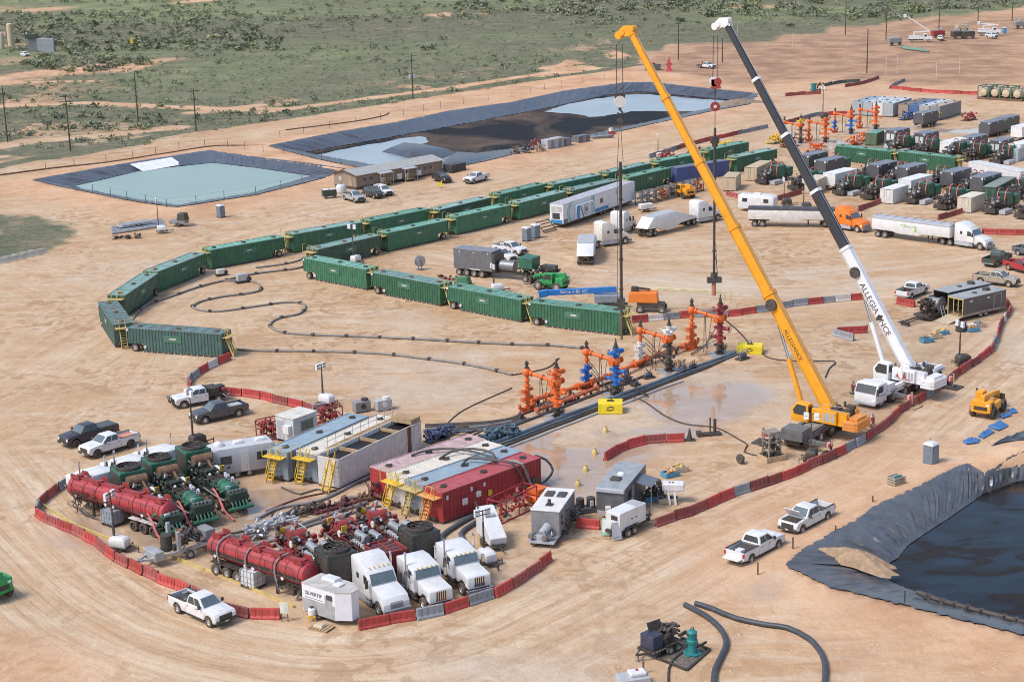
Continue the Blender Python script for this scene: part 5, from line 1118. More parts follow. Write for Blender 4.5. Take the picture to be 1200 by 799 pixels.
hung('lubricator',g2,[('pipe',blk,lambda m: (m.cyl((0,0,Z2(322)),(0,0,Z2(150)),.15,10),*[m.cyl((0,0,Z2(y)),(0,0,Z2(y-2)),.22,10) for y in (190,225,260,295)])),('packer_head',blk,lambda m: (m.box(-.5,.5,-.3,.3,Z2(168),Z2(162)),m.cyl((0,0,Z2(172)),(0,0,Z2(160)),.34,10))),('sling',dsteel,lambda m: (m.cyl((.5,0,Z2(325)),(0,0,Z2(290)),.03,4),m.cyl((.4,.2,Z2(325)),(.2,0,Z2(285)),.03,4))),
     ('clamp',dsteel,lambda m: (m.box(-.8,.9,-.35,.35,Z2(331),Z2(325)),m.cyl((0,0,Z2(331)),(0,0,Z2(320)),.4,12))),('bottom_sub',P('salmon_pipe',(.45,.16,.10),.5),lambda m: m.cyl((0,0,Z2(346)),(0,0,Z2(332)),.26,12))],'black lubricator with salmon end hanging under the white crane boom','pipe')
# ================================================================ WELLHEADS
WELL_RZ = R(49)
def flange(m,p,q,r): m.cyl(p,q,r,14)
def vstack(m,x,y,z0,segs):
    """column of (height, radius) drums"""
    z = z0
    for h,r in segs: m.cyl((x,y,z),(x,y,z+h),r,14); z += h
    return z
def hwheel(m,c,ax,r=.28):
    a = Vector(ax).normalized(); c = Vector(c); up = Vector((0,0,1)) if abs(a.z) < .9 else Vector((1,0,0)); e1 = a.cross(up).normalized(); e2 = a.cross(e1)
    m.tube([c+e1*cos(t*pi/5)*r+e2*sin(t*pi/5)*r for t in range(11)],.035,5,False); m.bar(c-e1*r,c+e1*r,.04); m.bar(c-e2*r,c+e2*r,.04)
def make_well(c1,c2,c3,low,tall=1.0,gate_l=None):
    """main frac tree at 0,0 and a zipper column at y=4.1 joined by a high cross pipe"""
    r = empty('wellhead'); gate_l = gate_l or c2
    part('casing_head',blk,r,lambda m: (vstack(m,0,0,0,[(.25,.42),(.3,.28),(.15,.45),(.35,.27),(.16,.46)]),m.cyl((-.8,0,.4),(.8,0,.4),.14,10),m.cyl((0,-.8,.95),(0,.8,.95),.13,10),hwheel(m,(.85,0,.4),(1,0,0)),hwheel(m,(0,-.85,.95),(0,1,0))),0,40)
    part('master_valve',c2,r,lambda m: (vstack(m,0,0,1.21,[(.12,.42),(.25,.27),(.5,.36),(.2,.26),(.12,.42),(.2,.27),(.5,.36),(.2,.26),(.12,.42)]),m.box(-.2,.2,-.75,.75,1.7,2.0),m.cyl((0,.7,1.85),(0,1.25,1.85),.2,12),hwheel(m,(0,1.35,1.85),(0,1,0),.36),m.box(-.2,.2,-.75,.75,2.75,3.05),m.cyl((0,-.7,2.9),(0,-1.25,2.9),.2,12),hwheel(m,(0,-1.35,2.9),(0,1,0),.36)),0,40)
    part('cross',c1,r,lambda m: (m.lathe([(.28,0),(.42,.1),(.52,.35),(.52,.6),(.42,.85),(.28,.95)],(0,0,3.42),(0,0,1),14),m.cyl((-.95,0,3.9),(.95,0,3.9),.2,12),m.cyl((-1.0,0,3.9),(-.85,0,3.9),.34,12),m.cyl((.85,0,3.9),(1.0,0,3.9),.34,12)),0,40)
    part('swab_valve',c3,r,lambda m: (vstack(m,0,0,4.37,[(.12,.38),(.2,.24),(.45,.33),(.2,.24),(.12,.38)]),m.cyl((-.9,0,4.9),(.9,0,4.9),.2,12),m.cyl((.8,0,4.9),(1.2,0,4.9),.28,12),m.cyl((0,-.5,4.75),(0,.95,4.75),.17,10),hwheel(m,(0,1.0,4.75),(0,1,0),.3)),0,40)
    part('tree_cap',dsteel,r,lambda m: vstack(m,0,0,5.46,[(.15,.3),(.3,.2),(.25,.13),(.35,.07)]),0,40)
    zc = r if True else None
    part('zipper_foot',low,r,lambda m: (m.box(-.9,.9,3.7,4.5,.0,.16),m.cyl((-.85,4.1,.32),(.85,4.1,.32),.2,12),vstack(m,0,4.1,.16,[(.3,.34),(.4,.22)]),m.tube([(-.85,4.1,.35),(-1.3,4.1,.6),(-1.3,4.1,1.0)],.2,10),m.tube([(.85,4.1,.35),(1.3,4.1,.6),(1.3,4.1,1.0)],.2,10)),0,40)
    part('zipper_valve',gate_l,r,lambda m: (vstack(m,0,4.1,.86,[(.1,.38),(.2,.22),(.45,.3),(.2,.22),(.1,.38),(.2,.22),(.45,.3),(.2,.22),(.1,.38)]),m.cyl((-.8,4.1,1.4),(.8,4.1,1.4),.2,12),m.cyl((-.8,4.1,2.3),(.8,4.1,2.3),.2,12),hwheel(m,(-.9,4.1,1.4),(1,0,0),.3),hwheel(m,(-.9,4.1,2.3),(1,0,0),.3)),0,40)
    part('spool',c1,r,lambda m: (vstack(m,0,4.1,2.86,[(.5,.19),(.1,.34),(.5,.19)]),m.lathe([(.25,0),(.42,.12),(.5,.4),(.42,.7),(.25,.85)],(0,4.1,3.9),(0,0,1),14)),0,40)
    part('cross_pipe',c1,r,lambda m: (m.cyl((0,3.7,4.3),(0,.4,3.95),.19,12),m.cyl((0,3.5,4.28),(0,3.35,4.26),.32,12),m.cyl((0,2.0,4.12),(0,1.85,4.1),.32,12),m.cyl((0,.65,3.98),(0,.5,3.97),.32,12)),0,40)
    part('column_cap',dsteel,r,lambda m: vstack(m,0,4.1,4.75,[(.12,.28),(.3,.16),(.25,.22),(.2,.08)]),0,40)
    part('cellar_plate',galv,r,lambda m: (m.box(-1.5,-.45,-.7,.7,.02,.06),m.box(.45,1.5,-.7,.7,.02,.06),m.box(-.4,.4,.7,1.6,.02,.05)))
    part('brace',dsteel,r,lambda m: (m.bar((.1,2.2,4.1),(1.2,2.8,.05),.06),m.bar((-.1,2.2,4.1),(-.6,1.9,.05),.06),m.bar((0,1.2,3.9),(-.9,1.3,.05),.05)))
    return r
DR = P('dark_red_valve',(.26,.018,.03),.4,var=.2,dust=.1); WV = P('white_valve',(.72,.72,.70),.45,var=.1,dust=.12); BV = P('blue_valve',(.01,.14,.47),.35,var=.15,dust=.08); BK = blk
wells = [((653,489),('well1',org,org,org,org),'all orange wellhead nearest the camera'),((722,463),('well2',org,BV,BV,org),'blue and orange wellhead under the orange crane hook'),((784,435),('well3',org,dsteel,WV,org,1.0,WV),'white and orange wellhead between the blue and the dark red ones'),((843.6,415),('well4',org,DR,DR,org,1.0,org),'dark red and orange wellhead under the white crane hook')]
for px,args,lb in wells: inst(args[0],lambda: make_well(*args[1:]),lb,'wellhead',G(*px),WELL_RZ,'wellheads in a line')
PROTO['well4'].scale = (1.05,1,1.13)
for px,args,lb in (((938,168),('well3b',org,rusty,yel,DR),'far orange wellhead with yellow valves left of the black boom'),((967,167),('well1',org,org,org,org),'far orange wellhead right of the black boom'),((997,157),('well2b',org,BV,org,org),'far wellhead with blue valves beside the tallest orange one'),((1026,152),('well1',org,org,org,org),'far orange wellhead nearest the pale blue tanks')):
    inst(args[0],lambda: make_well(*args[1:]),lb,'wellhead',G(*px),WELL_RZ,'far wellheads')
# orange treating iron lying between the wells
def iron(pts,rad,mat,label,z=.45,flg=True,name='treating_line'):
    r = empty(name,G(*pts[0])); o = G(*pts[0]); p = [G(*q)-o+Vector((0,0,z)) for q in pts]
    part('pipe',mat,r,lambda m: m.tube(p,rad,10),0,40)
    if flg:
        L = sum((b-a).length for a,b in zip(p[:-1],p[1:]))
        for a,b in zip(p[:-1],p[1:]):
            n_ = max(1,int((b-a).length/2.2))
            for k in range(n_+1):
                q = a.lerp(b,(k+.05)/(n_+.1)); d = (b-a).normalized()*.1; part('flange',mat,r,lambda m: m.cyl(q-d,q+d,rad*1.7,12),0,40)
            for k in range(n_): q = a.lerp(b,(k+.5)/n_); part('stand',dsteel,r,lambda m: m.box(q.x-.15,q.x+.15,q.y-.15,q.y+.15,0,z-rad*.6))
    tag(r,label,'pipe','orange treating iron by the wells'); return r
iron([(621,477),(660,466),(692,455.5)],.24,org,'orange manifold line from the nearest wellhead to the blue one',.75)
iron([(628,486),(655,477),(700,459)],.2,P('salmon_iron',(.55,.12,.05),.5,var=.25,dust=.2),'salmon pipe lying beside the orange manifold line',.5)
iron([(692,455.5),(728,441),(757,427.5)],.24,org,'orange manifold line between the blue and white wellheads',.7)
iron([(757,427.5),(785,417),(814,407)],.24,P('orange_faded',(.68,.17,.05),.5,var=.25,dust=.2),'orange manifold line between the white and dark red wellheads',.7)
# flow lines laid along the row of wells
for i,(a,b,rad,mt,lb) in enumerate((((560,527),(866,412),.16,P('flow_blue',(.10,.18,.27),.5,var=.3,dust=.25),'blue grey flow line along the row of wells'),((566,529),(868,414.5),.13,P('flow_teal',(.07,.13,.18),.5,var=.3,dust=.2),'teal flow line along the row of wells'),((572,531),(850,423),.12,dsteel,'black flow line nearest the yellow block'),((548,520),(760,440),.13,P('flow_dark',(.04,.04,.05),.6,dust=.25),'dark flow line passing under the wellheads'),((540,512),(722,447),.12,dsteel,'black flow line behind the wellheads'),((576,533),(800,447),.10,P('flow_pale',(.35,.40,.45),.5,dust=.3),'pale flow line on the camera side of the row'),((520,505),(620,492),.14,dsteel,'black line running toward the nearest wellhead'))):
    A_,B_ = G(*a),G(*b); pts = [A_.lerp(B_,k/10)+Vector((0.12*sin(k*2.1+i),.12*cos(k*1.7+i),rad)) for k in range(11)]
    m = MB(); m.tube(spline(pts,2.),rad,7); tag(m.obj('flow_line',mt,None,0,40),lb,'pipe','flow lines along the wells')
# control gear on the strip
for k,(px,s) in enumerate((((668,470),1.0),((735,449),1.2),((760,443),1.0),((800,437),1.3),((812,433),1.0),((870,421),1.2),((745,452),.8),((610,492),.9))):
    r = empty('control_skid',G(*px),R(rnd(20,70))); rr = random.Random(k)
    part('base',dsteel,r,lambda m: m.box(-.7*s,.7*s,-.4*s,.4*s,.05,.2)); part('tank',P('skid_blue',(.05,.09,.16),.5),r,lambda m: m.cyl((-.4*s,0,.45*s),(.4*s,0,.45*s),.24*s,10),0,40)
    part('pipework',[dsteel,maroon,steel][k % 3],r,lambda m: [m.tube([(rr.uniform(-.6,.6)*s,rr.uniform(-.4,.4)*s,.15),(rr.uniform(-.6,.6)*s,rr.uniform(-.4,.4)*s,rr.uniform(.6,1.3)*s),(rr.uniform(-.6,.6)*s,rr.uniform(-.4,.4)*s,rr.uniform(.3,.9)*s)],.05,5) for _ in range(6)])
    tag(r,['small control skid beside the nearest wellhead','control skid with red pipes right of the yellow block','low control skid before the white wellhead','large control skid between white and dark red wellheads','control skid left of the dark red wellhead','control skid beside the far yellow block','tiny control skid near the blue wellhead','control skid left of the nearest wellhead'][k],'machine','control skids along the wells')
for k,(px,off) in enumerate((((653,489),(-1.5,2.0)),((722,463),(2.2,-1.0)),((784,435),(-2.0,1.5)),((843.6,415),(-2.2,-.5)),((690,456),(1.6,-1.6)),((756,428),(1.8,-1.4)))):
    g = G(*px); m = MB()
    for j in range(3): m.tube(spline([g+Vector((.3*j-.3,.1,3.6-.8*j)),g+Vector((off[0]*.5,off[1]*.4+.2*j,2.4-.5*j)),g+Vector((off[0],off[1]+.3*j,.9)),g+Vector((off[0]*1.6,off[1]*1.3+.4*j,.08))],.3),.05,5)
    tag(m.obj('control_hoses',blk,None,0,50),['black hoses hanging from the nearest orange tree','black hoses hanging from the blue tree','black hoses hanging from the white tree','black hoses hanging from the dark red tree','black hoses hanging from the blue zipper column','black hoses hanging from the white zipper column'][k],'hoses','control hoses of the wells','stuff')
# yellow blocks with a black emblem
def make_block(w,l,h):
    r = empty('ballast_block'); part('body',yelb,r,lambda m: m.box(-l/2,l/2,-w/2,w/2,.03,h),.03)
    part('emblem',blk,r,lambda m: (m.prism([(-.45,.62*h),(.1,.78*h),(.5,.62*h),(.35,.58*h),(.05,.66*h),(-.25,.56*h)],-w/2-.012,-w/2-.001),m.prism([(-.5,.42*h),(-.1,.30*h),(.45,.44*h),(.25,.50*h),(-.05,.40*h),(-.35,.48*h)],-w/2-.012,-w/2-.001)))
    part('lifting_eye',dsteel,r,lambda m: (m.box(-.35,.35,-.12,.12,h,h+.15),m.tube([(-.15,0,h+.1),(-.15,0,h+.4),(.15,0,h+.4),(.15,0,h+.1)],.06,6)))
    return r
inst('block1',lambda: make_block(2.0,2.6,1.15),'square yellow ballast block below the blue wellhead','block',G(716,485)+Vector((0,.9,0)),R(-4),'yellow ballast blocks')
inst('block2',lambda: make_block(1.9,3.0,1.0),'long yellow ballast block beside the dark red wellhead','block',G(880,415)+Vector((0,.8,0)),R(-14),'yellow ballast blocks')
m = MB(); m.cyl(G(716,485)+Vector((0,.9,1.4)),G(716,485)+Vector((0,.9,z_at(G(716,485),420))),.03,5); m.tube([G(716,485)+Vector((0,.9,z_at(G(716,485),420))),G(724,465)+Vector((0,0,6.5))],.03,5)
tag(m.obj('tether_cable',dsteel),'thin cable rising from the square yellow block','cable')
# ================================================================ PUMPING SPREAD
def gubbins(m,rg_,x0,x1,y0,y1,z0,z1,n,r=.05):
    """tangle of short pipes and boxes inside a volume"""
    for _ in range(n):
        p = Vector((rg_.uniform(x0,x1),rg_.uniform(y0,y1),rg_.uniform(z0,z1)))
        k = rg_.random()
        if k < .35: m.cbox(p,(rg_.uniform(.15,.5),rg_.uniform(.15,.5),rg_.uniform(.12,.4)))
        elif k < .7:
            q = p+Vector((rg_.uniform(-.9,.9),rg_.uniform(-.6,.6),rg_.uniform(-.4,.4))); m.tube([p,p.lerp(q,.5)+Vector((0,0,rg_.uniform(0,.3))),q],r*rg_.uniform(.7,1.6),5)
        else: m.cyl(p,p+Vector((rg_.uniform(-.3,.3),rg_.uniform(-.3,.3),rg_.uniform(.1,.4))),rg_.uniform(.08,.22),8)
def make_pump(main,dark,style,seed,radm,rh=3.75):
    """pump trailer: fluid end at x=-5.6, radiator and kingpin towards +x"""
    r = empty('pump_trailer'); rg_ = random.Random(seed)
    part('frame',dark,r,lambda m: (m.box(-6,5.6,-.62,-.42,.95,1.25),m.box(-6,5.6,.42,.62,.95,1.25),*[m.box(-5.8+i*1.4,-5.6+i*1.4,-1.2,1.2,1.0,1.2) for i in range(9)]))
    part('deck',dark,r,lambda m: (m.box(-2.8,5.4,-1.25,-.7,1.26,1.32),m.box(-2.8,5.4,.7,1.25,1.26,1.32)))
    part('axles',dsteel,r,lambda m: [m.box(x-.1,x+.1,-.95,.95,.42,.62) for x in (-4.6,-3.3,-2.0)])
    for x in (-4.6,-3.3,-2.0):
        for s in (-1,1): wheel(r,x,s*.92,.5,.5,.54,s)
    part('landing_leg',dsteel,r,lambda m: (m.box(3.2,3.4,-.9,-.7,.1,1.0),m.box(3.2,3.4,.7,.9,.1,1.0)))
    # fluid end
    f = part('fluid_end',dark if style == 'g' else dsteel,r,lambda m: (m.box(-5.9,-5.0,-.9,.9,1.3,2.15),m.cyl((-5.45,-1.15,1.5),(-5.45,1.15,1.5),.2,10)),.04)
    cm = MB(); cm.cyl((0,0,0),(0,0,.22),.17,10); cme = cm.mesh('valve_cover',steel)
    for i in range(5): share(cme,f,(-5.45,-.72+i*.36,2.15),0,'valve_cover')
    part('suction_manifold',main,r,lambda m: (m.tube([(-6.2,-1.2,.8),(-6.2,1.2,.8)],.18,10),*[m.tube([(-6.2,-.7+i*.35,.8),(-6.1,-.7+i*.35,1.2),(-5.8,-.7+i*.35,1.4)],.09,7) for i in range(5)]),0,40)
    # power end: drum cover
    part('power_end',main,r,lambda m: m.lathe([(.55,0),(.72,.06),(.72,.5),(.78,.52),(.78,.6),(.72,.62),(.72,1.75),(.78,1.77),(.78,1.85),(.72,1.87),(.72,2.5),(.55,2.58)],(-5.0,0,1.85),(1,0,0),18),0,35)
    part('gear_box',dark,r,lambda m: (m.box(-2.4,-1.5,-.7,.7,1.3,2.3),m.cyl((-2.0,-.85,1.8),(-2.0,.85,1.8),.4,14)),.06)
    part('gauge',lamp_w,r,lambda m: m.cyl((-2.4,-.95,2.2),(-2.4,-1.05,2.2),.3,14))
    part('transmission',dsteel,r,lambda m: (m.box(-1.4,-.2,-.5,.5,1.35,2.15),m.cyl((-1.3,0,1.7),(-.1,0,1.7),.45,12),gubbins(m,rg_,-1.5,-.1,-.9,.9,1.4,2.3,14)))
    # engine
    e = part('engine',dark if style == 'g' else dsteel,r,lambda m: (m.box(-.1,2.7,-.75,.75,1.35,2.3),m.prism([(-.95,1.8),(.95,1.8),(.6,2.75),(-.6,2.75)],0,2.6,plane='yz') if False else m.box(.0,2.6,-.85,.85,2.3,2.65,0,.2),gubbins(m,rg_,-.2,2.9,-1.2,1.2,1.4,2.9,60)),0)
    am = MB(); am.lathe([(.10,0),(.19,.02),(.19,.22),(.14,.3),(.05,.32)],(0,0,0),(0,0,1),10); ame = am.mesh('air_cleaner',lamp_w if style == 'g' else gry_l)
    for i in range(6): share(ame,e,(.2+i*.42,-.95,2.35),0,'air_cleaner')
    if style == 'g':
        part('muffler',rusty,r,lambda m: (m.cyl((2.2,-.9,3.15),(2.2,.9,3.15),.5,16),m.tube([(1.0,-.4,2.6),(1.5,-.4,3.0),(2.2,-.4,3.1)],.14,8),m.tube([(1.0,.5,2.6),(1.5,.5,3.0),(2.2,.5,3.1)],.14,8)),0,40)
        part('beacon_plate',yel,r,lambda m: m.box(-.15,-.05,-1.2,-.75,2.4,2.95))
    else:
        part('muffler',P('silver_muffler',(.45,.46,.46),.35,.6,dust=.2),r,lambda m: (m.cyl((.3,-.55,3.0),(2.0,-.55,3.0),.32,14),m.cyl((.6,.55,2.95),(2.2,.55,2.95),.3,14),m.tube([(.3,-.55,3.0),(-.2,-.55,2.8),(-.2,-.3,2.3)],.13,7)),0,40)
        part('drum_cover',main,r,lambda m: m.cyl((-3.2,-.75,2.5),(-3.2,.75,2.5),.5,16),0,40); part('guard_plate',yel,r,lambda m: (m.box(-2.2,-2.1,-.9,-.4,2.0,2.9),m.box(-4.9,-4.8,-.9,-.4,2.2,2.8)))
    part('crossover_pipe',steel,r,lambda m: (m.tube([(2.6,-.6,2.5),(3.0,-.9,3.0),(3.3,-1.1,3.2)],.11,7),m.tube([(2.6,.6,2.5),(2.9,1.0,2.9),(3.3,1.1,3.0)],.11,7),m.tube([(-5.4,1.15,1.5),(-4.6,1.3,1.5),(-1.0,1.3,1.5)],.10,7),m.tube([(-5.4,-1.15,1.5),(-4.6,-1.3,1.5),(-3.0,-1.3,1.45)],.10,7)),0,40)
    # radiator
    if style != 'flat':
        b = part('radiator',radm,r,lambda m: (m.box(3.0,5.5,-1.25,1.25,1.35,3.75),m.box(2.94,3.06,-1.3,1.3,1.3,3.8),m.box(5.44,5.56,-1.3,1.3,1.3,3.8)),.05)
        part('radiator_core',dsteel,b,lambda m: (m.box(3.2,5.3,-1.275,-1.255,1.6,3.5),m.box(3.2,5.3,1.255,1.275,1.6,3.5),m.box(5.565,5.58,-1.0,1.0,1.6,3.5)))
        part('fan_shroud',blk,b,lambda m: (m.lathe([(1.15,0),(1.15,.25),(1.05,.28),(1.05,.06),(.98,.05),(.98,.0)],(4.25,0,3.76),(0,0,1),28)),0,40)
        part('fan',dsteel,b,lambda m: (m.cyl((4.25,0,3.78),(4.25,0,3.9),.22,12),*[m.loft([[(4.25+.2*cos(a),.2*sin(a),3.82),(4.25+.2*cos(a+.35),.2*sin(a+.35),3.88),(4.25+.95*cos(a+.3),.95*sin(a+.3),3.88),(4.25+.95*cos(a),.95*sin(a),3.80)],[(4.25+.2*cos(a),.2*sin(a),3.84),(4.25+.2*cos(a+.35),.2*sin(a+.35),3.90),(4.25+.95*cos(a+.3),.95*sin(a+.3),3.90),(4.25+.95*cos(a),.95*sin(a),3.82)]]) for a in [k*2*pi/8 for k in range(8)]]))
        part('fan_guard',dsteel,b,lambda m: [m.tube([(4.25+q*cos(t*pi/10),q*sin(t*pi/10),4.05) for t in range(21)],.02,4,False) for q in (.35,.7,1.0)]+[m.bar((4.25+1.1*cos(a),1.1*sin(a),4.04),(4.25-1.1*cos(a),-1.1*sin(a),4.04),.03) for a in (0,pi/3,2*pi/3)])
    else:
        b = part('radiator',main,r,lambda m: (m.box(2.9,5.5,-1.25,1.25,1.35,2.85),m.box(2.8,5.6,-1.32,-1.22,2.85,3.05),m.box(2.8,5.6,1.22,1.32,2.85,3.05),m.box(2.8,2.9,-1.22,1.22,2.85,3.05),m.box(5.5,5.6,-1.22,1.22,2.85,3.05),m.box(2.9,5.5,-.05,.05,2.85,3.0)),.02)
        pm = MB(); pm.box(.04,.56,.04,1.12,0,.05); pme = pm.mesh('core_panel',maroon)
        for i in range(4):
            for s in (-1.17,.0): share(pme,b,(2.95+i*.63,s,2.86),0,'core_panel')
    part('pump_clutter',main,r,lambda m: gubbins(m,rg_,-5.8,-.5,-1.2,1.2,1.2,2.1 if style == 'g' else 2.6,42,.06)); part('pipe_clutter',dsteel,r,lambda m: gubbins(m,rg_,-1.6 if style == 'g' else -5.8,2.8,-1.2,1.2,1.4,3.0,60,.06)); part('lamp_clutter',gry_l,r,lambda m: gubbins(m,rg_,-5.0,2.8,-1.0,1.0,2.2,3.1,16,.05))
    # hand rails, steps, hoses
    part('hand_rail',dark if style == 'g' else main,r,lambda m: [m.tube([(x,y,1.3),(x,y,2.3),(x+1.6,y,2.3),(x+1.6,y,1.3)],.03,5) for y in (-1.22,1.22) for x in (-1.2,.9)]+[m.bar((x,y,1.85),(x+1.6,y,1.85),.03) for y in (-1.22,1.22) for x in (-1.2,.9)])
    stairs('ladder',r,(-1.6,-1.75,.15),(-1.6,-1.25,1.3),.6,dark,4,(1,0,0),False)
    part('hose',blk,r,lambda m: [m.tube(spline([(rg_.uniform(-5.5,2.5),rg_.uniform(-1,1),rg_.uniform(1.6,2.6)) for _ in range(4)],.3),.045,5) for _ in range(7)],0,40)
    part('hose',hoopm if style == 'g' else blk,r,lambda m: m.tube(spline([(-2.2,1.0,1.6),(-3.4,1.3,2.0),(-4.6,1.35,1.5),(-6.0,1.5,.8),(-7.2,1.2,.2)],.3),.1,6),0,40)
    return r
UH = R(123)                                                # heading of the green trailers (towards their tractors)
def pump_at(key,fan_px,z,hd,label,args,group):
    c = G(*fan_px,z); d = Vector((cos(hd),sin(hd),0)); o = Vector((c.x,c.y,0))-d*4.25
    return inst(key,lambda: make_pump(*args),label,'pump trailer',o,hd,group),o,d
gg = 'green pump trailers'; rgp = 'red pump trailers'
gpos = []
for i,(fp,lb) in enumerate((((150,547.5),'green pump trailer nearest the red tankers'),((186,536.5),'green pump trailer in the middle of three'),((226,523.5),'green pump trailer nearest the grey caravan'))):
    o,pos,d = pump_at(('pump','g'),fp,3.8,UH,lb,(grn_m,grn_d,'g',11,grn_m),gg); gpos.append((pos,d))
rd = R(-59)
pump_at(('pump','r1'),(393,640),4.0,rd,'red pump trailer with black radiator behind the high roof tractor',(red_m,maroon,'r',23,P('black_green_radiator',(.018,.03,.03),.4,dust=.15)),rgp)
pump_at(('pump','r2'),(452,641),2.95,rd,'red pump trailer with flat red gridded radiator',(red_m,maroon,'flat',31,red_m),rgp)
pump_at(('pump','r1'),(491,615.5),4.0,rd,'red pump trailer with black radiator beside the bright red tank',None,rgp)
# three tractors coupled to the green trailers
for i,((pos,d),nm) in enumerate(zip(gpos,('white tractor nearest the left barrier end, behind the red tanker','white tractor between two others behind the green radiators','white tractor behind the green radiator nearest the light tower'))):
    c = G(*((113,551),(153,537),(191,525))[i],3.0); hd = UH+R(10)
    inst(('tr','classic'),None,nm,'truck',Vector((c.x,c.y,0))+Vector((cos(hd),sin(hd),0))*.2,hd,'road tractors')
# ---------------------------------------------------------------- tank trailers
def make_tanker(L,wheel_end,stripe,seed,shell=red_t):
    """x 0..L along the shell, axis height 2.15; wheels near x=0 or x=L"""
    r = empty('tank_trailer'); rg_ = random.Random(seed); z = 2.15; R0 = .98
    part('shell',shell,r,lambda m: m.lathe([(.15,-.12),(.75,-.06),(R0,.12),(R0,L-.12),(.75,L+.06),(.15,L+.12)],(0,0,z),(1,0,0),24),0,35)
    bm_ = MB(); bm_.lathe([(R0-.02,-.06),(R0+.05,-.06),(R0+.05,.06),(R0-.02,.06)],(0,0,0),(1,0,0),24); bme = bm_.mesh('ring',red_m)
    for i in range(8): share(bme,r,(.6+i*(L-1.2)/7,0,z),0,'ring')
    if stripe: part('stripe',blk,r,lambda m: [m.loft([[(x,sg*(R0+.012)*cos(a),z+(R0+.012)*sin(a)) for a in (-.35,-.17,.0)]+[(x,sg*(R0-.02)*cos(a),z+(R0-.02)*sin(a)) for a in (.0,-.17,-.35)] for x in (.2,L-.2)]) for sg in (-1,1)],0,40)
    part('walkway',red_m,r,lambda m: (m.box(.4,L-.4,-.32,.32,z+R0-.02,z+R0+.04),*[m.bar((.6+i*(L-1.2)/6,-.6,z+R0-.15),(.6+i*(L-1.2)/6,.6,z+R0-.15),.06) for i in range(7)]))
    for i in range(5):
        x = .9+i*(L-1.8)/4
        part('splash_guard',red_m,r,lambda m: (m.prism([(x-.55,z+R0-.05),(x+.55,z+R0-.05),(x+.4,z+R0+.38),(x-.4,z+R0+.38)],-.62,-.56),m.prism([(x-.55,z+R0-.05),(x+.55,z+R0-.05),(x+.4,z+R0+.38),(x-.4,z+R0+.38)],.56,.62),m.cyl((x,0,z+R0),(x,0,z+R0+.2),.3,12)))
    part('side_rail',dsteel,r,lambda m: (m.bar((.2,-R0-.08,z-.25),(L-.2,-R0-.08,z-.25),.08),m.bar((.2,R0+.08,z-.25),(L-.2,R0+.08,z-.25),.08),*[m.bar((.8+i*1.6,-R0-.1,z-.2),(.8+i*1.6,-R0-.1,z+.7),.03) for i in range(int(L/1.6))],m.bar((.8,-R0-.1,z+.7),(L-1,-R0-.1,z+.7),.03)))
    for x in (L*.10,L*.42,L*.50,L*.80): part('placard',white,r,lambda m: m.prism([(x-.2,z-.45),(x,z-.65),(x+.2,z-.45),(x,z-.25)],-R0-.09,-R0-.06))
    xa = [1.2,2.5,3.8] if wheel_end == 0 else [L-3.8,L-2.5,L-1.2]
    part('frame',dsteel,r,lambda m: (m.box(xa[0]-1,xa[2]+1,-.55,-.4,.85,1.2),m.box(xa[0]-1,xa[2]+1,.4,.55,.85,1.2),m.box((L-3.0) if wheel_end == 0 else .2,(L-.2) if wheel_end == 0 else 3.0,-.5,.5,1.05,1.25)))
    part('axles',dsteel,r,lambda m: [m.box(x-.1,x+.1,-.95,.95,.42,.62) for x in xa])
    for x in xa:
        for s in (-1,1): wheel(r,x,s*.92,.52,.52,.56,s,rim_m if stripe else dsteel)
        part('mudguard',dsteel if stripe else b_wht,r,lambda m: (m.box(x-.6,x+.6,-1.2,-.65,1.12,1.17),m.box(x-.6,x+.6,.65,1.2,1.12,1.17)))
    lx = (L-3.4) if wheel_end == 0 else 3.2
    part('landing_leg',dsteel,r,lambda m: (m.box(lx,lx+.2,-.8,-.6,.05,1.3),m.box(lx,lx+.2,.6,.8,.05,1.3),m.bar((lx+.1,-.7,.6),(lx+.1,.7,.6),.08)))
    part('end_pipework',dsteel,r,lambda m: gubbins(m,rg_,*((L-3,L+.2) if wheel_end == 0 else (-.2,2.5)),-1.0,1.0,.5,1.2,26))
    for i in range(3 if stripe else 0):
        x = L*(.14+.30*i); part('hose',hose_g,r,lambda m: m.tube(spline([(x+.3,.2,z+R0+.25),(x,-.6,z+.95),(x-.1,-1.1,z+.2),(x+.15,-1.2,z-.7),(x+.3,-1.1,.5)],.25),.08,7),0,40)
    if not stripe: part('end_hose',blk,r,lambda m: [m.tube([(rg_.uniform(.5,5),-1.1,z+.2),(rg_.uniform(.5,5),-1.5,.9),(rg_.uniform(.5,5),-1.3,.15)],.05,5) for _ in range(6)]); part('pale_box',white_d,r,lambda m: (m.box(L+.1,L+.35,-.9,-.2,z-.6,z+.2)))
    return r
def tanker_at(pa,pb,we,stripe,label,seed):
    a,b = G(*pa,2.15),G(*pb,2.15); d = b-a; L = d.length; r = make_tanker(L,we,stripe,seed); r.location = (a.x,a.y,0); r.rotation_euler = (0,0,atan2(d.y,d.x)); tag(r,label,'tank trailer','red tank trailers'); return r
tanker_at((88,568),(200,601),1,False,'bright red tank trailer beside the green pumps at the left',3)
tanker_at((252,637),(365,674),0,True,'dark red tank trailer with black stripe beside the lettered trailer',5)
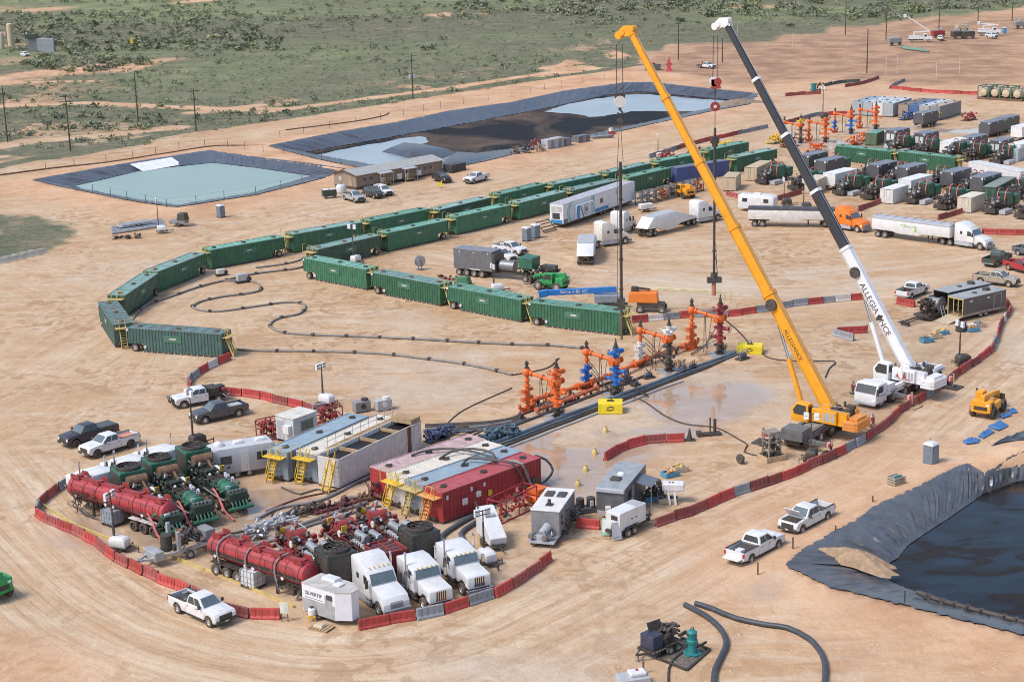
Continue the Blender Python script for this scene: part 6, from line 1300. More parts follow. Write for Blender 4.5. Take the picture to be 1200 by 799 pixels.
# ---------------------------------------------------------------- grey jack trailer, totes, caravan, cabins
def make_jack_trailer():
    r = empty('hose_trailer')
    part('frame',galv,r,lambda m: (m.box(-2.2,2.6,-.95,-.75,.7,.95),m.box(-2.2,2.6,.75,.95,.7,.95),m.box(-2.2,-2.0,-.75,.75,.7,.95),m.box(2.4,2.6,-.75,.75,.7,.95),m.bar((2.6,-.8,.8),(4.0,0,.75),.18),m.bar((2.6,.8,.8),(4.0,0,.75),.18)))
    part('front_locker',galv,r,lambda m: m.box(2.0,2.9,-1.0,1.0,.55,1.35),.04); part('mast',galv,r,lambda m: (m.box(.3,.6,-.95,-.65,.9,3.0),m.box(.3,.6,.65,.95,.9,2.6),m.bar((.45,-.8,2.9),(-1.6,-.8,1.0),.14),m.bar((.45,.8,2.5),(-1.6,.8,1.0),.14)))
    part('drum',blk,r,lambda m: (m.cyl((1.2,0,.95),(1.2,0,2.3),.5,14)),0,40); part('engine',dsteel,r,lambda m: gubbins(m,random.Random(4),-2.0,0,-.9,.9,1.0,2.2,40,.07)); part('pump_box',gry_m,r,lambda m: m.box(-3.2,-2.2,-.8,.8,.3,1.9),.05); part('orange_cylinder',org,r,lambda m: m.cyl((-.6,-.9,1.1),(-.6,-.9,2.0),.3,12),0,40)
    part('axles',dsteel,r,lambda m: m.box(-.45,-.35,-.9,.9,.3,.45))
    for s in (-1,1): wheel(r,-.4,s*1.05,.4,.4,.26,s)
    part('jack',dsteel,r,lambda m: (m.cyl((3.9,0,.05),(3.9,0,.9),.06,8),m.box(3.7,4.1,-.2,.2,.02,.08)))
    return r
mid,rz,ln = between((205,655),(178,660)); inst('jackt',make_jack_trailer,'grey galvanised hose trailer standing between the two red tankers','trailer',mid+Vector((1.2,1.0,0)),R(222))
def make_tote(capm):
    r = empty('liquid_tote'); part('pallet',dsteel,r,lambda m: (m.box(-.6,.6,-.5,.5,.0,.05),m.box(-.6,-.45,-.5,.5,.05,.14),m.box(.45,.6,-.5,.5,.05,.14),m.box(-.08,.08,-.5,.5,.05,.14)))
    part('bottle',capm,r,lambda m: m.box(-.57,.57,-.47,.47,.14,1.1),.06); part('lid',b_red,r,lambda m: m.cyl((0,0,1.1),(0,0,1.16),.12,10))
    part('cage',galv,r,lambda m: [m.bar((x,y,.14),(x,y,1.14),.03) for x in (-.59,-.3,0,.3,.59) for y in (-.49,.49)]+[m.bar((-.6,y,z),(.6,y,z),.03) for y in (-.49,.49) for z in (.4,.75,1.13)]+[m.bar((x,-.49,z),(x,.49,z),.03) for x in (-.59,.59) for z in (.4,.75,1.13)]+[m.bar((x,y,.14),(x,y,1.14),.03) for x in (-.59,.59) for y in (-.2,.2)])
    return r
ibc2 = P('tote_blue_grey',(.24,.30,.36),.5,var=.15,dust=.2)
t = inst('tote1',lambda: make_tote(ibc2),'blue grey liquid tote under the bright red tanker','tote',G(128,617)+Vector((.2,.6,0)),R(-38)); t.scale = (1.3,1.3,1.3)
t = inst('tote2',lambda: make_tote(ibc),'white liquid tote beside the wheels of the striped red tanker','tote',G(293,690)+Vector((.2,.6,0)),R(-38)); t.scale = (1.35,1.35,1.35)
def make_caravan(L=8.5):
    r = empty('bunk_trailer'); W = 1.25
    part('body',P('pale_grey_caravan',(.50,.51,.54),.45,var=.08,dust=.12),r,lambda m: m.prism([(-L/2,.6),(-L/2,3.0),(-L/2+.6,3.15),(L/2-.2,3.15),(L/2,2.95),(L/2,.6)],-W,W),.06,35)
    for x in (-.2,2.0): part('roof_air_conditioner',white,r,lambda m: m.loft([[(x-.6,-.35,3.14),(x+.6,-.35,3.14),(x+.6,.35,3.14),(x-.6,.35,3.14)],[(x-.5,-.3,3.42),(x+.35,-.3,3.46),(x+.35,.3,3.46),(x-.5,.3,3.42)]]),.06,40)
    for x in (-2.4,1.2): part('window',glass,r,lambda m: m.box(x,x+1.1,-W-.03,-W+.01,1.6,2.4))
    part('door',white_d,r,lambda m: m.box(-.4,.4,-W-.03,-W+.01,.7,2.7)); part('dome',white,r,lambda m: m.lathe([(.55,0),(.5,.25),(.3,.42),(.05,.5)],(-2.2,0,3.14),(0,0,1),14),0,40)
    part('chassis',dsteel,r,lambda m: (m.box(-L/2,L/2+1.2,-.12,.12,.4,.6),m.box(-.9,-.7,-1,1,.3,.42),m.box(.3,.5,-1,1,.3,.42)))
    for x in (-.8,.4):
        for s in (-1,1): wheel(r,x,s*1.05,.36,.36,.24,s)
    return r
g = G(282,519,3.1); inst('caravan',lambda: make_caravan(6.2),'pale grey bunk trailer with two white roof units behind the green pumps','trailer',Vector((g.x,g.y,0)),R(24))
def make_cabin(col,rf,L=3.4,W=2.6,H=2.7):
    r = empty('control_cabin'); part('wall',col,r,lambda m: m.box(0,L,0,W,.25,H),.03); part('roof',rf,r,lambda m: m.box(-.08,L+.08,-.08,W+.08,H,H+.09),.02)
    part('window',P('green_glass',(.10,.16,.15),.15,dust=.05),r,lambda m: m.box(L*.32,L*.82,-.03,.01,1.2,2.2)); part('window_frame',gry_l,r,lambda m: (m.box(L*.30,L*.84,-.04,-.0,1.1,1.2),m.box(L*.30,L*.84,-.04,0,2.2,2.3),m.box(L*.29,L*.32,-.04,0,1.1,2.3),m.box(L*.82,L*.85,-.04,0,1.1,2.3)))
    part('door',gry_l,r,lambda m: m.box(-.03,.01,W*.55,W*.9,.35,2.3)); part('air_conditioner',white,r,lambda m: (m.box(-.5,0,W*.1,W*.42,1.2,2.0),m.cyl((-.51,W*.26,1.6),(-.53,W*.26,1.6),.25,12)),.03); part('skid',dsteel,r,lambda m: (m.box(0,L,.1,.3,0,.25),m.box(0,L,W-.3,W-.1,0,.25)))
    return r
mid,rz,ln = between((343,522),(381,508)); inst('cab1',lambda: make_cabin(P('cabin_pale',(.52,.56,.58),.5,dust=.12),P('cabin_roof_cream',(.64,.61,.54),.5,dust=.2)),'pale control cabin with window on the tank row','cabin',mid+Vector((cos(rz),sin(rz),0))*-2.1,rz)
def make_skid(col,seed,L=2.4,W=1.6,H=2.0):
    r = empty('pipe_skid'); rg_ = random.Random(seed)
    part('frame',col,r,lambda m: [m.bar((x,y,.05),(x,y,H),.09) for x in (-L/2,0,L/2) for y in (-W/2,W/2)]+[m.bar((-L/2,y,z),(L/2,y,z),.09) for y in (-W/2,W/2) for z in (.1,H)]+[m.bar((x,-W/2,z),(x,W/2,z),.09) for x in (-L/2,L/2) for z in (.1,H)])
    part('pipework',col,r,lambda m: gubbins(m,rg_,-L/2+.2,L/2-.2,-W/2+.2,W/2-.2,.2,H-.2,34,.07)); part('valves',dsteel,r,lambda m: gubbins(m,rg_,-L/2+.2,L/2-.2,-W/2+.1,W/2-.1,.3,H-.3,14,.05)); return r
inst('skr',lambda: make_skid(red_m,5),'red pipe skid left of the pale control cabin','skid',G(317,513),R(35),'red pipe skids')
inst('skr',None,'red pipe skid right of the pale control cabin','skid',G(386,497),R(35),'red pipe skids')
mid,rz,ln = between((577,616),(619,596)); inst('skb',lambda: make_skid(red_t,9,5.2,1.5,2.1),'long red manifold skid lying along the bright red tank','skid',mid+Vector((.2,.7,0)),rz,'red pipe skids')
part('orange_tray',org,PROTO['skb'],lambda m: (m.box(2.9,4.4,-.7,.7,1.0,1.5),m.cyl((3.2,-.75,.5),(3.2,.75,.5),.4,12)),.03)
for k,(px,c,nm) in enumerate((((424,482),gry_m,'grey pump box behind the tank rows'),((449,480),P('grey_pump_round',(.42,.44,.45),.4),'round grey pump behind the tank rows'))):
    r = empty('pump_unit',G(*px),R(30)); part('box',c,r,lambda m: m.box(-.9,.9,-.5,.5,.1,1.2),.05); part('motor',blk if k == 0 else white_d,r,lambda m: (m.cyl((0,-.52,.7),(0,-.6,.7),.3,12),m.cyl((.4,0,1.2),(.4,0,1.45),.4,12)),0,40); tag(r,nm,'pump')
# hoses over the four tanks and across the ground
def hose(pts,rad,mat,label,group='loose hoses',name='hose',lift=None,sup=None):
    p = spline([G(*q[:2],q[2] if len(q) > 2 else 0)+Vector((0,0,rad)) for q in pts],.8)
    if sup:
        r = empty(name,p[0]); o = p[0].copy(); part('hose',mat,r,lambda m: m.tube([q-o for q in p],rad,8),0,50); sm_ = MB(); sm_.box(-.22,.22,-.22,.22,-.12,.20); sme_ = sm_.mesh('clamp',dsteel)
        L_ = 0
        for a,b in zip(p[:-1],p[1:]):
            L_ += (b-a).length
            if L_ > sup: L_ = 0; share(sme_,r,tuple(b-o),rnd(0,1),'clamp')
        tag(r,label,'hose',group); return r
    m = MB(); m.tube(p,rad,8); return tag(m.obj(name,mat,None,0,50),label,'hose',group)
HT = 2.95
hose([(482,535,HT),(500,529,HT+.2),(530,527,HT+.3),(565,533,HT+.4),(580,541,HT+.3)],.12,hose_b,'dark hose lying over the pink and cream tank roofs')
hose([(515,539,HT),(530,530,HT+.3),(555,527,HT+.5),(577,532,HT+.4),(580,541,HT+.2)],.12,hose_b,'dark hose arching over the cream tank roof')
hose([(541,547,HT),(550,538,HT+.3),(575,540,HT+.4),(600,544,HT+.3),(612,560,1.8),(618,577,.3)],.12,hose_b,'dark hose bending over the bright red tank side')
hose([(597,541,HT),(612,545,HT+.1),(619,562,1.4),(626,577,.2)],.14,hose_g,'grey hose falling down the bright red tank side')
hose([(627,535,2.6),(640,540,2.0),(648,552,1.0),(641,563,.2),(632,570,.2)],.12,hose_b,'dark hose looping off the far end of the bright red tank')
hose([(566,601),(540,615),(517,632),(527,645),(536,660)],.22,P('blue_black_hose',(.05,.07,.10),.5,dust=.2),'thick dark hose bending before the black radiator')
hose([(572,606),(552,618),(540,628),(548,640),(556,648)],.22,MATS['blue_black_hose'],'thick dark hose beside the white light plant')
for i,(pts,rad,mt,lb) in enumerate((
   ([(330,624),(370,610),(405,598),(430,590)],.16,hose_g,'grey suction hose below the green pumps'),([(300,610),(330,596),(375,588),(420,566),(445,556)],.16,hose_g,'grey hose running from the pumps to the tanks'),
   ([(312,600),(350,585),(395,575),(440,560)],.09,maroon,'dark red line running from the pumps to the tanks'),([(250,630),(290,622),(330,606),(352,592)],.12,hose_b,'black hose beside the middle green pump'),
   ([(392,590),(430,596),(470,590),(492,596)],.12,hose_b,'black hose before the cream tank stairs'),([(400,584),(445,582),(480,578)],.14,hose_g,'grey hose before the dark red tank'),
   ([(330,572),(352,580),(372,574),(388,582)],.10,hose_b,'black hose under the yellow tank stairs'),([(290,640),(330,632),(360,618),(400,606),(420,600)],.15,hose_g,'long grey hose before the red pumps'),
   ([(340,600),(330,612),(318,606),(326,594)],.07,blk,'looped black hose beside the green pumps'))):
    hose(pts,rad,mt,lb)
# bundle that joins the tanks to the wells
for i in range(5): hose([(498,499+i*2.2),(540,497+i*2.4),(575,495+i*2),(612,489+i*1.5)],.12,[hose_b,dsteel,hose_g,hose_b,P('flow_blue2',(.08,.13,.19),.5)][i],N_[i]+' hose of the bundle running from the tanks to the wells')
hose([(500,531),(545,515),(575,500),(590,497)],.1,rusty,'rusty line behind the four tanks')
for i,px in enumerate(((565,522),(580,516),(598,511),(512,516),(518,512))):
    r = empty('valve_rack',G(*px),R(40)); part('pipework',P('rack_teal',(.05,.12,.17),.5,dust=.2) if i < 3 else P('rack_blue',(.02,.06,.16),.5),r,lambda m: gubbins(m,random.Random(40+i),-1.3,1.3,-.6,.6,.1,1.0,34,.09)); part('base',dsteel,r,lambda m: m.box(-1.3,1.3,-.6,.6,.02,.12)); tag(r,['teal valve rack at the far end of the cream tank','teal valve rack on the flow lines','small teal valve rack nearest the wells','dark blue valve rack behind the open white tank','dark blue pipe rack beyond the open white tank'][i],'rack','valve racks by the tanks')
for i,(px,rz_,c,lb) in enumerate((((318,618),35,gry_l,'grey pipe manifold between green and red pumps'),((352,604),40,dsteel,'dark pipe manifold between the pump groups'),((395,597),40,maroon,'dark red pipe manifold beside the red pumps'),((280,634),30,steel,'steel pipe manifold behind the striped tanker'),((425,588),35,rusty,'rusty pipe manifold before the dark red tank'))):
    r = empty('pipe_manifold',G(*px),R(rz_)); part('pipework',c,r,lambda m: gubbins(m,random.Random(500+i),-2.4,2.4,-.7,.7,.12,.7,34,.09)); part('header',c,r,lambda m: (m.cyl((-2.6,-.3,.35),(2.6,-.3,.35),.16,9),m.cyl((-2.6,.4,.35),(2.6,.4,.35),.13,9))); tag(r,lb,'manifold','near pipe manifolds')
# timber edging round the spill liner under the pumps
edge_px = [(50,592),(90,617),(150,640),(200,652),(240,668),(290,688),(345,712)]
for a,b in zip(edge_px[:-1],edge_px[1:]):
    A_,B_ = G(*a),G(*b); r = (B_-A_); m = MB(); m.bar((0,0,.1),(r.length-.05,0,.1),.22,.2); o = m.obj('timber_edging',ylw_l); o.location = A_; o.rotation_euler = (0,0,atan2(r.y,r.x))
    tag(o,'timber edging board on the ground between the barriers and the red tankers','board','timber edging boards')
# ================================================================ BARRIERS
def barrier_mesh(mat,L=2.05,h=.9):
    r = empty('plastic_barrier')
    sec = [(-.24,0),(.24,0),(.24,.14),(.13,.3),(.10,h),(-.10,h),(-.13,.3),(-.24,.14)]
    part('shell',mat,r,lambda m: m.prism([(y,z) for y,z in sec],-L/2,L/2,plane='yz'),.03)
    part('rib',mat,r,lambda m: [m.prism([(-.22,.14),(-.16,.3),(-.125,h-.06),(.125,h-.06),(.16,.3),(.22,.14)],x-.05,x+.05,plane='yz') for x in (-.68,-.23,.23,.68)])
    part('connector',blk,r,lambda m: m.cyl((L/2,0,.1),(L/2,0,h+.05),.05,7))
    return r
BM = {'r': b_red,'f': b_red2,'g': b_gry,'w': b_wht,'k': b_grn}; BN = {'r': 'red','f': 'faded red','g': 'grey','w': 'whitish','k': 'dark green'}
def barriers(pts,cols,where,step=2.1,seed=0):
    """a run of barriers along the ground; cols gives the colours along the run"""
    c = spline([p for p in GL(pts)],.35); acc = 0; last = c[0]; k = 0; i = 0; total = sum((b-a).length for a,b in zip(c[:-1],c[1:])); n = max(1,int(total/step)); st = total/n; seg = []; run = 0; start = c[0]
    for a,b in zip(c[:-1],c[1:]):
        run += (b-a).length
        if run >= st-1e-3: seg.append((start,b)); start = b; run -= st
    for j,(a,b) in enumerate(seg):
        d = b-a; col = cols[min(len(cols)-1,int(j/len(seg)*len(cols)))]; mid_ = (a+b)/2
        o = inst(('bar',col),lambda: barrier_mesh(BM[col]),BN[col]+' plastic barrier in the run '+where,'barrier',(mid_.x,mid_.y,ground_z(mid_.x,mid_.y)+.01),atan2(d.y,d.x)+rnd(-.045,.045),'plastic barriers '+where)
        o.scale = (d.length/2.14,1,rnd(.9,1.06)); o.location += Vector((-d.y,d.x,0)).normalized()*rnd(-.09,.09)
barriers([(270,421),(250,430),(232,440),(221,449),(224,457)],'rwrggf','leading from the lone teal tank')
barriers([(264,462),(300,466),(325,472.5),(350,477.5),(366,483.5)],'rrrfrf','behind the welding truck')
barriers([(366,484),(382,481.5)],'g','ending by the light tower')
barriers([(82,566.5),(62,580),(47,593),(42,603),(52,611),(75,621),(112,638),(130,653),(150,664),(175,677),(212,692),(240,706)],'gffgrrfrfrgfrfrrfrrfr','bending round the left of the pumps')
barriers([(262,716),(282,723),(300,724.5),(329,725.5)],'frrf','between the near pickup and the lettered trailer')
barriers([(420,738.5),(450,732),(475,728),(500,724),(525,718),(550,710),(575,702),(600,689),(625,672),(646,656.5)],'rrgrrgrrffrr','in front of the three white tractors')
barriers([(675,617.5),(690,618),(704,620)],'rr','beside the grey generator cabin')
barriers([(768,617.5),(790,609.5),(815,602),(850,585),(867,579.5),(900,568.5),(930,557),(967,541),(978,535.5),(1005,522),(1040,498),(1050,486),(1075,472.5),(1107,451),(1128,436),(1150,421.5),(1161,412),(1166,402),(1171,387),(1177,376),(1184,365),(1178,356)],'ffrgfrrfrgrffrfrgffrffrfgrffwfrf','along the main road by the cranes')
barriers([(709,540),(725,530),(760,519.5),(802,517)],'rrfr','curving on the well pad')
barriers([(740,378),(774.5,375),(806,372),(833,371),(857,370.5),(886,366.5),(900,365),(922,360),(950,356.5),(984,353),(1012,350.5)],'rwgrggrrgrggrgwrg','across the pad behind the wells')
barriers([(1050,355.5),(1072,360)],'rg','beside the pickup behind the white crane')
barriers([(976,393),(1000,400)],'g','short and grey before the white boom'); barriers([(980,391.5),(1017,390)],'rf','short and red before the white boom')
for pts,cols,w in (([(911,235.5),(939,227)],'f','by the small travel trailer'),([(1005,248),(1032,238)],'f','by the white container'),([(1100,258),(1127,249.5)],'f','by the cream container'),([(1150,274),(1175,275),(1205,275.5)],'r','at the right edge beyond the logo trailer'),([(1117,268),(1127,266)],'r','behind the white logo trailer tractor'),
                     ([(851,229),(866,233)],'f','beside the lone tan container'),([(920,113.5),(940,111.5),(962,110.5)],'f','far off beside the teal pump'),([(966,101.5),(985,98),(1008,96.5)],'k','far off and dark green'),([(990,102.5),(1010,99),(1030,92.5)],'f','far off beside the track'),
                     ([(1042,104.5),(1050,100),(1060,95.5)],'g','far off forming a corner'),([(1044,104),(1075,107.5),(1110,110),(1146,111.5)],'r','far off along the white pad'),([(760,186),(785,178),(810,170.5),(850,161),(900,150)],'gfrg','beyond the far green tanks'),([(921,145.5),(945,139),(962,135.5),(992,135)],'fgr','beyond the far wellheads')):
    barriers(pts,cols,w)
# ================================================================ LIGHT TOWERS, CABINS AND YARD GEAR
def make_light_tower(mast,body=white,up=True):
    r = empty('light_tower')
    part('housing',body,r,lambda m: m.loft([[(-.8,-.5,.45),(.8,-.5,.45),(.8,.5,.45),(-.8,.5,.45)],[(-.8,-.5,1.1),(.8,-.5,1.1),(.8,.5,1.1),(-.8,.5,1.1)],[(-.6,-.4,1.35),(.55,-.4,1.3),(.55,.4,1.3),(-.6,.4,1.35)]]),.05,40)
    part('chassis',dsteel,r,lambda m: (m.box(-.95,.95,-.45,.45,.32,.45),m.bar((.9,0,.4),(1.9,0,.4),.1),m.bar((-.1,-.9,.4),(-.1,.9,.4),.08),m.bar((1.85,0,.05),(1.85,0,.6),.07),*[m.bar((x,s*.5,.4),(x,s*1.1,.38),.07) for x in (-.7,.6) for s in (-1,1)],*[m.bar((x,s*1.1,.02),(x,s*1.1,.5),.06) for x in (-.7,.6) for s in (-1,1)]))
    for s in (-1,1): wheel(r,-.1,s*.68,.3,.3,.2,s)
    part('mast',dsteel,r,lambda m: (m.bar((-.5,0,1.2),(-.5,0,mast*.5),.16),m.bar((-.5,0,mast*.5),(-.5,0,mast*.78),.12),m.bar((-.5,0,mast*.78),(-.5,0,mast),.08)))
    h = part('lamp_bar',dsteel,r,lambda m: (m.bar((-.5,-.7,mast),(-.5,.7,mast),.07),m.bar((-.5,-.7,mast-.35),(-.5,.7,mast-.35),.06),m.bar((-.5,0,mast-.4),(-.5,0,mast+.05),.07)))
    lm = MB(); lm.box(-.12,.10,-.24,.24,-.15,.15); lme = lm.mesh('lamp',lamp_w);
    for y in (-.5,.5):
        for z in (0,-.35): share(lme,h,(-.6,y,mast+z),0,'lamp')
    return r
for px,mast,rz_,lb,b in (((141,645),5.2,-20,'light tower standing inside the left barriers',white_d),((383,475),4.6,-35,'light tower behind the tank rows',white),((190,273),5.8,10,'light tower by the turquoise pond',white),((417,309),6.0,60,'light tower between the lower and upper green tank rows',white),((951,541),5.0,70,'dark light tower beside the orange crane',blk),((1128,428),5.2,20,'light tower by the white crane counterweight',dsteel),((571,661),4.6,-60,'light tower beside the right white tractor',white),((583,343),4.0,20,'light tower behind the lower green tank row',white),((774,186.5),5.2,0,'far light tower beyond the green tanks',white_d),((232,523),6.0,40,'black light tower behind the third green radiator',blk),((966,139),7.5,30,'far dark light tower by the far wellheads',dsteel),((922,241),4.8,0,'slim dark light tower behind the dark topped trailer',dsteel),((945,246),5.2,0,'dark light tower left of the black boom',dsteel)):
    inst(('lt',mast,b.name),lambda: make_light_tower(mast,b),lb,'light tower',G(*px),R(rz_),'mobile light towers')
def make_toilet():
    r = empty('portable_toilet'); part('body',blu_p,r,lambda m: m.box(-.55,.55,-.55,.55,.12,2.05,.02,.02),.03); part('skid',dsteel,r,lambda m: (m.box(-.6,.6,-.55,-.35,0,.12),m.box(-.6,.6,.35,.55,0,.12)))
    part('roof',P('toilet_roof',(.62,.66,.70),.5,var=.08),r,lambda m: m.loft([[(-.6,-.6,2.05),(.6,-.6,2.05),(.6,.6,2.05),(-.6,.6,2.05)],[(-.58,-.58,2.16),(.58,-.58,2.16),(.58,.58,2.16),(-.58,.58,2.16)],[(-.4,-.4,2.32),(.4,-.4,2.32),(.4,.4,2.32),(-.4,.4,2.32)]]),.03)
    part('door',P('toilet_door',(.16,.21,.27),.5,var=.1),r,lambda m: m.box(-.42,.42,-.575,-.55,.2,1.95),.01); part('vent_pipe',blu_p,r,lambda m: m.cyl((.4,.4,2.2),(.4,.4,2.55),.05,8)); part('handle',dsteel,r,lambda m: m.box(.28,.36,-.60,-.575,1.0,1.15)); part('side_vent',gry_m,r,lambda m: (m.box(-.58,-.55,-.3,.3,1.7,1.85),m.box(.55,.58,-.3,.3,1.7,1.85))); return r
for px,lb in (((1092,546.5),'blue grey portable toilet standing alone beside the main road'),((258.5,255.5),'grey portable toilet by the turquoise pond'),((617.5,283),'left of two portable toilets near the wrapped trailer'),((628,279.5),'right of two portable toilets near the wrapped trailer')):
    inst('toilet',make_toilet,lb,'toilet',G(*px)+Vector((0,.5,0)),R(rnd(38,52)),'portable toilets')
tb = inst('toilet_b',make_toilet,'bright blue portable toilet far off beside the bucket truck','toilet',G(1177,39.5),R(10))
for c in tb.children:
    if c.data.name.startswith(('body','door')): c.data.materials[0] = P('bright_blue_plastic',(.02,.30,.55),.5)
# lettered trailer by the tractors
def make_lettered():
    r = empty('lettered_trailer'); L,W,H = 3.5,2.2,2.75; gw = P('trailer_grey_side',(.36,.37,.38),.45,dust=.15)
    part('body',P('trailer_white',(.70,.71,.76),.4,var=.06,dust=.08),r,lambda m: m.prism([(0,0),(L,0),(L+1.1,W*.32),(L+1.1,W*.68),(L,W),(0,W)],.45,H,plane='xy'),.03)
    part('roof',P('trailer_roof',(.50,.48,.45),.5,dust=.2),r,lambda m: m.prism([(-.03,-.03),(L+.02,-.03),(L+1.14,W*.31),(L+1.14,W*.69),(L+.02,W+.03),(-.03,W+.03)],H,H+.06,plane='xy'))
    part('roof_unit',white,r,lambda m: m.box(.9,2.4,W*.55,W*.95,H+.06,H+.32,.1,.05),.04); part('roof_hatch',white,r,lambda m: m.box(2.5,3.2,W*.4,W*.7,H+.06,H+.2),.03)
    part('side_panel',gw,r,lambda m: m.box(.08,L-.05,-.02,-.005,.5,1.62)); part('door',gw,r,lambda m: m.box(L-1.05,L-.3,-.035,-.02,.55,2.3)); part('window',glass,r,lambda m: m.box(L-.85,L-.25,-.045,-.03,2.0,2.42))
    text_mesh(r,'SILVERTIP',.42,P('letter_blue_grey',(.10,.11,.16),.5),(1.25,-.03,2.1),(pi/2,0,0),'side_lettering',.006); part('strap_line',gry_m,r,lambda m: m.box(.3,2.2,-.03,-.02,1.74,1.78))
    part('chassis',dsteel,r,lambda m: (m.box(0,L,.2,W-.2,.3,.45),m.bar((L+.2,W*.35,.38),(L+2.2,W*.5,.38),.1),m.bar((L+.2,W*.65,.38),(L+2.2,W*.5,.38),.1),m.box(1.4,1.6,.0,W,.3,.42)))
    for y,s in ((.14,-1),(W-.14,1)): wheel(r,1.5,y,.35,.35,.24,s)
    return r
mid,rz,ln = between((356,722),(388,735)); inst('lettered',make_lettered,'white enclosed trailer with dark lettering beside the high roof tractor','trailer',G(355.5,721),R(-38))
def simple(name,label,cat,loc,rz,parts_,group=None):
    r = empty(name,loc,rz)
    for nm,mt,fn,*bv in parts_: part(nm,mt,r,fn,*(bv or []))
    tag(r,label,cat,group); return r
simple('water_cooler','white water jug on a stand beside the lettered trailer','cooler',G(366,727),0,[('jug',white,lambda m: m.lathe([(.15,.5),(.3,.55),(.3,1.0),(.2,1.1)],(0,0,0),(0,0,1),12)),('lid',blk,lambda m: m.cyl((0,0,1.1),(0,0,1.2),.16,10)),('stand',yel,lambda m: (m.box(-.3,.3,-.3,.3,.42,.5),*[m.bar((x,y,0),(x,y,.45),.06) for x in (-.25,.25) for y in (-.25,.25)]))])
simple('pallet','round heap of timber and sacks beside the lettered trailer','pallet',G(376,736),R(-30),[('boards',wood,lambda m: [m.box(-.8+.3*i,-.58+.3*i,-.6,.6,.12,.16) for i in range(6)]),('bearers',wood,lambda m: [m.box(-.8,.9,y,y+.1,0,.12) for y in (-.55,0,.5)]),('sack',tanp,lambda m: m.box(-.5,.4,-.4,.3,.16,.4,.1,.1),.06)])
simple('sign_board','small pale sign board at the barrier end left of the lettered trailer','sign',G(334,728),R(-10),[('board',P('pale_sign',(.62,.66,.58),.5),lambda m: m.box(-.35,.35,-.03,.03,.7,1.6)),('post',dsteel,lambda m: (m.bar((-.25,0,0),(-.25,0,.7),.06),m.bar((.25,0,0),(.25,0,.7),.06)))])
# white folded light plant
simple('light_plant','tall white sloping light plant on wheels beside the bright red tank','generator',G(577,641)+Vector((0,.6,0)),R(110),[('hood',white,lambda m: m.prism([(-1.5,.55),(-1.7,1.2),(1.4,3.0),(2.0,2.9),(2.0,.55)],-.75,.75),.05),('hatch',gry_l,lambda m: m.box(.3,1.0,-.45,.45,2.45,2.62)),('chassis',dsteel,lambda m: (m.box(-1.8,2.0,-.6,.6,.35,.55),m.bar((-1.8,0,.45),(-2.8,0,.45),.1),m.bar((0,-.95,.35),(0,.95,.35),.1))),('mast',blk,lambda m: m.bar((-1.6,.5,.6),(1.9,.8,3.4),.1)),('wheel',rubber,lambda m: (m.cyl((.1,-.8,.36),(.1,-1.0,.36),.36,14))),('wheel',rubber,lambda m: (m.cyl((.1,.8,.36),(.1,1.0,.36),.36,14)))])
# grey generator cabin with white roof
def make_gen_cabin():
    r = empty('generator_cabin'); L,W,H = 5.6,2.5,2.8
    part('body',gry_m,r,lambda m: m.box(0,L,0,W,.5,H),.03); part('roof',white_d,r,lambda m: m.box(-.05,L+.05,-.05,W+.05,H,H+.1),.02)
    for y in (.35,1.45): part('roof_vent',dsteel,r,lambda m: m.box(3.3,4.5,y,y+.75,H+.1,H+.22),.03)
    part('roof_stack',blk,r,lambda m: (m.cyl((1.3,1.2,H+.1),(1.3,1.2,H+.6),.16,10),m.box(1.0,1.6,.9,1.5,H+.1,H+.18))); part('platform',gry_l,r,lambda m: m.box(-1.6,0,.1,W-.1,.45,.6)); part('motor',gry_l,r,lambda m: (m.cyl((-1.1,1.3,1.1),(-.1,1.0,1.5),.38,14),m.cyl((-1.0,1.3,.6),(-1.0,1.3,1.0),.5,14)),.0)
    part('pipe_rack',steel,r,lambda m: gubbins(m,random.Random(8),-1.4,-.1,.2,W-.2,.6,1.4,18)); part('side_gear',blk,r,lambda m: gubbins(m,random.Random(9),.6,L-.6,-.6,-.05,.6,2.2,26)); part('chassis',dsteel,r,lambda m: (m.box(-1.5,L,.3,.5,.25,.5),m.box(-1.5,L,W-.5,W-.3,.25,.5),m.box(2.1,2.3,0,W,.3,.42),m.box(3.2,3.4,0,W,.3,.42)))
    for x in (2.2,3.3):
        for y,s in ((.1,-1),(W-.1,1)): wheel(r,x,y,.4,.4,.26,s)
    return r
inst('gencab',make_gen_cabin,'grey generator cabin with white roof and two dark vents','generator',G(656,636),R(74))
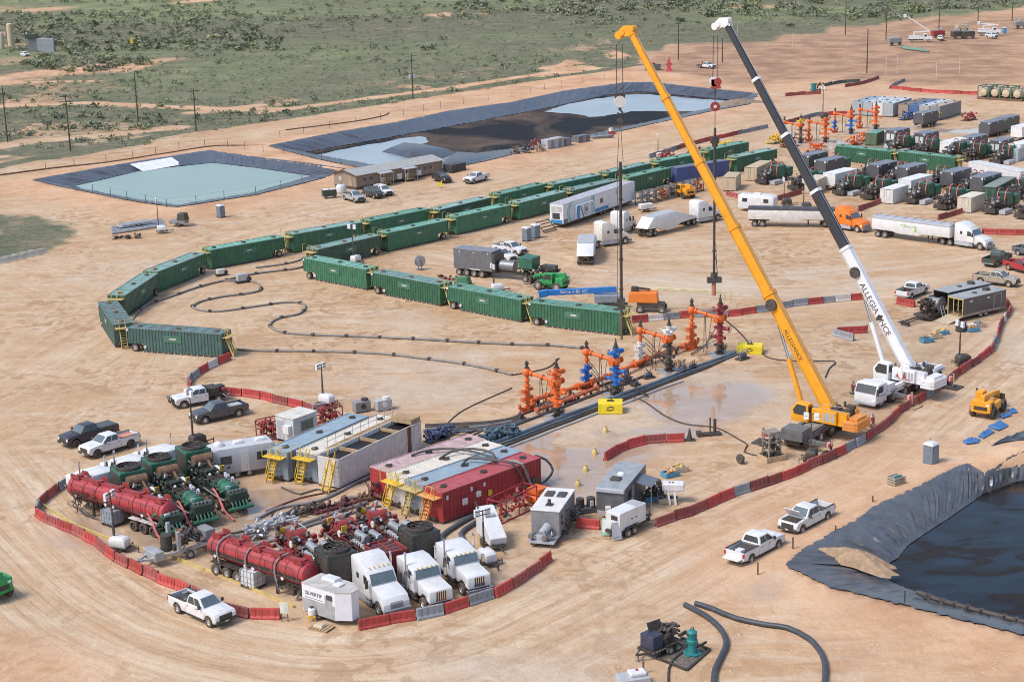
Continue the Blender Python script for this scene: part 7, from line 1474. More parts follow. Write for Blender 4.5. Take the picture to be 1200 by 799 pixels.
# grey command trailer with awning
def make_command():
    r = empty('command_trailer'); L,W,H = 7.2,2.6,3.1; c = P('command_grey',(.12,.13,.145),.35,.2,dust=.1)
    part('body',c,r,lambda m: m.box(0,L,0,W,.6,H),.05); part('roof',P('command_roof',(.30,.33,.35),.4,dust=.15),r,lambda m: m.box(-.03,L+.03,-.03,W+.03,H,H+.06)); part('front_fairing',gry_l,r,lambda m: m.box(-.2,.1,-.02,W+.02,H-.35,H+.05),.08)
    part('roof_vent',dsteel,r,lambda m: m.box(1.9,2.7,1.0,1.9,H+.06,H+.25),.04); part('roof_dome',lamp_w,r,lambda m: m.lathe([(.35,0),(.3,.12),(.1,.2)],(3.8,1.4,H+.06),(0,0,1),12)); part('skirt',gry_l,r,lambda m: m.box(-.02,.0,.1,W-.1,.55,1.0))
    part('awning',P('awning_blue_grey',(.10,.14,.19),.5),r,lambda m: m.loft([[(3.2,-1.6,2.35),(5.6,-1.6,2.35),(5.6,0,2.75),(3.2,0,2.75)],[(3.2,-1.6,2.42),(5.6,-1.6,2.42),(5.6,0,2.82),(3.2,0,2.82)]])); part('awning_pole',galv,r,lambda m: (m.bar((3.25,-1.55,0),(3.25,-1.55,2.38),.05),m.bar((5.55,-1.55,0),(5.55,-1.55,2.38),.05)))
    part('window',glass,r,lambda m: m.box(1.2,2.2,-.02,.01,1.7,2.5)); part('door',gry_m,r,lambda m: m.box(2.4,3.1,-.02,.01,.7,2.6)); part('chassis',dsteel,r,lambda m: (m.box(0,L+1.5,.9,1.1,.35,.6),m.box(2.6,2.8,0,W,.3,.42),m.box(3.6,3.8,0,W,.3,.42)))
    for x in (2.7,3.7):
        for y,s in ((.13,-1),(W-.13,1)): wheel(r,x,y,.38,.38,.26,s)
    return r
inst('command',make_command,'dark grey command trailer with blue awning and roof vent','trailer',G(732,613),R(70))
def make_gen_trailer():
    r = empty('generator_trailer'); part('housing',white,r,lambda m: m.box(-1.8,1.9,-.75,.75,.75,2.35),.05); part('roof_grille',gry_l,r,lambda m: m.box(.6,1.7,-.6,.6,2.35,2.4)); part('louvre',blk,r,lambda m: (m.box(-1.82,-1.79,-.5,.2,1.7,2.1),m.box(-1.3,.8,-.77,-.74,.85,.93),m.cyl((-.1,-.75,1.5),(-.1,-.78,1.5),.08,8),m.cyl((.5,-.75,1.5),(.5,-.78,1.5),.08,8)))
    part('frame',blk,r,lambda m: (m.box(-2.0,2.4,-.7,.7,.5,.75),m.bar((2.4,-.5,.6),(3.6,0,.6),.14),m.bar((2.4,.5,.6),(3.6,0,.6),.14),m.box(-1.0,.4,-.95,.95,.82,.88),m.box(-.85,-.75,-.9,.9,.3,.45),m.box(.0,.1,-.9,.9,.3,.45),m.bar((3.4,0,.05),(3.4,0,1.0),.1)))
    for x in (-.8,.05):
        for s in (-1,1): wheel(r,x,s*.88,.36,.36,.22,s)
    return r
p,rz = on_wheels((738,628),(746,625),.88); inst('gentrailer',make_gen_trailer,'white generator on a black two axle trailer','generator',p,R(48))
for i,(px,c,rz_) in enumerate((((711,627),P('green_frame_sign',(.25,.55,.42),.5),-8),((722,632.5),P('grey_blue_sign',(.32,.38,.48),.5),18))):
    simple('sign_board',['white sign in green frame before the white generator','blue grey folding sign before the white generator'][i],'sign',G(*px),R(rz_),[('board',c,lambda m: m.loft([[(-.45,-.35,.15),(.45,-.35,.15),(.45,-.30,.15),(-.45,-.30,.15)],[(-.4,-.02,1.6),(.4,-.02,1.6),(.4,.03,1.6),(-.4,.03,1.6)]])),('face',[white,gry_l][i],lambda m: m.loft([[(-.36,-.33,.4),(.36,-.33,.4),(.36,-.32,.4),(-.36,-.32,.4)],[(-.33,-.07,1.5),(.33,-.07,1.5),(.33,-.06,1.5),(-.33,-.06,1.5)]])),('back_leg',dsteel,lambda m: (m.bar((-.4,.45,0),(-.36,.02,1.55),.05),m.bar((.4,.45,0),(.36,.02,1.55),.05)))],'folding signs')
simple('traffic_barrel','white and orange barrel beside the green framed sign','barrel',G(713,612),0,[('barrel',org,lambda m: m.lathe([(.3,0),(.28,.5),(.25,1.0),(.1,1.05)],(0,0,0),(0,0,1),14)),('band',white,lambda m: m.lathe([(.283,0),(.275,.25)],(0,0,.6),(0,0,1),14)),('cap',white_d,lambda m: m.box(-.25,.25,-.25,.25,1.05,1.5),.05)])
simple('engine_skid','black twin drum engine skid right of the generator cabin','machine',G(686,600),R(20),[('base',gry_c,lambda m: m.box(-1.0,1.0,-.5,.5,.1,.55),.04),('drum',blk,lambda m: m.cyl((-.5,0,.55),(-.5,0,1.4),.38,14)),('drum',blk,lambda m: m.cyl((.55,0,.55),(.55,0,1.35),.4,14)),('panel',white_d,lambda m: m.box(.3,.6,-.55,-.42,.7,1.2))])
simple('work_table','blue work table beside the generator cabin','table',G(670,612),R(30),[('top',P('table_blue',(.12,.22,.32),.4),lambda m: m.box(-.6,.6,-.5,.5,.9,1.0)),('leg',blk,lambda m: [m.bar((x,y,0),(x,y,.9),.06) for x in (-.5,.5) for y in (-.4,.4)]),('gear',blk,lambda m: gubbins(m,random.Random(2),-.5,.5,-.4,.4,.2,.9,10))])
simple('white_tank_machine','white rounded machine on legs right of the awning','machine',G(789,588),R(-10),[('body',white,lambda m: m.box(-1.0,1.0,-.55,.55,1.2,1.9),.1),('hole',blk,lambda m: (m.box(-.4,-.25,-.2,.1,1.9,1.92),m.box(-.1,.05,-.2,.1,1.9,1.92))),('leg',white_d,lambda m: (m.bar((-.5,-.4,1.2),(-.2,-1.0,.05),.16),m.bar((.1,-.4,1.2),(.3,-1.0,.05),.16),m.bar((-.6,.4,1.2),(-.6,.6,.05),.12))),('engine',blk,lambda m: gubbins(m,random.Random(3),-2.6,-.9,-.5,.8,.2,1.7,40,.08)),('chassis',dsteel,lambda m: m.box(-2.6,.4,-.15,.15,.4,.55))])
for i,(px,rz_,lb) in enumerate((((763,586),10,'blue topped crate under the awning'),((781,588.5),0,'blue topped crate below the white machine'),((785,558),30,'crate of yellow and blue tools on the pad'),((796,552),25,'low wooden tray of parts on the pad'),((1086,400.5),20,'tan and blue crate nearest the white boom'),((1096,396),20,'tan crate between two others by the workshop trailers'),((1104,391.5),20,'blue edged crate farthest from the white boom'),((1146,383),15,'cardboard carton crate beside the workshop trailer'),((1140,388),15,'open crate with blue lining beside the workshop trailer'))):
    simple('tool_crate',lb,'crate',G(*px),R(rz_),[('tray',tanp if i % 2 else P('crate_blue',(.03,.28,.48),.5),lambda m: (m.box(-.75,.75,-.5,-.42,.05,.5),m.box(-.75,.75,.42,.5,.05,.5),m.box(-.75,-.67,-.42,.42,.05,.5),m.box(.67,.75,-.42,.42,.05,.5))),('floor',wood,lambda m: m.box(-.7,.7,-.45,.45,.02,.3)),('tools',[ylw_l,gry_m,P('crate_orange',(.6,.32,.12),.6)][i % 3],lambda m: gubbins(m,random.Random(60+i),-.5,.5,-.3,.3,.3,.55,9))],'crates of tools')
for i,px in enumerate(((709.5,506),(697,532),(686.5,551.5),(677.5,569))):
    simple('yellow_bell',N_[i]+' small yellow cap on the wet pad counted from the yellow block','cap',G(*px),0,[('bell',ylw_l,lambda m: m.lathe([(.30,0),(.29,.2),(.2,.42),(.11,.52),(.11,.62)],(0,0,0),(0,0,1),14),0,40),('knob',ylw_l,lambda m: m.cyl((0,0,.62),(0,0,.7),.14,10))],'small yellow caps')
simple('loose_wheel','single tyre with pale rim lying on the pad','wheel',G(867.5,543)+Vector((0,0,0)),R(20),[('tyre',rubber,lambda m: m.lathe([(.25,-.18),(.42,-.18),(.48,-.1),(.48,.1),(.42,.18),(.25,.18)],(0,0,.48),(1,.25,0),16),0,40),('rim',rim_m,lambda m: m.cyl((-.12,-.03,.48),(.12,.03,.48),.26,12)),('hub',dsteel,lambda m: m.cyl((-.2,-.05,.48),(.5,.12,.48),.1,8))])
simple('pipe_stand','dark steel pipe stand on the pad right of the curved barrier','stand',G(831,510),R(10),[('base',dsteel,lambda m: (m.box(-1.2,1.2,-.35,.35,.05,.3),m.box(-1.3,-.8,-.4,.4,.05,.5))),('post',blk,lambda m: (m.bar((.1,0,.3),(.1,0,1.9),.12),m.cyl((.6,0,.3),(.6,0,1.7),.16,10)))])
simple('cone_stand','black cone stand at the end of the curved barrier','stand',G(808,516),0,[('base',blk,lambda m: m.box(-.55,.55,-.3,.3,.0,.15)),('cone',blk,lambda m: m.cyl((0,0,.15),(0,0,1.3),.3,10,.06))])
simple('pump_rig','grey steel pump frame in a timber tray near the orange crane','machine',G(904,538),R(25),[('tray',P('tray_tan',(.48,.34,.2),.7),lambda m: (m.box(-1.1,1.1,-.9,-.8,.0,.55),m.box(-1.1,1.1,.8,.9,0,.55),m.box(-1.1,-1.0,-.8,.8,0,.55),m.box(1.0,1.1,-.8,.8,0,.55),m.box(-1,1,-.8,.8,0,.1))),('frame',P('weathered_frame',(.24,.22,.19),.7),lambda m: ([m.bar((x,y,.1),(x*.8,y*.8,2.9),.13) for x in (-.7,.7) for y in (-.6,.6)],m.box(-.7,.7,-.6,.6,2.7,2.95),[m.bar((-.65,y,z),(.65,y,z),.1) for y in (-.55,.55) for z in (1.0,1.9)],[m.bar((x,-.55,z),(x,.55,z),.1) for x in (-.65,.65) for z in (1.0,1.9)])),('pump',blk,lambda m: gubbins(m,random.Random(13),-.9,.9,-.6,.6,.2,1.8,26,.08))])
hose([(716,463),(749,468),(780,488),(805,497.5),(840,502),(867,516),(876,522),(872,530),(890,535)],.07,blk,'thin black cable snaking from the wells to the pump frame')
hose([(889,412),(905,421),(940,424),(978,424),(972,432),(967,443)],.08,blk,'thin black cable from the far yellow block toward the orange crane')
hose([(845,372,3.2),(860,384,2.0),(872,396,1.0),(884,412,.2)],.09,blk,'black cable falling from the dark red wellhead')
# yellow telehandler and green telehandlers
def make_telehandler(col,wheelm=rim_m):
    r = empty('telehandler'); part('chassis',col,r,lambda m: (m.box(-2.3,1.9,-.65,.65,.6,1.25),m.box(-2.5,-1.3,-1.05,1.05,.75,1.95),m.box(-1.2,.6,-1.15,-.7,.7,1.55)),.06)
    c = part('cab',col,r,lambda m: m.prism([(-.9,1.2),(-.9,2.45),(.2,2.5),(.65,1.6),(.65,1.0),(-.9,1.0)],.35,1.15),.04); part('cab_window',glass,c,lambda m: m.prism([(-.75,1.6),(-.75,2.35),(.15,2.38),(.5,1.65)],1.145,1.17)); part('windscreen',glass,c,lambda m: m.loft([[(.62,.42,1.6),(.62,1.08,1.6),(.66,1.08,1.6),(.66,.42,1.6)],[(.22,.42,2.42),(.22,1.08,2.42),(.26,1.08,2.42),(.26,.42,2.42)]]))
    part('boom',col,r,lambda m: (m.bar((-2.2,-.1,2.25),(1.2,-.1,1.95),.42,.5),m.bar((1.0,-.1,1.97),(2.6,-.1,1.75),.34,.4),m.bar((2.5,-.1,1.8),(2.9,-.1,1.2),.32,.34),m.box(-2.4,-1.9,-.35,.15,1.3,2.5)),.03); part('boom_ram',chrome,r,lambda m: m.cyl((-1.0,-.1,1.3),(.5,-.1,1.85),.08,8)); part('lamp',lamp_w,r,lambda m: m.box(-2.52,-2.48,-.9,-.6,1.5,1.7))
    part('fork_carriage',dsteel,r,lambda m: (m.box(2.85,3.0,-.75,.65,.5,1.5),m.box(3.0,4.2,-.55,-.4,.45,.53),m.box(3.0,4.2,.3,.45,.45,.53))); part('grille',blk,r,lambda m: (m.box(-2.53,-2.49,-.7,.7,1.0,1.4),m.box(-2.0,-1.4,-1.07,-1.04,1.2,1.7))); part('axles',dsteel,r,lambda m: (m.box(-1.65,-1.45,-.9,.9,.5,.75),m.box(1.35,1.55,-.9,.9,.5,.75)))
    part('mirror',blk,r,lambda m: (m.bar((.5,1.15,2.0),(.7,1.5,2.2),.05),m.box(.65,.75,1.4,1.65,2.0,2.35)))
    for x in (-1.55,1.45):
        for s in (-1,1): wheel(r,x,s*1.05,.66,.66,.45,s,wheelm)
    return r
p,rz = on_wheels((1161.5,492),(1177,480),1.05); inst('tele_y',lambda: make_telehandler(org_c,dsteel),'orange yellow telehandler parked by the blue tarps','telehandler',p,rz,'telehandlers')
p,rz = on_wheels((652.4,342),(629.8,339.4),1.05); inst('tele_g',lambda: make_telehandler(grn_b),'bright green telehandler behind the lower green tank row','telehandler',p,rz,'telehandlers')
p,rz = on_wheels((-14,709),(-45,694),1.05); inst('tele_g',None,'bright green telehandler cut off by the left edge','telehandler',p,rz,'telehandlers')
yt = inst('tele_y',None,'small yellow telehandler with raised boom before the blue tank','telehandler',G(800,231),R(120),'telehandlers')
# boom lifts
bl = simple('boom_lift','blue boom lift with long lowered boom and white lettering','boom lift',G(716,362),R(0),[('turntable',P('lift_grey_blue',(.22,.27,.33),.4),lambda m: m.box(-2.2,1.6,-.8,.8,1.0,2.0),.08),('boom',blue_b,lambda m: (m.bar((.8,.3,2.6),(-8.6,.6,2.3),.55,.75),m.bar((-8.4,.6,2.3),(-9.6,.6,2.1),.75,.9)),.04),('chassis',dsteel,lambda m: (m.box(-1.6,1.6,-.7,.7,.5,.9),m.box(-1.3,-1.1,-1.0,1.0,.4,.6),m.box(1.1,1.3,-1.0,1.0,.4,.6))),('basket',dsteel,lambda m: ([m.bar((x,y,.5),(x,y,1.7),.05) for x in (-10.6,-9.8) for y in (-.5,1.5)],[m.bar((-10.6,-.5,z),(-10.6,1.5,z),.05) for z in (.5,1.1,1.7)],[m.bar((-9.8,-.5,z),(-9.8,1.5,z),.05) for z in (.5,1.1,1.7)],m.box(-10.6,-9.8,-.5,1.5,.45,.52)))])
text_mesh(bl,'Genie S-85 XC',.62,white,(-4.9,.12,2.45),(pi/2,0,R(-2)),'boom_lettering',.01)
for x in (-1.2,1.2):
    for s in (-1,1): wheel(bl,x,s*1.05,.5,.5,.35,s)
ol = simple('boom_lift','orange boom lift beside the barriers with pale boom lowered to the right','boom lift',G(763,365),R(-12),[('turntable',P('lift_orange',(.80,.20,.01),.4,var=.1),lambda m: m.box(-3.0,1.0,-.8,.8,1.3,2.7,.15,.05),.1),('boom',P('lift_cream',(.72,.62,.38),.5),lambda m: (m.bar((-2.4,.4,3.0),(2.0,.7,2.9),.3,.4),m.bar((1.8,.7,2.9),(9.6,1.2,2.6),.26,.34)),.03),('engine_top',blk,lambda m: (m.box(-2.6,-1.8,-.3,.5,2.7,3.3),m.bar((-2.2,.2,3.2),(-.2,.3,2.95),.2))),('chassis',dsteel,lambda m: (m.box(-1.8,1.8,-.7,.7,.6,1.3),m.box(-1.5,-1.3,-1.0,1.0,.4,.65),m.box(1.3,1.5,-1.0,1.0,.4,.65)),.04),('basket',ylw_l,lambda m: ([m.bar((x,y,1.2),(x,y,2.4),.05) for x in (9.6,10.4) for y in (.2,2.0)],[m.bar((x,.2,z),(x,2.0,z),.05) for x in (9.6,10.4) for z in (1.2,1.8,2.4)]))])
for x in (-1.4,1.5):
    for s in (-1,1): wheel(ol,x,s*1.05,.52,.52,.38,s)
# blue tarps and dark offcuts right of the main road
for i,(pts,mt,lb) in enumerate((([(1127.5,517),(1137,513.5),(1149,515),(1146,520),(1132,521)],fabr,'small blue tarp lying nearest the road'),([(1146,511),(1158,502),(1166,506),(1152,514.5)],fabr,'middle blue tarp lying on the sand'),([(1157,500),(1172,492.5),(1182,499),(1170,505)],fabr,'largest blue tarp beside the telehandler'),([(1171,487.5),(1180,484),(1186,487),(1174,490.5)],fabr,'blue sheet stacked right of the telehandler'),([(1181,481),(1189,479),(1193,483),(1184,485)],fabr,'smallest blue sheet at the far right'),([(1160,527),(1178,514),(1205,503),(1205,519),(1175,524)],lin_d,'dark creased liner offcut by the sand heap'))):
    c = GL(pts,.05); n = len(c); cm_ = sum(c,Vector())/n; m = MB(); rs_ = random.Random(i)
    ring1 = [p.lerp(cm_,-.0)+Vector((0,0,rs_.uniform(0,.1))) for p in resample(c,5)]; N2 = len(ring1); ring2 = [p.lerp(cm_,.35)+Vector((0,0,.06+rs_.uniform(0,.22))) for p in ring1]; ring3 = [p.lerp(cm_,.7)+Vector((0,0,.08+rs_.uniform(0,.22))) for p in ring1]
    m.v = [tuple(p) for p in ring1+ring2+ring3]+[tuple(cm_+Vector((0,0,.15)))]; m.f = [(k*N2+j,k*N2+(j+1) % N2,(k+1)*N2+(j+1) % N2,(k+1)*N2+j) for k in range(2) for j in range(N2)]+[(2*N2+j,2*N2+(j+1) % N2,3*N2) for j in range(N2)]
    zz = [ground_z(v[0],v[1]) for v in m.v]; m.v = [(v[0],v[1],v[2]+max(0,z_)) for v,z_ in zip(m.v,zz)]
    tag(m.obj('ground_tarp',mt,None,0,50),lb,'tarp','tarps on the sand')
simple('wire_crate','small wooden crate of boxes beside the main road','crate',G(1050,570),R(35),[('slats',P('crate_slat',(.36,.30,.22),.8),lambda m: [m.box(-.7,.7,-.52,-.48,.1+i*.25,.28+i*.25) for i in range(4)]+[m.box(-.72,-.68,-.5,.5,.1+i*.25,.28+i*.25) for i in range(4)]+[m.box(-.7,.7,.48,.52,.1+i*.25,.28+i*.25) for i in range(4)]),('load',gry_m,lambda m: m.box(-.6,.6,-.45,.45,.1,1.0),.05),('bottles',teal,lambda m: [m.cyl((-.4+.25*i,-.2,1.0),(-.4+.25*i,-.2,1.15),.09,8) for i in range(4)])])
for i,(px,h) in enumerate((((888,676),1.3),((929,647),1.35),((1022.5,592),.9),((979,627),.9))): simple('marker_post',['rusty marker post before the left white pickup on the road','rusty marker post at the corner of the pit','thin marker post below the timber crate','thin marker post by the right white pickup'][i],'post',G(*px),0,[('post',rusty,lambda m: m.bar((0,0,0),(0,0,h),.12)),('foot',rusty,lambda m: m.box(-.1,.1,-.1,.1,0,.08))],'marker posts')
# silt sock along the near lip of the pit
hose([(1075,696.5),(1105,707),(1150,719),(1205,733)],.22,blk,'black ribbed silt sock along the near lip of the pit',name='silt_sock',sup=.9)
# ---------------------------------------------------------------- foreground pump and fat hoses
H1 = P('fat_hose',(.03,.042,.058),.45,var=.25,dust=.12)
hose([(802.5,711),(825,723),(843,738),(851,755),(845,772),(838,787),(836,806)],.22,H1,'fat dark hose curving down past the teal pump'); hose([(815,709.5),(835,716),(862,727),(900,735),(922,738),(948,751),(963,769),(967,786),(966,806)],.22,H1,'fat dark hose sweeping to the right of the teal pump')
hose([(800,765),(790,773),(784,784),(783,806)],.09,blk,'thin black hose leaving the teal pump')
hose([(796,746),(804,741),(806,745)],.12,blk,'short hose between engine and teal pump')
def make_pump_trailer():
    r = empty('engine_trailer'); part('frame',blk,r,lambda m: (m.box(-1.7,1.5,-.75,.75,.5,.68),m.box(-.3,1.3,-.98,.98,.72,.78),m.bar((-1.7,-.5,.6),(-2.6,0,.55),.12),m.bar((-1.7,.5,.6),(-2.6,0,.55),.12),m.box(.0,.1,-.9,.9,.3,.45),m.box(.85,.95,-.9,.9,.3,.45)))
    part('radiator_box',dblue,r,lambda m: m.box(-1.5,-.4,-.65,.65,.7,1.75),.05); part('engine',dsteel,r,lambda m: gubbins(m,random.Random(17),-.4,1.3,-.6,.6,.8,1.8,46,.07)); part('hood_flap',blk,r,lambda m: m.loft([[(-1.0,.2,1.75),(.4,.2,1.75),(.4,.24,1.75),(-1.0,.24,1.75)],[(-1.0,.45,2.4),(.4,.45,2.3),(.4,.49,2.3),(-1.0,.49,2.4)]])); part('reflector',b_wht,r,lambda m: [m.box(-1.6+i*.3,-1.45+i*.3,-.77,-.755,.54,.64) for i in range(5)])
    part('jack',steel,r,lambda m: (m.cyl((-2.4,0,.05),(-2.4,0,.9),.06,8),m.box(-2.55,-2.25,-.15,.15,.0,.05)))
    for x in (.05,.9):
        for s in (-1,1): wheel(r,x,s*.88,.34,.34,.22,s)
    return r
inst('engtrailer',make_pump_trailer,'dark blue engine on a black trailer in the foreground','machine',G(775,766)+Vector((0,.5,0)),R(42))
simple('submersible_pump','teal vertical pump on a black spill mat','pump',G(811,766),R(20),[('base',teal,lambda m: (m.box(-.6,.6,-.5,.5,.02,.14),m.box(-.15,.15,-.7,.7,.02,.2)),.03),('body',teal,lambda m: m.lathe([(.45,.1),(.36,.3),(.34,.9),(.42,.95),(.42,1.15),(.36,1.2),(.36,1.7),(.40,1.75),(.25,1.9),(.1,1.95)],(0,0,0),(0,0,1),16),0,40),('pipe',dsteel,lambda m: (m.tube([(.4,0,.5),(.9,.2,.5),(1.3,.3,.6)],.1,8),m.tube([(-.4,0,.8),(-.9,.4,1.0)],.08,7))),('lifting_eye',dsteel,lambda m: m.tube([(-.12,0,1.9),(-.1,0,2.1),(.1,0,2.1),(.12,0,1.9)],.04,5))])
c = GL([(770,772),(805,786),(832,762),(800,748)],.02); m = MB(); m.add(c+[p+Vector((0,0,.02)) for p in c],[(0,1,2,3),(4,5,6,7)]); mat_o = m.obj('spill_mat',P('spill_mat',(.09,.08,.075),.6,var=.4,dust=.4)); tag(mat_o,'square spill mat under the teal pump','mat')
em_ = MB()
for a,b in zip(c,c[1:]+c[:1]): em_.bar(a+Vector((0,0,.08)),b+Vector((0,0,.08)),.16,.16)
em_.obj('raised_edge',blk,mat_o)
simple('equipment_box','grey box with white lid at the bottom edge','box',G(742,803),R(15),[('box',gry_l,lambda m: m.box(-1.1,1.1,-.7,.7,.05,.8),.05),('lid',white,lambda m: m.box(-.3,.9,-.4,.5,.8,1.1),.1),('marker',red_l,lambda m: m.cyl((.3,.1,1.1),(.3,.1,1.2),.1,8))])
simple('stake','wooden stake beside the engine trailer','stake',G(754,789),0,[('shaft',rusty,lambda m: m.bar((0,0,0),(0,0,.9),.14)),('cap',rusty,lambda m: m.box(-.1,.1,-.1,.1,.9,.95))])
# ================================================================ LONG HOSES ON THE PAD
lay = P('layflat_hose',(.20,.195,.19),.7,var=.25,dust=.3)
LG = 'long lay flat hoses across the pad'
hose([(277,410.5),(300,412),(334,412.5),(378,413),(446,415.5),(495,421),(530,425.5),(565,431.5),(600,440)],.15,lay,'grey hose running from the lone teal tank toward the wells',LG,'layflat_hose',sup=4.5)
hose([(155,375),(164,364),(175,357),(202,348),(235,336.5),(270,328),(300,321.5),(345,316),(356,313)],.15,lay,'grey hose following the inside of the curved tank row',LG,'layflat_hose',sup=4.5)
hose([(300,332),(305,336),(305,341),(290,345),(265,348),(240,353),(228,358),(227,362),(240,365.5),(262,365.5),(300,360),(332,355.5),(352,356),(358,361),(350,369),(330,373),(318,379),(318,385),(330,390),(355,393),(422,395.5),(492,398.5),(561,402.5),(600,404.5),(642,405.5),(682,409)],.15,lay,'long snaking grey hose looping over the pad to the wells',LG,'layflat_hose',sup=4.0)
hose([(262,330),(290,330),(300,332)],.14,lay,'short grey hose by the white hose pumps',LG,'layflat_hose',sup=3)
hose([(300,314.5),(335,310),(356,304),(366,300)],.13,lay,'grey hose passing behind the first lower tank',LG,'layflat_hose',sup=4)
hose([(600,440),(640,432),(655,420)],.07,blk,'thin black line beyond the nearest wellhead',LG); hose([(520,500),(545,480),(600,455)],.06,blk,'thin black line crossing the sand toward the wells',LG)
for i,(px,s) in enumerate((((259,323),1.0),((284,331),1.3))):
    simple('hose_pump',['small white hose pump inside the tank curve','grey hose pump with dark frame inside the tank curve'][i],'pump',G(*px),R(30),[('body',white_d if i == 0 else gry_l,lambda m: m.box(-.6*s,.6*s,-.35*s,.35*s,.3,1.0*s),.05),('frame',blk,lambda m: (m.box(-.8*s,.9*s,-.4*s,.4*s,.08,.3),m.cyl((.7*s,-.4*s,.5),(.7*s,.4*s,.5),.3*s,10)))])
# ================================================================ OFFICE
def make_office():
    """x 0..L along the front wall (facing the camera), y back"""
    r = empty('office_building'); L,W,H = 23.0,6.4,2.75; z0 = .55
    part('wall',brick_t,r,lambda m: m.prism([(0,z0),(W,z0),(W,H),(W/2,H+.75),(0,H)],0,L,plane='yz'))
    sm = MB(); sm.box(-.02,.02,-.012,.0,z0,H); sme = sm.mesh('siding_batten',P('siding_dark',(.19,.145,.11),.8,var=.1))
    for i in range(1,46): share(sme,r,(i*.5,-.001,0),0,'siding_batten')
    rf = part('roof',roof_o,r,lambda m: (m.loft([[(-.35,-.35,H-.02),(-.35,W/2,H+.78),(-.35,W/2,H+.86),(-.35,-.35,H+.06)],[(L+.35,-.35,H-.02),(L+.35,W/2,H+.78),(L+.35,W/2,H+.86),(L+.35,-.35,H+.06)]]),m.loft([[(-.35,W+.35,H-.02),(-.35,W/2+.01,H+.78),(-.35,W/2+.01,H+.86),(-.35,W+.35,H+.06)],[(L+.35,W+.35,H-.02),(L+.35,W/2+.01,H+.78),(L+.35,W/2+.01,H+.86),(L+.35,W+.35,H+.06)]])))
    rm = MB(); rm.bar((0,-.34,H+.075),(0,W/2-.02,H+.875),.05,.05); rme = rm.mesh('roof_rib',roof_o)
    for i in range(0,24): share(rme,rf,(i*1.0,0,0),0,'roof_rib')
    part('gable_trim',dsteel,r,lambda m: (m.bar((-.36,-.36,H),(-.36,W/2,H+.78),.06,.16),m.bar((-.36,W+.36,H),(-.36,W/2,H+.78),.06,.16),m.bar((L+.36,-.36,H),(L+.36,W/2,H+.78),.06,.16)))
    part('base_skirt',gry_d,r,lambda m: m.box(.05,L-.05,.1,W-.1,.02,z0))
    for x in (1.6,3.2,13.0+4.6,19.0):
        f = part('window',gry_l,r,lambda m: m.box(x,x+1.1,-.05,.0,1.35,2.3)); part('pane',glass,f,lambda m: (m.box(x+.07,x+.52,-.065,-.045,1.42,2.23),m.box(x+.58,x+1.03,-.065,-.045,1.42,2.23)))
    for x in (6.2,12.6):
        d = part('door',white_d,r,lambda m: m.box(x,x+1.0,-.06,.0,.6,2.55)); part('door_pane',glass,d,lambda m: m.box(x+.25,x+.75,-.075,-.055,1.5,2.2))
        part('canopy',gry_l,r,lambda m: m.loft([[(x-1.2,-1.5,2.5),(x+2.2,-1.5,2.5),(x+2.2,0,2.75),(x-1.2,0,2.75)],[(x-1.2,-1.5,2.58),(x+2.2,-1.5,2.58),(x+2.2,0,2.83),(x-1.2,0,2.83)]])); part('canopy_post',gry_l,r,lambda m: (m.bar((x-1.1,-1.4,0),(x-1.1,-1.4,2.5),.08),m.bar((x+2.1,-1.4,0),(x+2.1,-1.4,2.5),.08)))
        part('landing',wood,r,lambda m: (m.box(x-.5,x+1.5,-1.3,-.05,.42,.55),*[m.box(x+1.5+.28*k,x+1.8+.28*k,-1.2,-.15,.0,.45-.14*k) for k in range(3)])); part('stair_rail',ylw_l,r,lambda m: (m.bar((x-.5,-1.3,1.5),(x+1.5,-1.3,1.5),.05),m.bar((x+1.5,-1.3,1.5),(x+2.4,-1.3,1.0),.05),*[m.bar((x-.5+.66*k,-1.3,.5),(x-.5+.66*k,-1.3,1.5),.05) for k in range(4)]))
    part('air_conditioner',white_d,r,lambda m: m.box(10.4,11.4,-.6,.0,.7,1.7),.04); part('air_conditioner',white_d,r,lambda m: m.box(15.6,16.6,-.6,0,.7,1.7),.04)
    part('gable_door',P('gable_tan',(.33,.25,.18),.7),r,lambda m: m.box(-.06,0,1.2,2.3,.6,2.5)); part('gable_vent',gry_l,r,lambda m: m.box(-.05,0,4.2,5.0,1.4,2.2)); return r
mid,rz,ln = between((418,223),(526,202.5)); inst('office',make_office,'low tan office building with pale metal roof between the ponds and the tanks','building',G(418,223),rz)
simple('dumpster','dark dumpster at the right end of the office building','dumpster',G(533,202.5),R(50),[('body',gry_d,lambda m: m.box(-2.2,2.2,-1.1,1.1,.2,1.9,.0,.0),.05),('rib',gry_d,lambda m: [m.box(-2.0+i*.65,-1.9+i*.65,-1.15,-1.1,.25,1.8) for i in range(7)]),('skid',dsteel,lambda m: (m.box(-2.1,2.1,-1.0,-.8,0,.2),m.box(-2.1,2.1,.8,1.0,0,.2)))])
simple('waste_bin','dark green waste bins on wheels left of the silver pickup','bin',G(386,232),R(20),[('body',grn_d,lambda m: m.box(-1.3,1.3,-.7,.7,.4,1.6),.06),('lid',white_d,lambda m: (m.box(-1.2,-.1,-.72,.72,1.6,1.68),m.box(.1,1.2,-.72,.72,1.6,1.68))),('wheel',rubber,lambda m: [m.cyl((x,-.8,.28),(x,-.6,.28),.28,12) for x in (-.8,.8)])])
simple('water_tank','white plastic tank behind the silver pickup','tank',G(400,226),0,[('tank',ibc,lambda m: m.lathe([(.9,.1),(.95,.3),(.95,1.3),(.7,1.6),(.2,1.7)],(0,0,0),(0,0,1),16),0,40),('cap',blk,lambda m: m.cyl((0,0,1.7),(0,0,1.8),.2,10))])
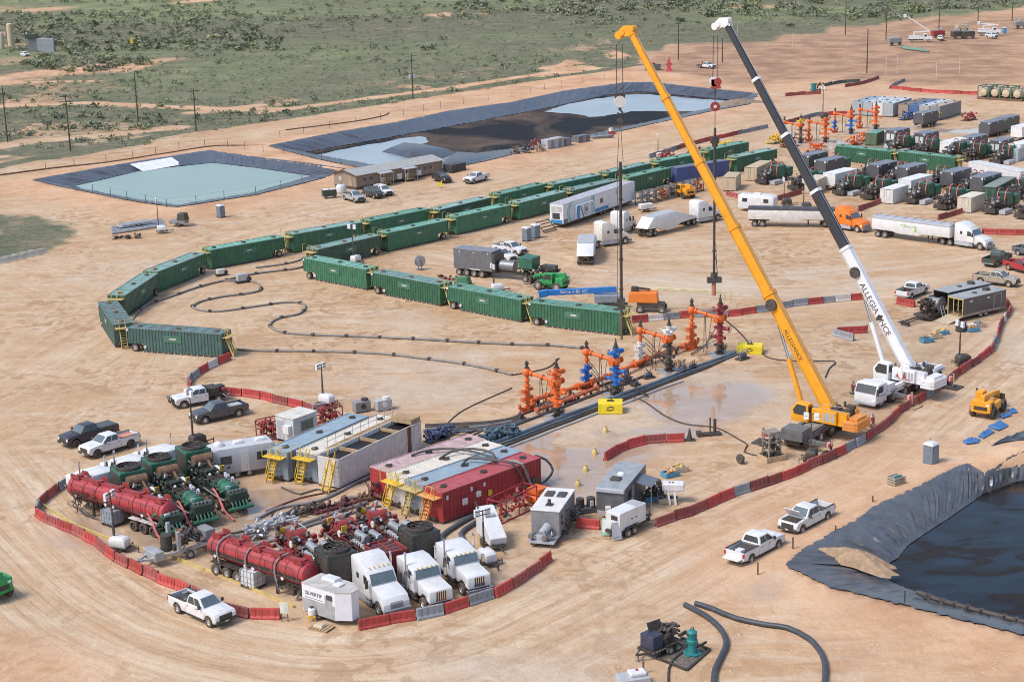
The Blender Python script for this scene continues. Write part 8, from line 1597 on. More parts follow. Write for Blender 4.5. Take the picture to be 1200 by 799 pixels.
simple('sign_board','yellow sign board standing before the black car','sign',G(515.5,220.5),R(-5),[('board',yelb,lambda m: m.box(-.4,.4,-.04,.04,.25,1.15)),('leg',dsteel,lambda m: (m.bar((-.3,0,0),(-.3,0,.3),.06),m.bar((.3,0,0),(.3,0,.3),.06)))])
# ================================================================ WRAPPED DATA TRAILER
def make_wrapped(L=19.0,W=2.6,H=4.0):
    r = empty('wrapped_trailer'); wt = P('wrap_white',(.68,.69,.73),.35,var=.06,dust=.08)
    part('body',wt,r,lambda m: m.box(0,L,0,W,.75,H),.05); part('roof',P('wrap_roof',(.42,.42,.46),.5,dust=.15),r,lambda m: m.box(-.03,L+.03,-.03,W+.03,H,H+.06))
    tealm = [P('wrap_teal',(.12,.40,.42),.35,var=.05,dust=.05),P('wrap_green',(.25,.50,.42),.35,var=.05,dust=.05),P('wrap_blue',(.02,.22,.48),.35,var=.05,dust=.05),P('wrap_slate',(.12,.15,.19),.35,var=.05,dust=.05),P('wrap_pale',(.55,.60,.70),.35,var=.05,dust=.05)]
    y = -.012
    def ring(x0,w,mt):
        # curved upright band
        def fn(m):
            n = 8
            for k in range(n):
                za,zb = .8+(H-.9)*k/n,.8+(H-.9)*(k+1)/n; b = lambda z: -.9*sin(pi*(z-.8)/(H-.9))
                m.add([(x0+b(za),y,za),(x0+b(za)+w,y,za),(x0+b(zb)+w,y,zb),(x0+b(zb),y,zb),(x0+b(za),y+.01,za),(x0+b(za)+w,y+.01,za),(x0+b(zb)+w,y+.01,zb),(x0+b(zb),y+.01,zb)],[(0,1,2,3),(7,6,5,4),(0,4,5,1),(2,6,7,3),(1,5,6,2),(3,7,4,0)])
        part('wrap_band',mt,r,fn)
    ring(2.0,.45,tealm[1]); ring(2.6,.35,tealm[0]); ring(3.4,.3,tealm[4])
    p = part('slide_out',wt,r,lambda m: m.box(3.6,9.2,-.55,0,.95,3.3),.04)
    part('slide_blue',tealm[2],p,lambda m: m.box(3.58,4.5,-.565,-.55,1.0,3.2)); part('slide_stripe',tealm[3],p,lambda m: m.prism([(4.6,3.0),(4.9,3.1),(6.0,1.0),(5.6,1.0)],-.566,-.551))
    part('wrap_disc',P('wrap_grey',(.26,.27,.31),.35,var=.1),p,lambda m: (m.cyl((6.7,-.575,2.2),(6.7,-.552,2.2),.95,28))); part('wrap_disc_ring',tealm[4],p,lambda m: m.lathe([(.55,0),(.62,.012),(.72,.012),(.78,0)],(6.7,-.577,2.2),(0,-1,0),28)); part('wrap_disc_eye',tealm[3],p,lambda m: m.cyl((6.7,-.592,2.2),(6.7,-.577,2.2),.32,20))
    for x0,mt,w in ((8.0,tealm[1],.28),(8.5,tealm[0],.3)): part('wrap_arc',mt,p,lambda m: m.tube([(x0+.5*sin(pi*k/8)-.0,-.556,1.05+2.1*k/8) for k in range(9)],.10,4))
    part('wrap_panel',tealm[1],r,lambda m: m.box(9.4,9.9,y,y+.01,1.0,3.9)); part('wrap_panel',tealm[0],r,lambda m: m.box(9.95,10.4,y,y+.01,1.0,3.9)); part('low_panel',tealm[2],r,lambda m: m.box(10.6,15.4,y,y+.01,.9,1.5)); part('low_slate',tealm[3],r,lambda m: m.box(.1,1.4,y,y+.01,.8,1.5))
    part('window',glass,r,lambda m: m.box(12.4,13.4,y-.01,y+.01,2.2,3.0)); part('door',white_d,r,lambda m: m.box(15.2,16.0,y-.01,y+.01,1.0,3.0)); part('vent',gry_l,r,lambda m: m.box(17.9,18.6,y-.01,y+.01,2.8,3.6))
    part('end_screen',P('end_vent',(.45,.46,.45),.5),r,lambda m: m.box(-.03,0,.3,W-.3,2.7,3.6)); part('end_window',glass,r,lambda m: m.box(-.04,0,.7,W-.5,1.5,2.5)); part('end_panel',tealm[2],r,lambda m: m.box(-.03,0,.2,W-.2,.8,1.35))
    part('chassis',dsteel,r,lambda m: (m.box(.4,L-.4,.4,W-.4,.4,.75),m.box(12.9,13.1,0.1,W-.1,.42,.62),m.box(14.2,14.4,0.1,W-.1,.42,.62)))
    for x in (13.0,14.3):
        for yy_,s in ((.35,-1),(W-.35,1)): wheel(r,x,yy_,.5,.5,.5,s)
    return r
mid,rz,ln = between((660.4,268),(744,239)); inst('wrapped',lambda: make_wrapped(ln),'long white trailer wrapped with teal bands and a grey disc','trailer',G(660.4,268),rz)
simple('step_rack','dark slatted steps before the wrapped trailer','steps',G(640,271),R(50),[('slat',dsteel,lambda m: [m.box(-1.6,1.6,-.9+.5*i,-.6+.5*i,.4+.4*i,.5+.4*i) for i in range(4)]),('frame',dsteel,lambda m: (m.bar((-1.6,-.9,.1),(-1.6,.9,1.8),.1),m.bar((1.6,-.9,.1),(1.6,.9,1.8),.1)))])
# grey generator trailer with four axles and its pump end
def make_big_gen():
    r = empty('generator_trailer'); W = 1.3
    part('box',gry_b,r,lambda m: m.box(-8.0,-1.4,-W,W,1.05,3.95),.05); part('roof',P('gen_roof',(.20,.22,.25),.5,dust=.15),r,lambda m: m.box(-8.03,-1.37,-W-.03,W+.03,3.95,4.02)); part('end_frame',gry_d,r,lambda m: m.box(-1.4,-.9,-W,W,1.05,3.6),.04)
    for x in (-6.2,-4.2): part('door_panel',gry_b,r,lambda m: m.box(x,x+1.8,-W-.02,-W,1.2,3.5))
    for x in (-7.0,-4.6,-2.2): part('marker_lamp',lamp_w,r,lambda m: m.box(x,x+.15,-W-.04,-W,3.55,3.7))
    part('label_strip',white,r,lambda m: m.box(-5.2,-3.4,-W-.03,-W-.02,1.1,1.25)); part('frame',dsteel,r,lambda m: (m.box(-8,8.5,-.55,-.35,.75,1.05),m.box(-8,8.5,.35,.55,.75,1.05)))
    part('motor',P('motor_steel',(.22,.24,.27),.4,.5),r,lambda m: m.cyl((-.6,0,1.9),(1.8,0,1.9),.8,18),0,40); part('hopper_box',grn_m,r,lambda m: m.box(3.0,5.2,-1.1,1.1,2.0,3.6,-.1,-.1),.05); part('hopper_stand',grn_d,r,lambda m: gubbins(m,random.Random(21),2.6,5.4,-1,1,1.05,2.0,30,.08)); part('pump_end',dsteel,r,lambda m: gubbins(m,random.Random(22),5.4,8.6,-1.1,1.1,1.05,2.3,50,.09)); part('black_box',gry_d,r,lambda m: m.box(6.0,8.2,.2,1.2,1.4,2.5),.08)
    part('axles',dsteel,r,lambda m: [m.box(x-.1,x+.1,-.95,.95,.42,.62) for x in (-7.2,-5.9,-4.6,-3.3)])
    for x in (-7.2,-5.9,-4.6,-3.3):
        for s in (-1,1): wheel(r,x,s*1.02,.52,.52,.5,s)
    for x in (4.0,5.4):
        for s in (-1,1): wheel(r,x,s*1.0,.5,.5,.4,s)
    return r
a,b = G(540,322.5),G(570,325.8); d = (b-a).normalized(); n = Vector((-d.y,d.x,0)); inst('biggen',make_big_gen,'dark grey box generator on four axles behind the lower tank row','generator',a+d*7.0+n*1.02,atan2(d.y,d.x))
simple('green_hopper','small green box lying behind the lower tank row','box',G(543,333.5),R(-25),[('body',P('box_green',(.01,.17,.09),.5),lambda m: m.loft([[(-1.2,-.6,.05),(1.2,-.6,.05),(1.2,.6,.05),(-1.2,.6,.05)],[(-1.2,-.6,1.0),(.8,-.6,1.2),(.8,.6,1.2),(-1.2,.6,1.0)]]),.05),('rim',grn_d,lambda m: m.box(-1.25,-1.2,-.65,.65,.9,1.05))])
simple('red_sling','red lifting gear lying by the small green box','gear',G(520,328),R(-10),[('slings',red_m,lambda m: [m.tube(spline([(rnd(-3,3),rnd(-.8,.8),.08) for _ in range(4)],.3),.08,5) for _ in range(5)]),('blocks',maroon,lambda m: gubbins(m,random.Random(5),-1,2,-.5,.5,.1,.5,12,.07))])
simple('cable_reel','grey upright cable reel on the sand before the generator','reel',G(492.5,316),R(40),[('reel',galv,lambda m: (m.cyl((0,-.35,1.3),(0,-.28,1.3),.8,16),m.cyl((0,.28,1.3),(0,.35,1.3),.8,16),m.cyl((0,-.3,1.3),(0,.3,1.3),.4,14))),('stand',steel,lambda m: (m.box(-.5,.5,-.4,.4,.02,.12),m.bar((0,-.42,.1),(0,-.42,1.4),.1),m.bar((0,.42,.1),(0,.42,1.4),.1)))])
# crates and frames right of the wrapped trailer
for i in range(9):
    px = (752+8.2*i,240-2.0*i); simple('valve_crate',N_[i]+' grey valve crate of the row behind the wrapped trailer, counted from the left','crate',G(*px),R(45),[('frame',[steel,gry_m,rusty][i % 3],lambda m: [m.bar((x,y,0),(x,y,2.3),.12) for x in (-.9,.9) for y in (-.7,.7)]+[m.bar((-.9,y,z),(.9,y,z),.12) for y in (-.7,.7) for z in (.2,1.2,2.3)]+[m.bar((x,-.7,z),(x,.7,z),.12) for x in (-.9,.9) for z in (.2,1.2,2.3)]),('valves',[gry_l,org,steel][(i//2) % 3] if i > 2 else gry_m,lambda m: gubbins(m,random.Random(100+i),-.7,.7,-.5,.5,.3,2.0,22,.1))],'valve crates in a row')
simple('trailer_unit','small white trailer before the row of valve crates','trailer',G(757,248),R(20),[('body',white_d,lambda m: m.box(-1.2,1.2,-.6,.6,.5,1.4),.08),('chassis',dsteel,lambda m: (m.box(-1.4,2.0,-.1,.1,.35,.5),m.bar((0,-.8,.35),(0,.8,.35),.1))),('wheel',rubber,lambda m: (m.cyl((0,-.85,.33),(0,-.65,.33),.33,12),m.cyl((0,.65,.33),(0,.85,.33),.33,12)))])
# ================================================================ WORKSHOP TRAILERS (right)
def make_workshop(open_end=True,L=8.2,W=2.5,H=2.9):
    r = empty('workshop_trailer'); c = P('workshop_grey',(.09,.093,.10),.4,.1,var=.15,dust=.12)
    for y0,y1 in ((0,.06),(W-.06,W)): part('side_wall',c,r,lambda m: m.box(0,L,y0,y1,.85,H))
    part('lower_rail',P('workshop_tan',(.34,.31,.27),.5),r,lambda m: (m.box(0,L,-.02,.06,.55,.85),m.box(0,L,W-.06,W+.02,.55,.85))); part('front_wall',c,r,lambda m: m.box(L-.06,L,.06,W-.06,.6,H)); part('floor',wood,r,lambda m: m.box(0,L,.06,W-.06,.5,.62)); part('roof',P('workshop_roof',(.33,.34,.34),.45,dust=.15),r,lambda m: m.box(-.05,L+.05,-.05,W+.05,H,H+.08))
    part('roof_unit',dsteel,r,lambda m: (m.cyl((L*.72,W*.55,H+.08),(L*.72,W*.55,H+.4),.5,14),m.box(L*.4,L*.46,W*.4,W*.6,H+.08,H+.2))); part('door',c,r,lambda m: m.box(L*.72,L*.88,-.03,0,.9,2.6)); part('door_trim',gry_l,r,lambda m: (m.box(L*.71,L*.72,-.035,0,.9,2.65),m.box(L*.88,L*.89,-.035,0,.9,2.65),m.box(L*.71,L*.89,-.035,0,2.6,2.66)))
    for x in (L*.15,L*.55): part('scene_light',lamp_w,r,lambda m: m.box(x,x+.5,-.05,0,2.35,2.5))
    if open_end: part('rear_frame',ylw_l,r,lambda m: (m.box(-.04,.04,0,.12,.6,H),m.box(-.04,.04,W-.12,W,.6,H),m.box(-.04,.04,.12,W-.12,H-.15,H),m.box(-.03,.03,.75,.85,.6,H-.15),m.box(-.03,.03,1.5,1.6,.6,H-.15))); part('shelving',blk,r,lambda m: gubbins(m,random.Random(31),.4,3,.3,W-.3,.7,2.3,40,.08)); part('ramp',tanp,r,lambda m: m.loft([[(-2.6,.1,.02),(-2.6,W-.1,.02),(-2.6,W-.1,.08),(-2.6,.1,.08)],[(-.05,.1,.5),(-.05,W-.1,.5),(-.05,W-.1,.58),(-.05,.1,.58)]]))
    part('chassis',dsteel,r,lambda m: (m.box(0,L+1.4,W/2-.1,W/2+.1,.3,.5),m.box(3.4,3.5,.0,W,.3,.42),m.box(4.4,4.5,0,W,.3,.42)))
    for x in (3.45,4.45):
        for y,s in ((.1,-1),(W-.1,1)): wheel(r,x,y,.38,.38,.26,s)
    return r
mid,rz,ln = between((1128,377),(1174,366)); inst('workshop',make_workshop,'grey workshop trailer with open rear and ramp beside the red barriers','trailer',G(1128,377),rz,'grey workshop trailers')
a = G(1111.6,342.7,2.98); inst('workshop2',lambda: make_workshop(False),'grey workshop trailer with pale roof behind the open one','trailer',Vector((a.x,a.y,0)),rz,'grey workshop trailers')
simple('wireline_unit','dark wireline drum unit left of the workshop trailers','machine',G(1095,371),R(40),[('deck',dsteel,lambda m: m.box(-3.0,1.5,-1.1,1.1,.5,.8),.03),('drum',P('drum_grey',(.3,.31,.33),.4,.4),lambda m: (m.cyl((.2,-.8,1.7),(.2,.8,1.7),.8,18),m.cyl((.2,-.9,1.7),(.2,-.8,1.7),1.0,18),m.cyl((.2,.8,1.7),(.2,.9,1.7),1.0,18))),('engine',blk,lambda m: gubbins(m,random.Random(33),-2.8,-.5,-1,1,.8,2.4,60,.09)),('ladder',gry_l,lambda m: (m.bar((-.6,-1.8,.05),(-.4,-1.1,1.6),.07),m.bar((.0,-1.8,.05),(.2,-1.1,1.6),.07),*[m.bar((-.6+.05*k,-1.8+.17*k,.05+.38*k),(.0+.05*k,-1.8+.17*k,.05+.38*k),.06) for k in range(1,5)])),('wheel',rubber,lambda m: [m.cyl((x,-1.1,.45),(x,-.8,.45),.45,14) for x in (-2.2,.6)])])
simple('pipe_rack','low rack of steel poles beside the white crane boom','rack',G(1072,378),R(40),[('poles',dsteel,lambda m: [m.cyl((-3,y,.5),(3,y,.5),.07,6) for y in (-.5,0,.4)]),('trestle',dsteel,lambda m: [m.box(x,x+.12,-.7,.7,0,.42) for x in (-2,2)])])
simple('spare_gear','black drum and white case beside the workshop ramp','gear',G(1130,387),R(30),[('drum',blk,lambda m: m.cyl((-.6,0,.02),(-.6,0,1.1),.65,14)),('case',white_d,lambda m: m.box(.4,1.6,-.6,.3,.05,.7),.05),('case',gry_m,lambda m: m.box(.6,1.5,.6,1.2,.05,.5),.05)])
simple('red_box','red box beside the pickup behind the white crane','box',G(1086,359),R(40),[('box',P('case_red',(.6,.08,.05),.5),lambda m: m.box(-.8,.8,-.5,.5,.05,1.0),.04),('lid',b_red2,lambda m: m.box(-.82,.82,-.52,.52,1.0,1.08))])
simple('road_cone','small red cone before the lone tan container','cone',G(867.5,240),0,[('cone',P('cone_red',(.7,.08,.04),.5),lambda m: m.cyl((0,0,.05),(0,0,1.3),.35,12,.06)),('base',blk,lambda m: m.box(-.45,.45,-.45,.45,0,.05))])
# ================================================================ FAR PUMP SPREAD (right)
def make_rig(seed,box=True):
    """dark engine towards the camera, green radiator with red hoop hoses behind; x grows away"""
    r = empty('pump_rig'); rg_ = random.Random(seed)
    part('skid',dsteel,r,lambda m: (m.box(0,9,-1.0,-.8,.6,.9),m.box(0,9,.8,1.0,.6,.9),*[m.box(i*1.2,i*1.2+.15,-.8,.8,.65,.85) for i in range(8)]))
    part('engine',dsteel,r,lambda m: (m.box(.3,3.0,-.7,.7,.9,1.9),gubbins(m,rg_,0,3.4,-1.1,1.1,.9,2.5,60,.08))); part('silver_parts',gry_l,r,lambda m: gubbins(m,rg_,.2,3.2,-.9,.9,1.2,2.5,14,.07)); part('bumper',blk,r,lambda m: m.box(-.3,.3,-1.2,1.2,.3,1.0),.04)
    part('radiator',grn_m,r,lambda m: m.box(4.2,6.2,-1.2,1.2,1.0,3.0),.05); part('green_box',grn_m,r,lambda m: m.box(7.2,9.0,-1.1,.9,.9,2.4),.05); part('radiator_frame',grn_d,r,lambda m: (m.box(4.1,4.2,-1.25,1.25,.95,3.05),m.box(6.2,6.3,-1.25,1.25,.95,3.05)))
    for i,y in enumerate((-.9,.5)): part('hoop_hose',hoopm,r,lambda m: m.tube(spline([(3.6,y,1.2),(3.8,y,2.6),(4.6,y+.2,3.5),(5.8,y+.3,3.6),(6.7,y+.2,2.9),(7.0,y,1.4)],.4),.085,7),0,40)
    for x in (1.2,2.5,6.0,7.2):
        for s in (-1,1): wheel(r,x,s*1.0,.48,.48,.36,s)
    part('tray',gry_l,r,lambda m: m.box(.6,3.4,-2.6,-1.5,.1,.8),.03) if box else None
    return r
FR = R(47)
for i,(px,bx) in enumerate((((893,218),1),((931,225),0),((984,231),1),((1017,236),0),((1068,241),1),((1104,248),0),((1161,253),1),((1199,259),0))):
    inst(('rig',i % 2),lambda: make_rig(50+i,bool(bx)),N_[i]+' dark pump rig of the far front row, counted from the left','pump rig',G(*px)+Vector((0,1.2,0)),FR,'dark pump rigs of the far front row')
for i,px in enumerate(((962,206),(1006,214),(1041,217),(1087,222),(1128,228),(1184,235),(1043,180),(1076,184),(1108,188),(1132,190),(1166,193))):
    inst(('rig',i % 2),None,('%s dark pump rig of the %s, counted from the left' % ((N_[i],'far second row') if i < 6 else (N_[i-6],'farthest row'))),'pump rig',G(*px),FR,'dark pump rigs of the rows behind')
def make_greybox(col,rf,L,H=3.3,W=2.6,louvre=True,z0=.9):
    r = empty('power_unit')
    part('body',col,r,lambda m: m.box(0,L,0,W,z0,H),.03); part('roof',rf,r,lambda m: m.box(-.04,L+.04,-.04,W+.04,H,H+.07)); part('chassis',dsteel,r,lambda m: (m.box(0,L,.3,.6,.5,z0),m.box(0,L,W-.6,W-.3,.5,z0),*[m.box(x-.1,x+.1,.1,W-.1,.4,.6) for x in (L*.6,L*.8)]))
    for x in (L*.6,L*.8):
        for y,s in ((.3,-1),(W-.3,1)): wheel(r,x,y,.5,.5,.4,s)
    if louvre:
        for y in (.35,1.4):
            f = part('louvre',panel_l,r,lambda m: m.loft([[(-.10,y,z0+.45),(-.10,y+.8,z0+.45),(-.04,y+.8,z0+.45),(-.04,y,z0+.45)],[(-.03,y,z0+1.75),(-.03,y+.8,z0+1.75),(.0,y+.8,z0+1.75),(.0,y,z0+1.75)]]))
        for x in (L*.45,L*.68): part('side_louvre',P('dull_louvre',(.2,.21,.23),.5),r,lambda m: m.loft([[(x,-.12,z0+.4),(x+.55,-.12,z0+.4),(x+.55,0,z0+.4),(x,0,z0+.4)],[(x-.2,-.02,z0+1.7),(x+.35,-.02,z0+1.7),(x+.35,0,z0+1.7),(x-.2,0,z0+1.7)]]))
        part('pipes',rusty,r,lambda m: gubbins(m,random.Random(70),-.6,L,-.7,-.1,.2,.9,20,.08))
    for x in (L*.05,L*.5,L*.95): part('marker_lamp',lamp_w,r,lambda m: m.box(x-.16,x+.16,-.08,-.02,H-.32,H-.02))
    part('end_lamp',lamp_w,r,lambda m: (m.box(-.08,0,.05,.35,H-.3,H-.02),m.box(-.08,0,W-.35,W-.05,H-.3,H-.02))); return r
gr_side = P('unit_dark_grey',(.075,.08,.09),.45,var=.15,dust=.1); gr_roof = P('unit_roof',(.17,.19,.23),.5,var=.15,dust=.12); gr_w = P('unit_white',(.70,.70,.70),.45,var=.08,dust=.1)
def top_box(key,build,ca,cb,H,label,cat,group):
    """near roof corner of the long side"""
    a = G(*ca,H); return inst(key,build,label,cat,Vector((a.x,a.y,0)),FR,group)
for i,(ca,lb) in enumerate((((1030,194.5),'dark grey power unit left of the long white box'),((1064,197.5),'dark grey power unit above the long white box'),((1117,203),'dark grey power unit right of the long white box'),((1152.5,209),'dark grey power unit nearest the right edge'),((968,189.5),'dark grey power unit beside the black crane boom'),((948,183),'dark grey power unit behind the black crane boom'))):
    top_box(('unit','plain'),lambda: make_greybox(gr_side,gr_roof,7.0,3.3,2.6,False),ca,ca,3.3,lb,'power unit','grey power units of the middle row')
for i,(ca,lb) in enumerate((((1050,154),'louvred grey unit beside the moss green container'),((1084,157.5),'louvred grey unit left of the small white unit'),((1141.7,161.7),'louvred grey unit right of the small white unit'),((1173,166),'louvred grey unit nearest the right edge'))):
    top_box(('unit','louvre'),lambda: make_greybox(gr_side,gr_roof,6.0,3.3,2.8,True),ca,ca,3.3,lb,'power unit','louvred power units of the far row')
inst(('unit','white'),lambda: make_greybox(gr_w,gr_w,7.5,3.1,2.6,False),'white unit standing between louvred grey units','power unit',Vector((G(1115,167.5,3.1).x,G(1115,167.5,3.1).y,0)),FR,'white units')
for ca,lb in (((1068,212),'long white unit behind the white container'),((979,204.5),'long white unit behind the beige container'),((1196,170),'white unit cut off by the right edge')):
    c = G(*ca,3.1); inst(('unit','white'),None,lb,'power unit',Vector((c.x,c.y,0)),FR,'white units')
c = G(1178,141,3.0); inst(('unit','plain'),None,'dark grey unit far off at the right edge','power unit',Vector((c.x,c.y,0)),FR,'grey power units of the middle row')
c = G(1198,150,3.0); inst(('unit','white'),None,'white unit far off at the right edge','power unit',Vector((c.x,c.y,0)),FR,'white units')
c = G(1160,146,3.0); inst(('unit','plain'),None,'dark grey unit behind the louvred row','power unit',Vector((c.x,c.y,0)),FR,'grey power units of the middle row')
# tank farms behind the far wells
def tank_row(A_,B_,cols,lbs,L):
    mid,rz,ln = between(A_,B_); n = Vector((-sin(rz),cos(rz),0)); d = Vector((cos(rz),sin(rz),0))
    for i,((c,r),lb) in enumerate(zip(cols,lbs)): inst(('ft',c.name,r.name,L),lambda: make_tank(c,r,False,None,L,2.5,3.2),lb,'tank',mid+d*L/2+n*(2.62*(i+1)),rz+pi,'far tanks behind the wells')
pb = P('far_pale_blue',(.33,.38,.42),.5,var=.15); pbr = P('far_pale_roof',(.48,.53,.57),.5,var=.15,dust=.15)
tank_row((1043,139),(1072,129.5),[(pb,pbr),(wht_tank,pbr),(pb,pbr),(pb,bluegr_r)],['pale blue far tank nearest the camera of four','second pale far tank of four','third pale far tank of four','fourth pale far tank of four'],12.0)
tank_row((1097.4,142.5),(1130,133),[(gry_m,P('tan_grey_roof',(.42,.38,.32),.5)),(P('grey_pale2',(.36,.37,.36),.5),pbr),(P('royal_blue',(.02,.10,.30),.5),P('royal_roof',(.08,.16,.30),.5)),(P('tan_rust',(.30,.22,.17),.6),P('rust_roof',(.2,.17,.15),.6,rust=.3))],['grey far tank nearest the camera of the second four','pale grey far tank beside the blue one','royal blue far tank','rusty tan far tank beside the royal blue one'],12.6)
c = G(1079,155); inst(('unit','plain'),None,'grey unit with yellow beams beside the louvred units','power unit',Vector((c.x+2,c.y+6,0)),FR,'grey power units of the middle row')
for i,(px,c) in enumerate((((1136,141),red_m),((1063,140),P('manifold_blue',(.02,.10,.28),.5)),((1092,142),yel),((1015,165),org),((955,178),org),((925,172),DR),((910,168),yel),((1000,170),org),((850,176),yel),((815,184),red_m),((780,188),red_m))):
    simple('pipe_manifold',['red pipe manifold right of the far tanks','blue pipe manifold before the pale far tanks','yellow pipe rack before the second far tanks','orange iron rack below the far wellheads','orange iron lying left of the black boom','dark red manifold left of the black boom','yellow manifold left of the black boom','orange iron right of the black boom','yellow gear on the far green tanks row','red gear beyond the far green tanks','red gear beside the far light tower'][i],'manifold',G(*px),R(40),[('base',dsteel,lambda m: m.box(-2.2,2.2,-.9,.9,.02,.15)),('pipework',c,lambda m: gubbins(m,random.Random(200+i),-2,2,-.9,.9,.2,1.8,46,.14))],'far pipe manifolds')
# row of horizontal tan vessels with green frames
for i in range(4):
    simple('separator_vessel',N_[i]+' horizontal tan vessel in green frame at the far right, counted from the left','vessel',G(1156+13*i,115.5+.8*i),R(-40),[('vessel',tanp,lambda m: m.lathe([(.2,-.3),(.9,-.1),(1.1,.3),(1.1,4.2),(.9,4.6),(.2,4.8)],(0,-2,1.8),(0,1,0),16),0,40),('frame',grn_m,lambda m: [m.bar((x,y,0),(x,y,3.4),.18) for x in (-1.4,1.4) for y in (-2.2,2.6)]+[m.bar((-1.4,y,3.3),(1.4,y,3.3),.18) for y in (-2.2,2.6)]+[m.bar((x,-2.2,3.3),(x,2.6,3.3),.18) for x in (-1.4,1.4)]),('skid',rusty,lambda m: m.box(-1.5,1.5,-2.4,2.8,.05,.5))],'horizontal vessels')
simple('switch_box','dark blue framed box left of the tan vessels','box',G(1157,115),R(-40),[('box',gry_m,lambda m: m.box(-1.2,1.2,-1,1,.1,3.0),.05),('screen',blk,lambda m: m.box(-.9,.9,-1.03,-1.0,1.0,2.6))])
simple('teal_pump','teal pump with dark frame beside the far barriers','pump',G(955,106.5),R(20),[('pump',teal,lambda m: (m.cyl((-.5,0,.2),(-.5,0,2.0),.7,12),m.box(-1.2,.4,-.6,.6,.1,.5))),('engine',blk,lambda m: gubbins(m,random.Random(44),.2,2.4,-.8,.8,.2,2.0,30,.1))])
# gear on the near bank of the wide pond
for i,(px,c,s) in enumerate((((605,183),rusty,1.0),((617,182),dsteel,1.0),((627,177.5),red_m,1.1),((634,180),wood,.9))):
    simple('bank_pump',['rusty pump nearest the left on the pond bank','dark pump on the pond bank','red pump on the pond bank','timber gear beside the grey boxes on the pond bank'][i],'pump',G(*px),R(30),[('base',dsteel,lambda m: m.box(-1.2*s,1.2*s,-.7*s,.7*s,.05,.3)),('machine',c,lambda m: gubbins(m,random.Random(300+i),-1,1,-.6,.6,.3,2.2*s,26,.12))],'machines on the pond bank')
for i,(px,c,L_,H_) in enumerate((((644,176),gry_l,3.2,2.4),((653,174),gry_l,2.4,2.4),((662,172.5),gry_c,2.0,2.0),((681,168.5),gry_c,3.6,1.9))):
    simple('bank_cabin',['larger pale grey cabin on the pond bank','smaller pale grey cabin on the pond bank','dark grey box right of the pale cabins','dark long box on the pond bank'][i],'cabin',G(*px),R(45),[('body',c,lambda m: m.box(-L_/2,L_/2,-1,1,.15,H_),.05),('door',gry_m,lambda m: m.box(-.5,.5,-1.03,-1.0,.3,H_-.2)),('skid',dsteel,lambda m: m.box(-L_/2,L_/2,-.9,.9,0,.15))],'cabins on the pond bank')
simple('boat','small grey work boat lying on the pond bank','boat',G(705,164),R(20),[('hull',gry_m,lambda m: m.loft([[(-2.5,-.9,.9),(-2.5,.9,.9),(-2.5,.7,.1),(-2.5,-.7,.1)],[(1.5,-.9,1.0),(1.5,.9,1.0),(1.5,.6,.1),(1.5,-.6,.1)],[(3.0,-.1,1.1),(3.0,.1,1.1),(3.0,.05,.6),(3.0,-.05,.6)]]),.03),('frame',dsteel,lambda m: ([m.bar((x,y,.9),(x,y,2.0),.07) for x in (-1.5,.5) for y in (-.7,.7)],m.bar((-1.5,-.7,2.0),(.5,-.7,2.0),.07),m.bar((-1.5,.7,2.0),(.5,.7,2.0),.07)))])
simple('bank_engine','red and white engine at the end of the pond bank gear','machine',G(717,160),0,[('engine',red_m,lambda m: m.box(-.8,.8,-.5,.5,.1,1.2),.05),('drum',white_d,lambda m: m.cyl((-.2,0,1.2),(-.2,0,1.9),.5,12))])
# ================================================================ LEFT YARD
for i in range(5):
    m = MB(); m.cyl((-5,0,0),(5,0,0),.22,8); o = m.obj('steel_pipe',galv); g = G(163-.7*i,270-1.6*i); o.location = (g.x,g.y,.24); o.rotation_euler = (0,0,R(38+i)); tag(o,'galvanised pipe lying in the row left of the pond light tower','pipe','galvanised pipes by the pond')
simple('pipe_trailer','low grey material trailer left of the pond light tower','trailer',G(160,267),R(35),[('deck',gry_l,lambda m: m.box(-3.2,3.0,-1.1,1.1,.6,.75)),('load',galv,lambda m: [m.cyl((-2.8,-.8+.4*i,.9),(2.6,-.8+.4*i,.9),.16,8) for i in range(5)]),('wheel',rubber,lambda m: [m.cyl((x,s*1.0,.4),(x,s*1.25,.4),.4,12) for x in (-.5,.5) for s in (-1,)])])
simple('tarped_trailer','small dark trailer with black tarp by the pond','trailer',G(212,265),R(-15),[('body',gry_m,lambda m: m.box(-1.8,1.2,-.8,.8,.5,1.1),.05),('tarp',blk,lambda m: m.box(-.4,1.3,-.85,.85,1.1,2.3,.2,.15),.1),('wheel',rubber,lambda m: (m.cyl((-.2,-.95,.38),(-.2,-.7,.38),.38,12),m.cyl((-.2,.7,.38),(-.2,.95,.38),.38,12))),('tongue',dsteel,lambda m: m.bar((1.2,0,.5),(2.6,0,.5),.1))])
simple('fitting_pile','low pile of black fittings left of the pond light tower','fittings',G(150,279.5),R(10),[('fittings',blk,lambda m: gubbins(m,random.Random(51),-2,2,-.5,.5,.1,.4,30,.1)),('pallet',wood,lambda m: m.box(-1.8,1.8,-.5,.5,0,.08))])
for i in range(6):
    g = G(-2+9.3*i,309-2.2*i); m = MB(); m.prism([(-.3,0),(.3,0),(.2,.25),(.12,.85),(-.12,.85),(-.2,.25)],-1.45,1.45,plane='yz'); o = m.obj('concrete_barrier',conc,None,.02); o.location = (g.x,g.y,ground_z(g.x,g.y)); o.rotation_euler = (0,0,R(27)); tag(o,'pale concrete road barrier of the short row at the left edge','barrier','concrete barriers at the left edge')
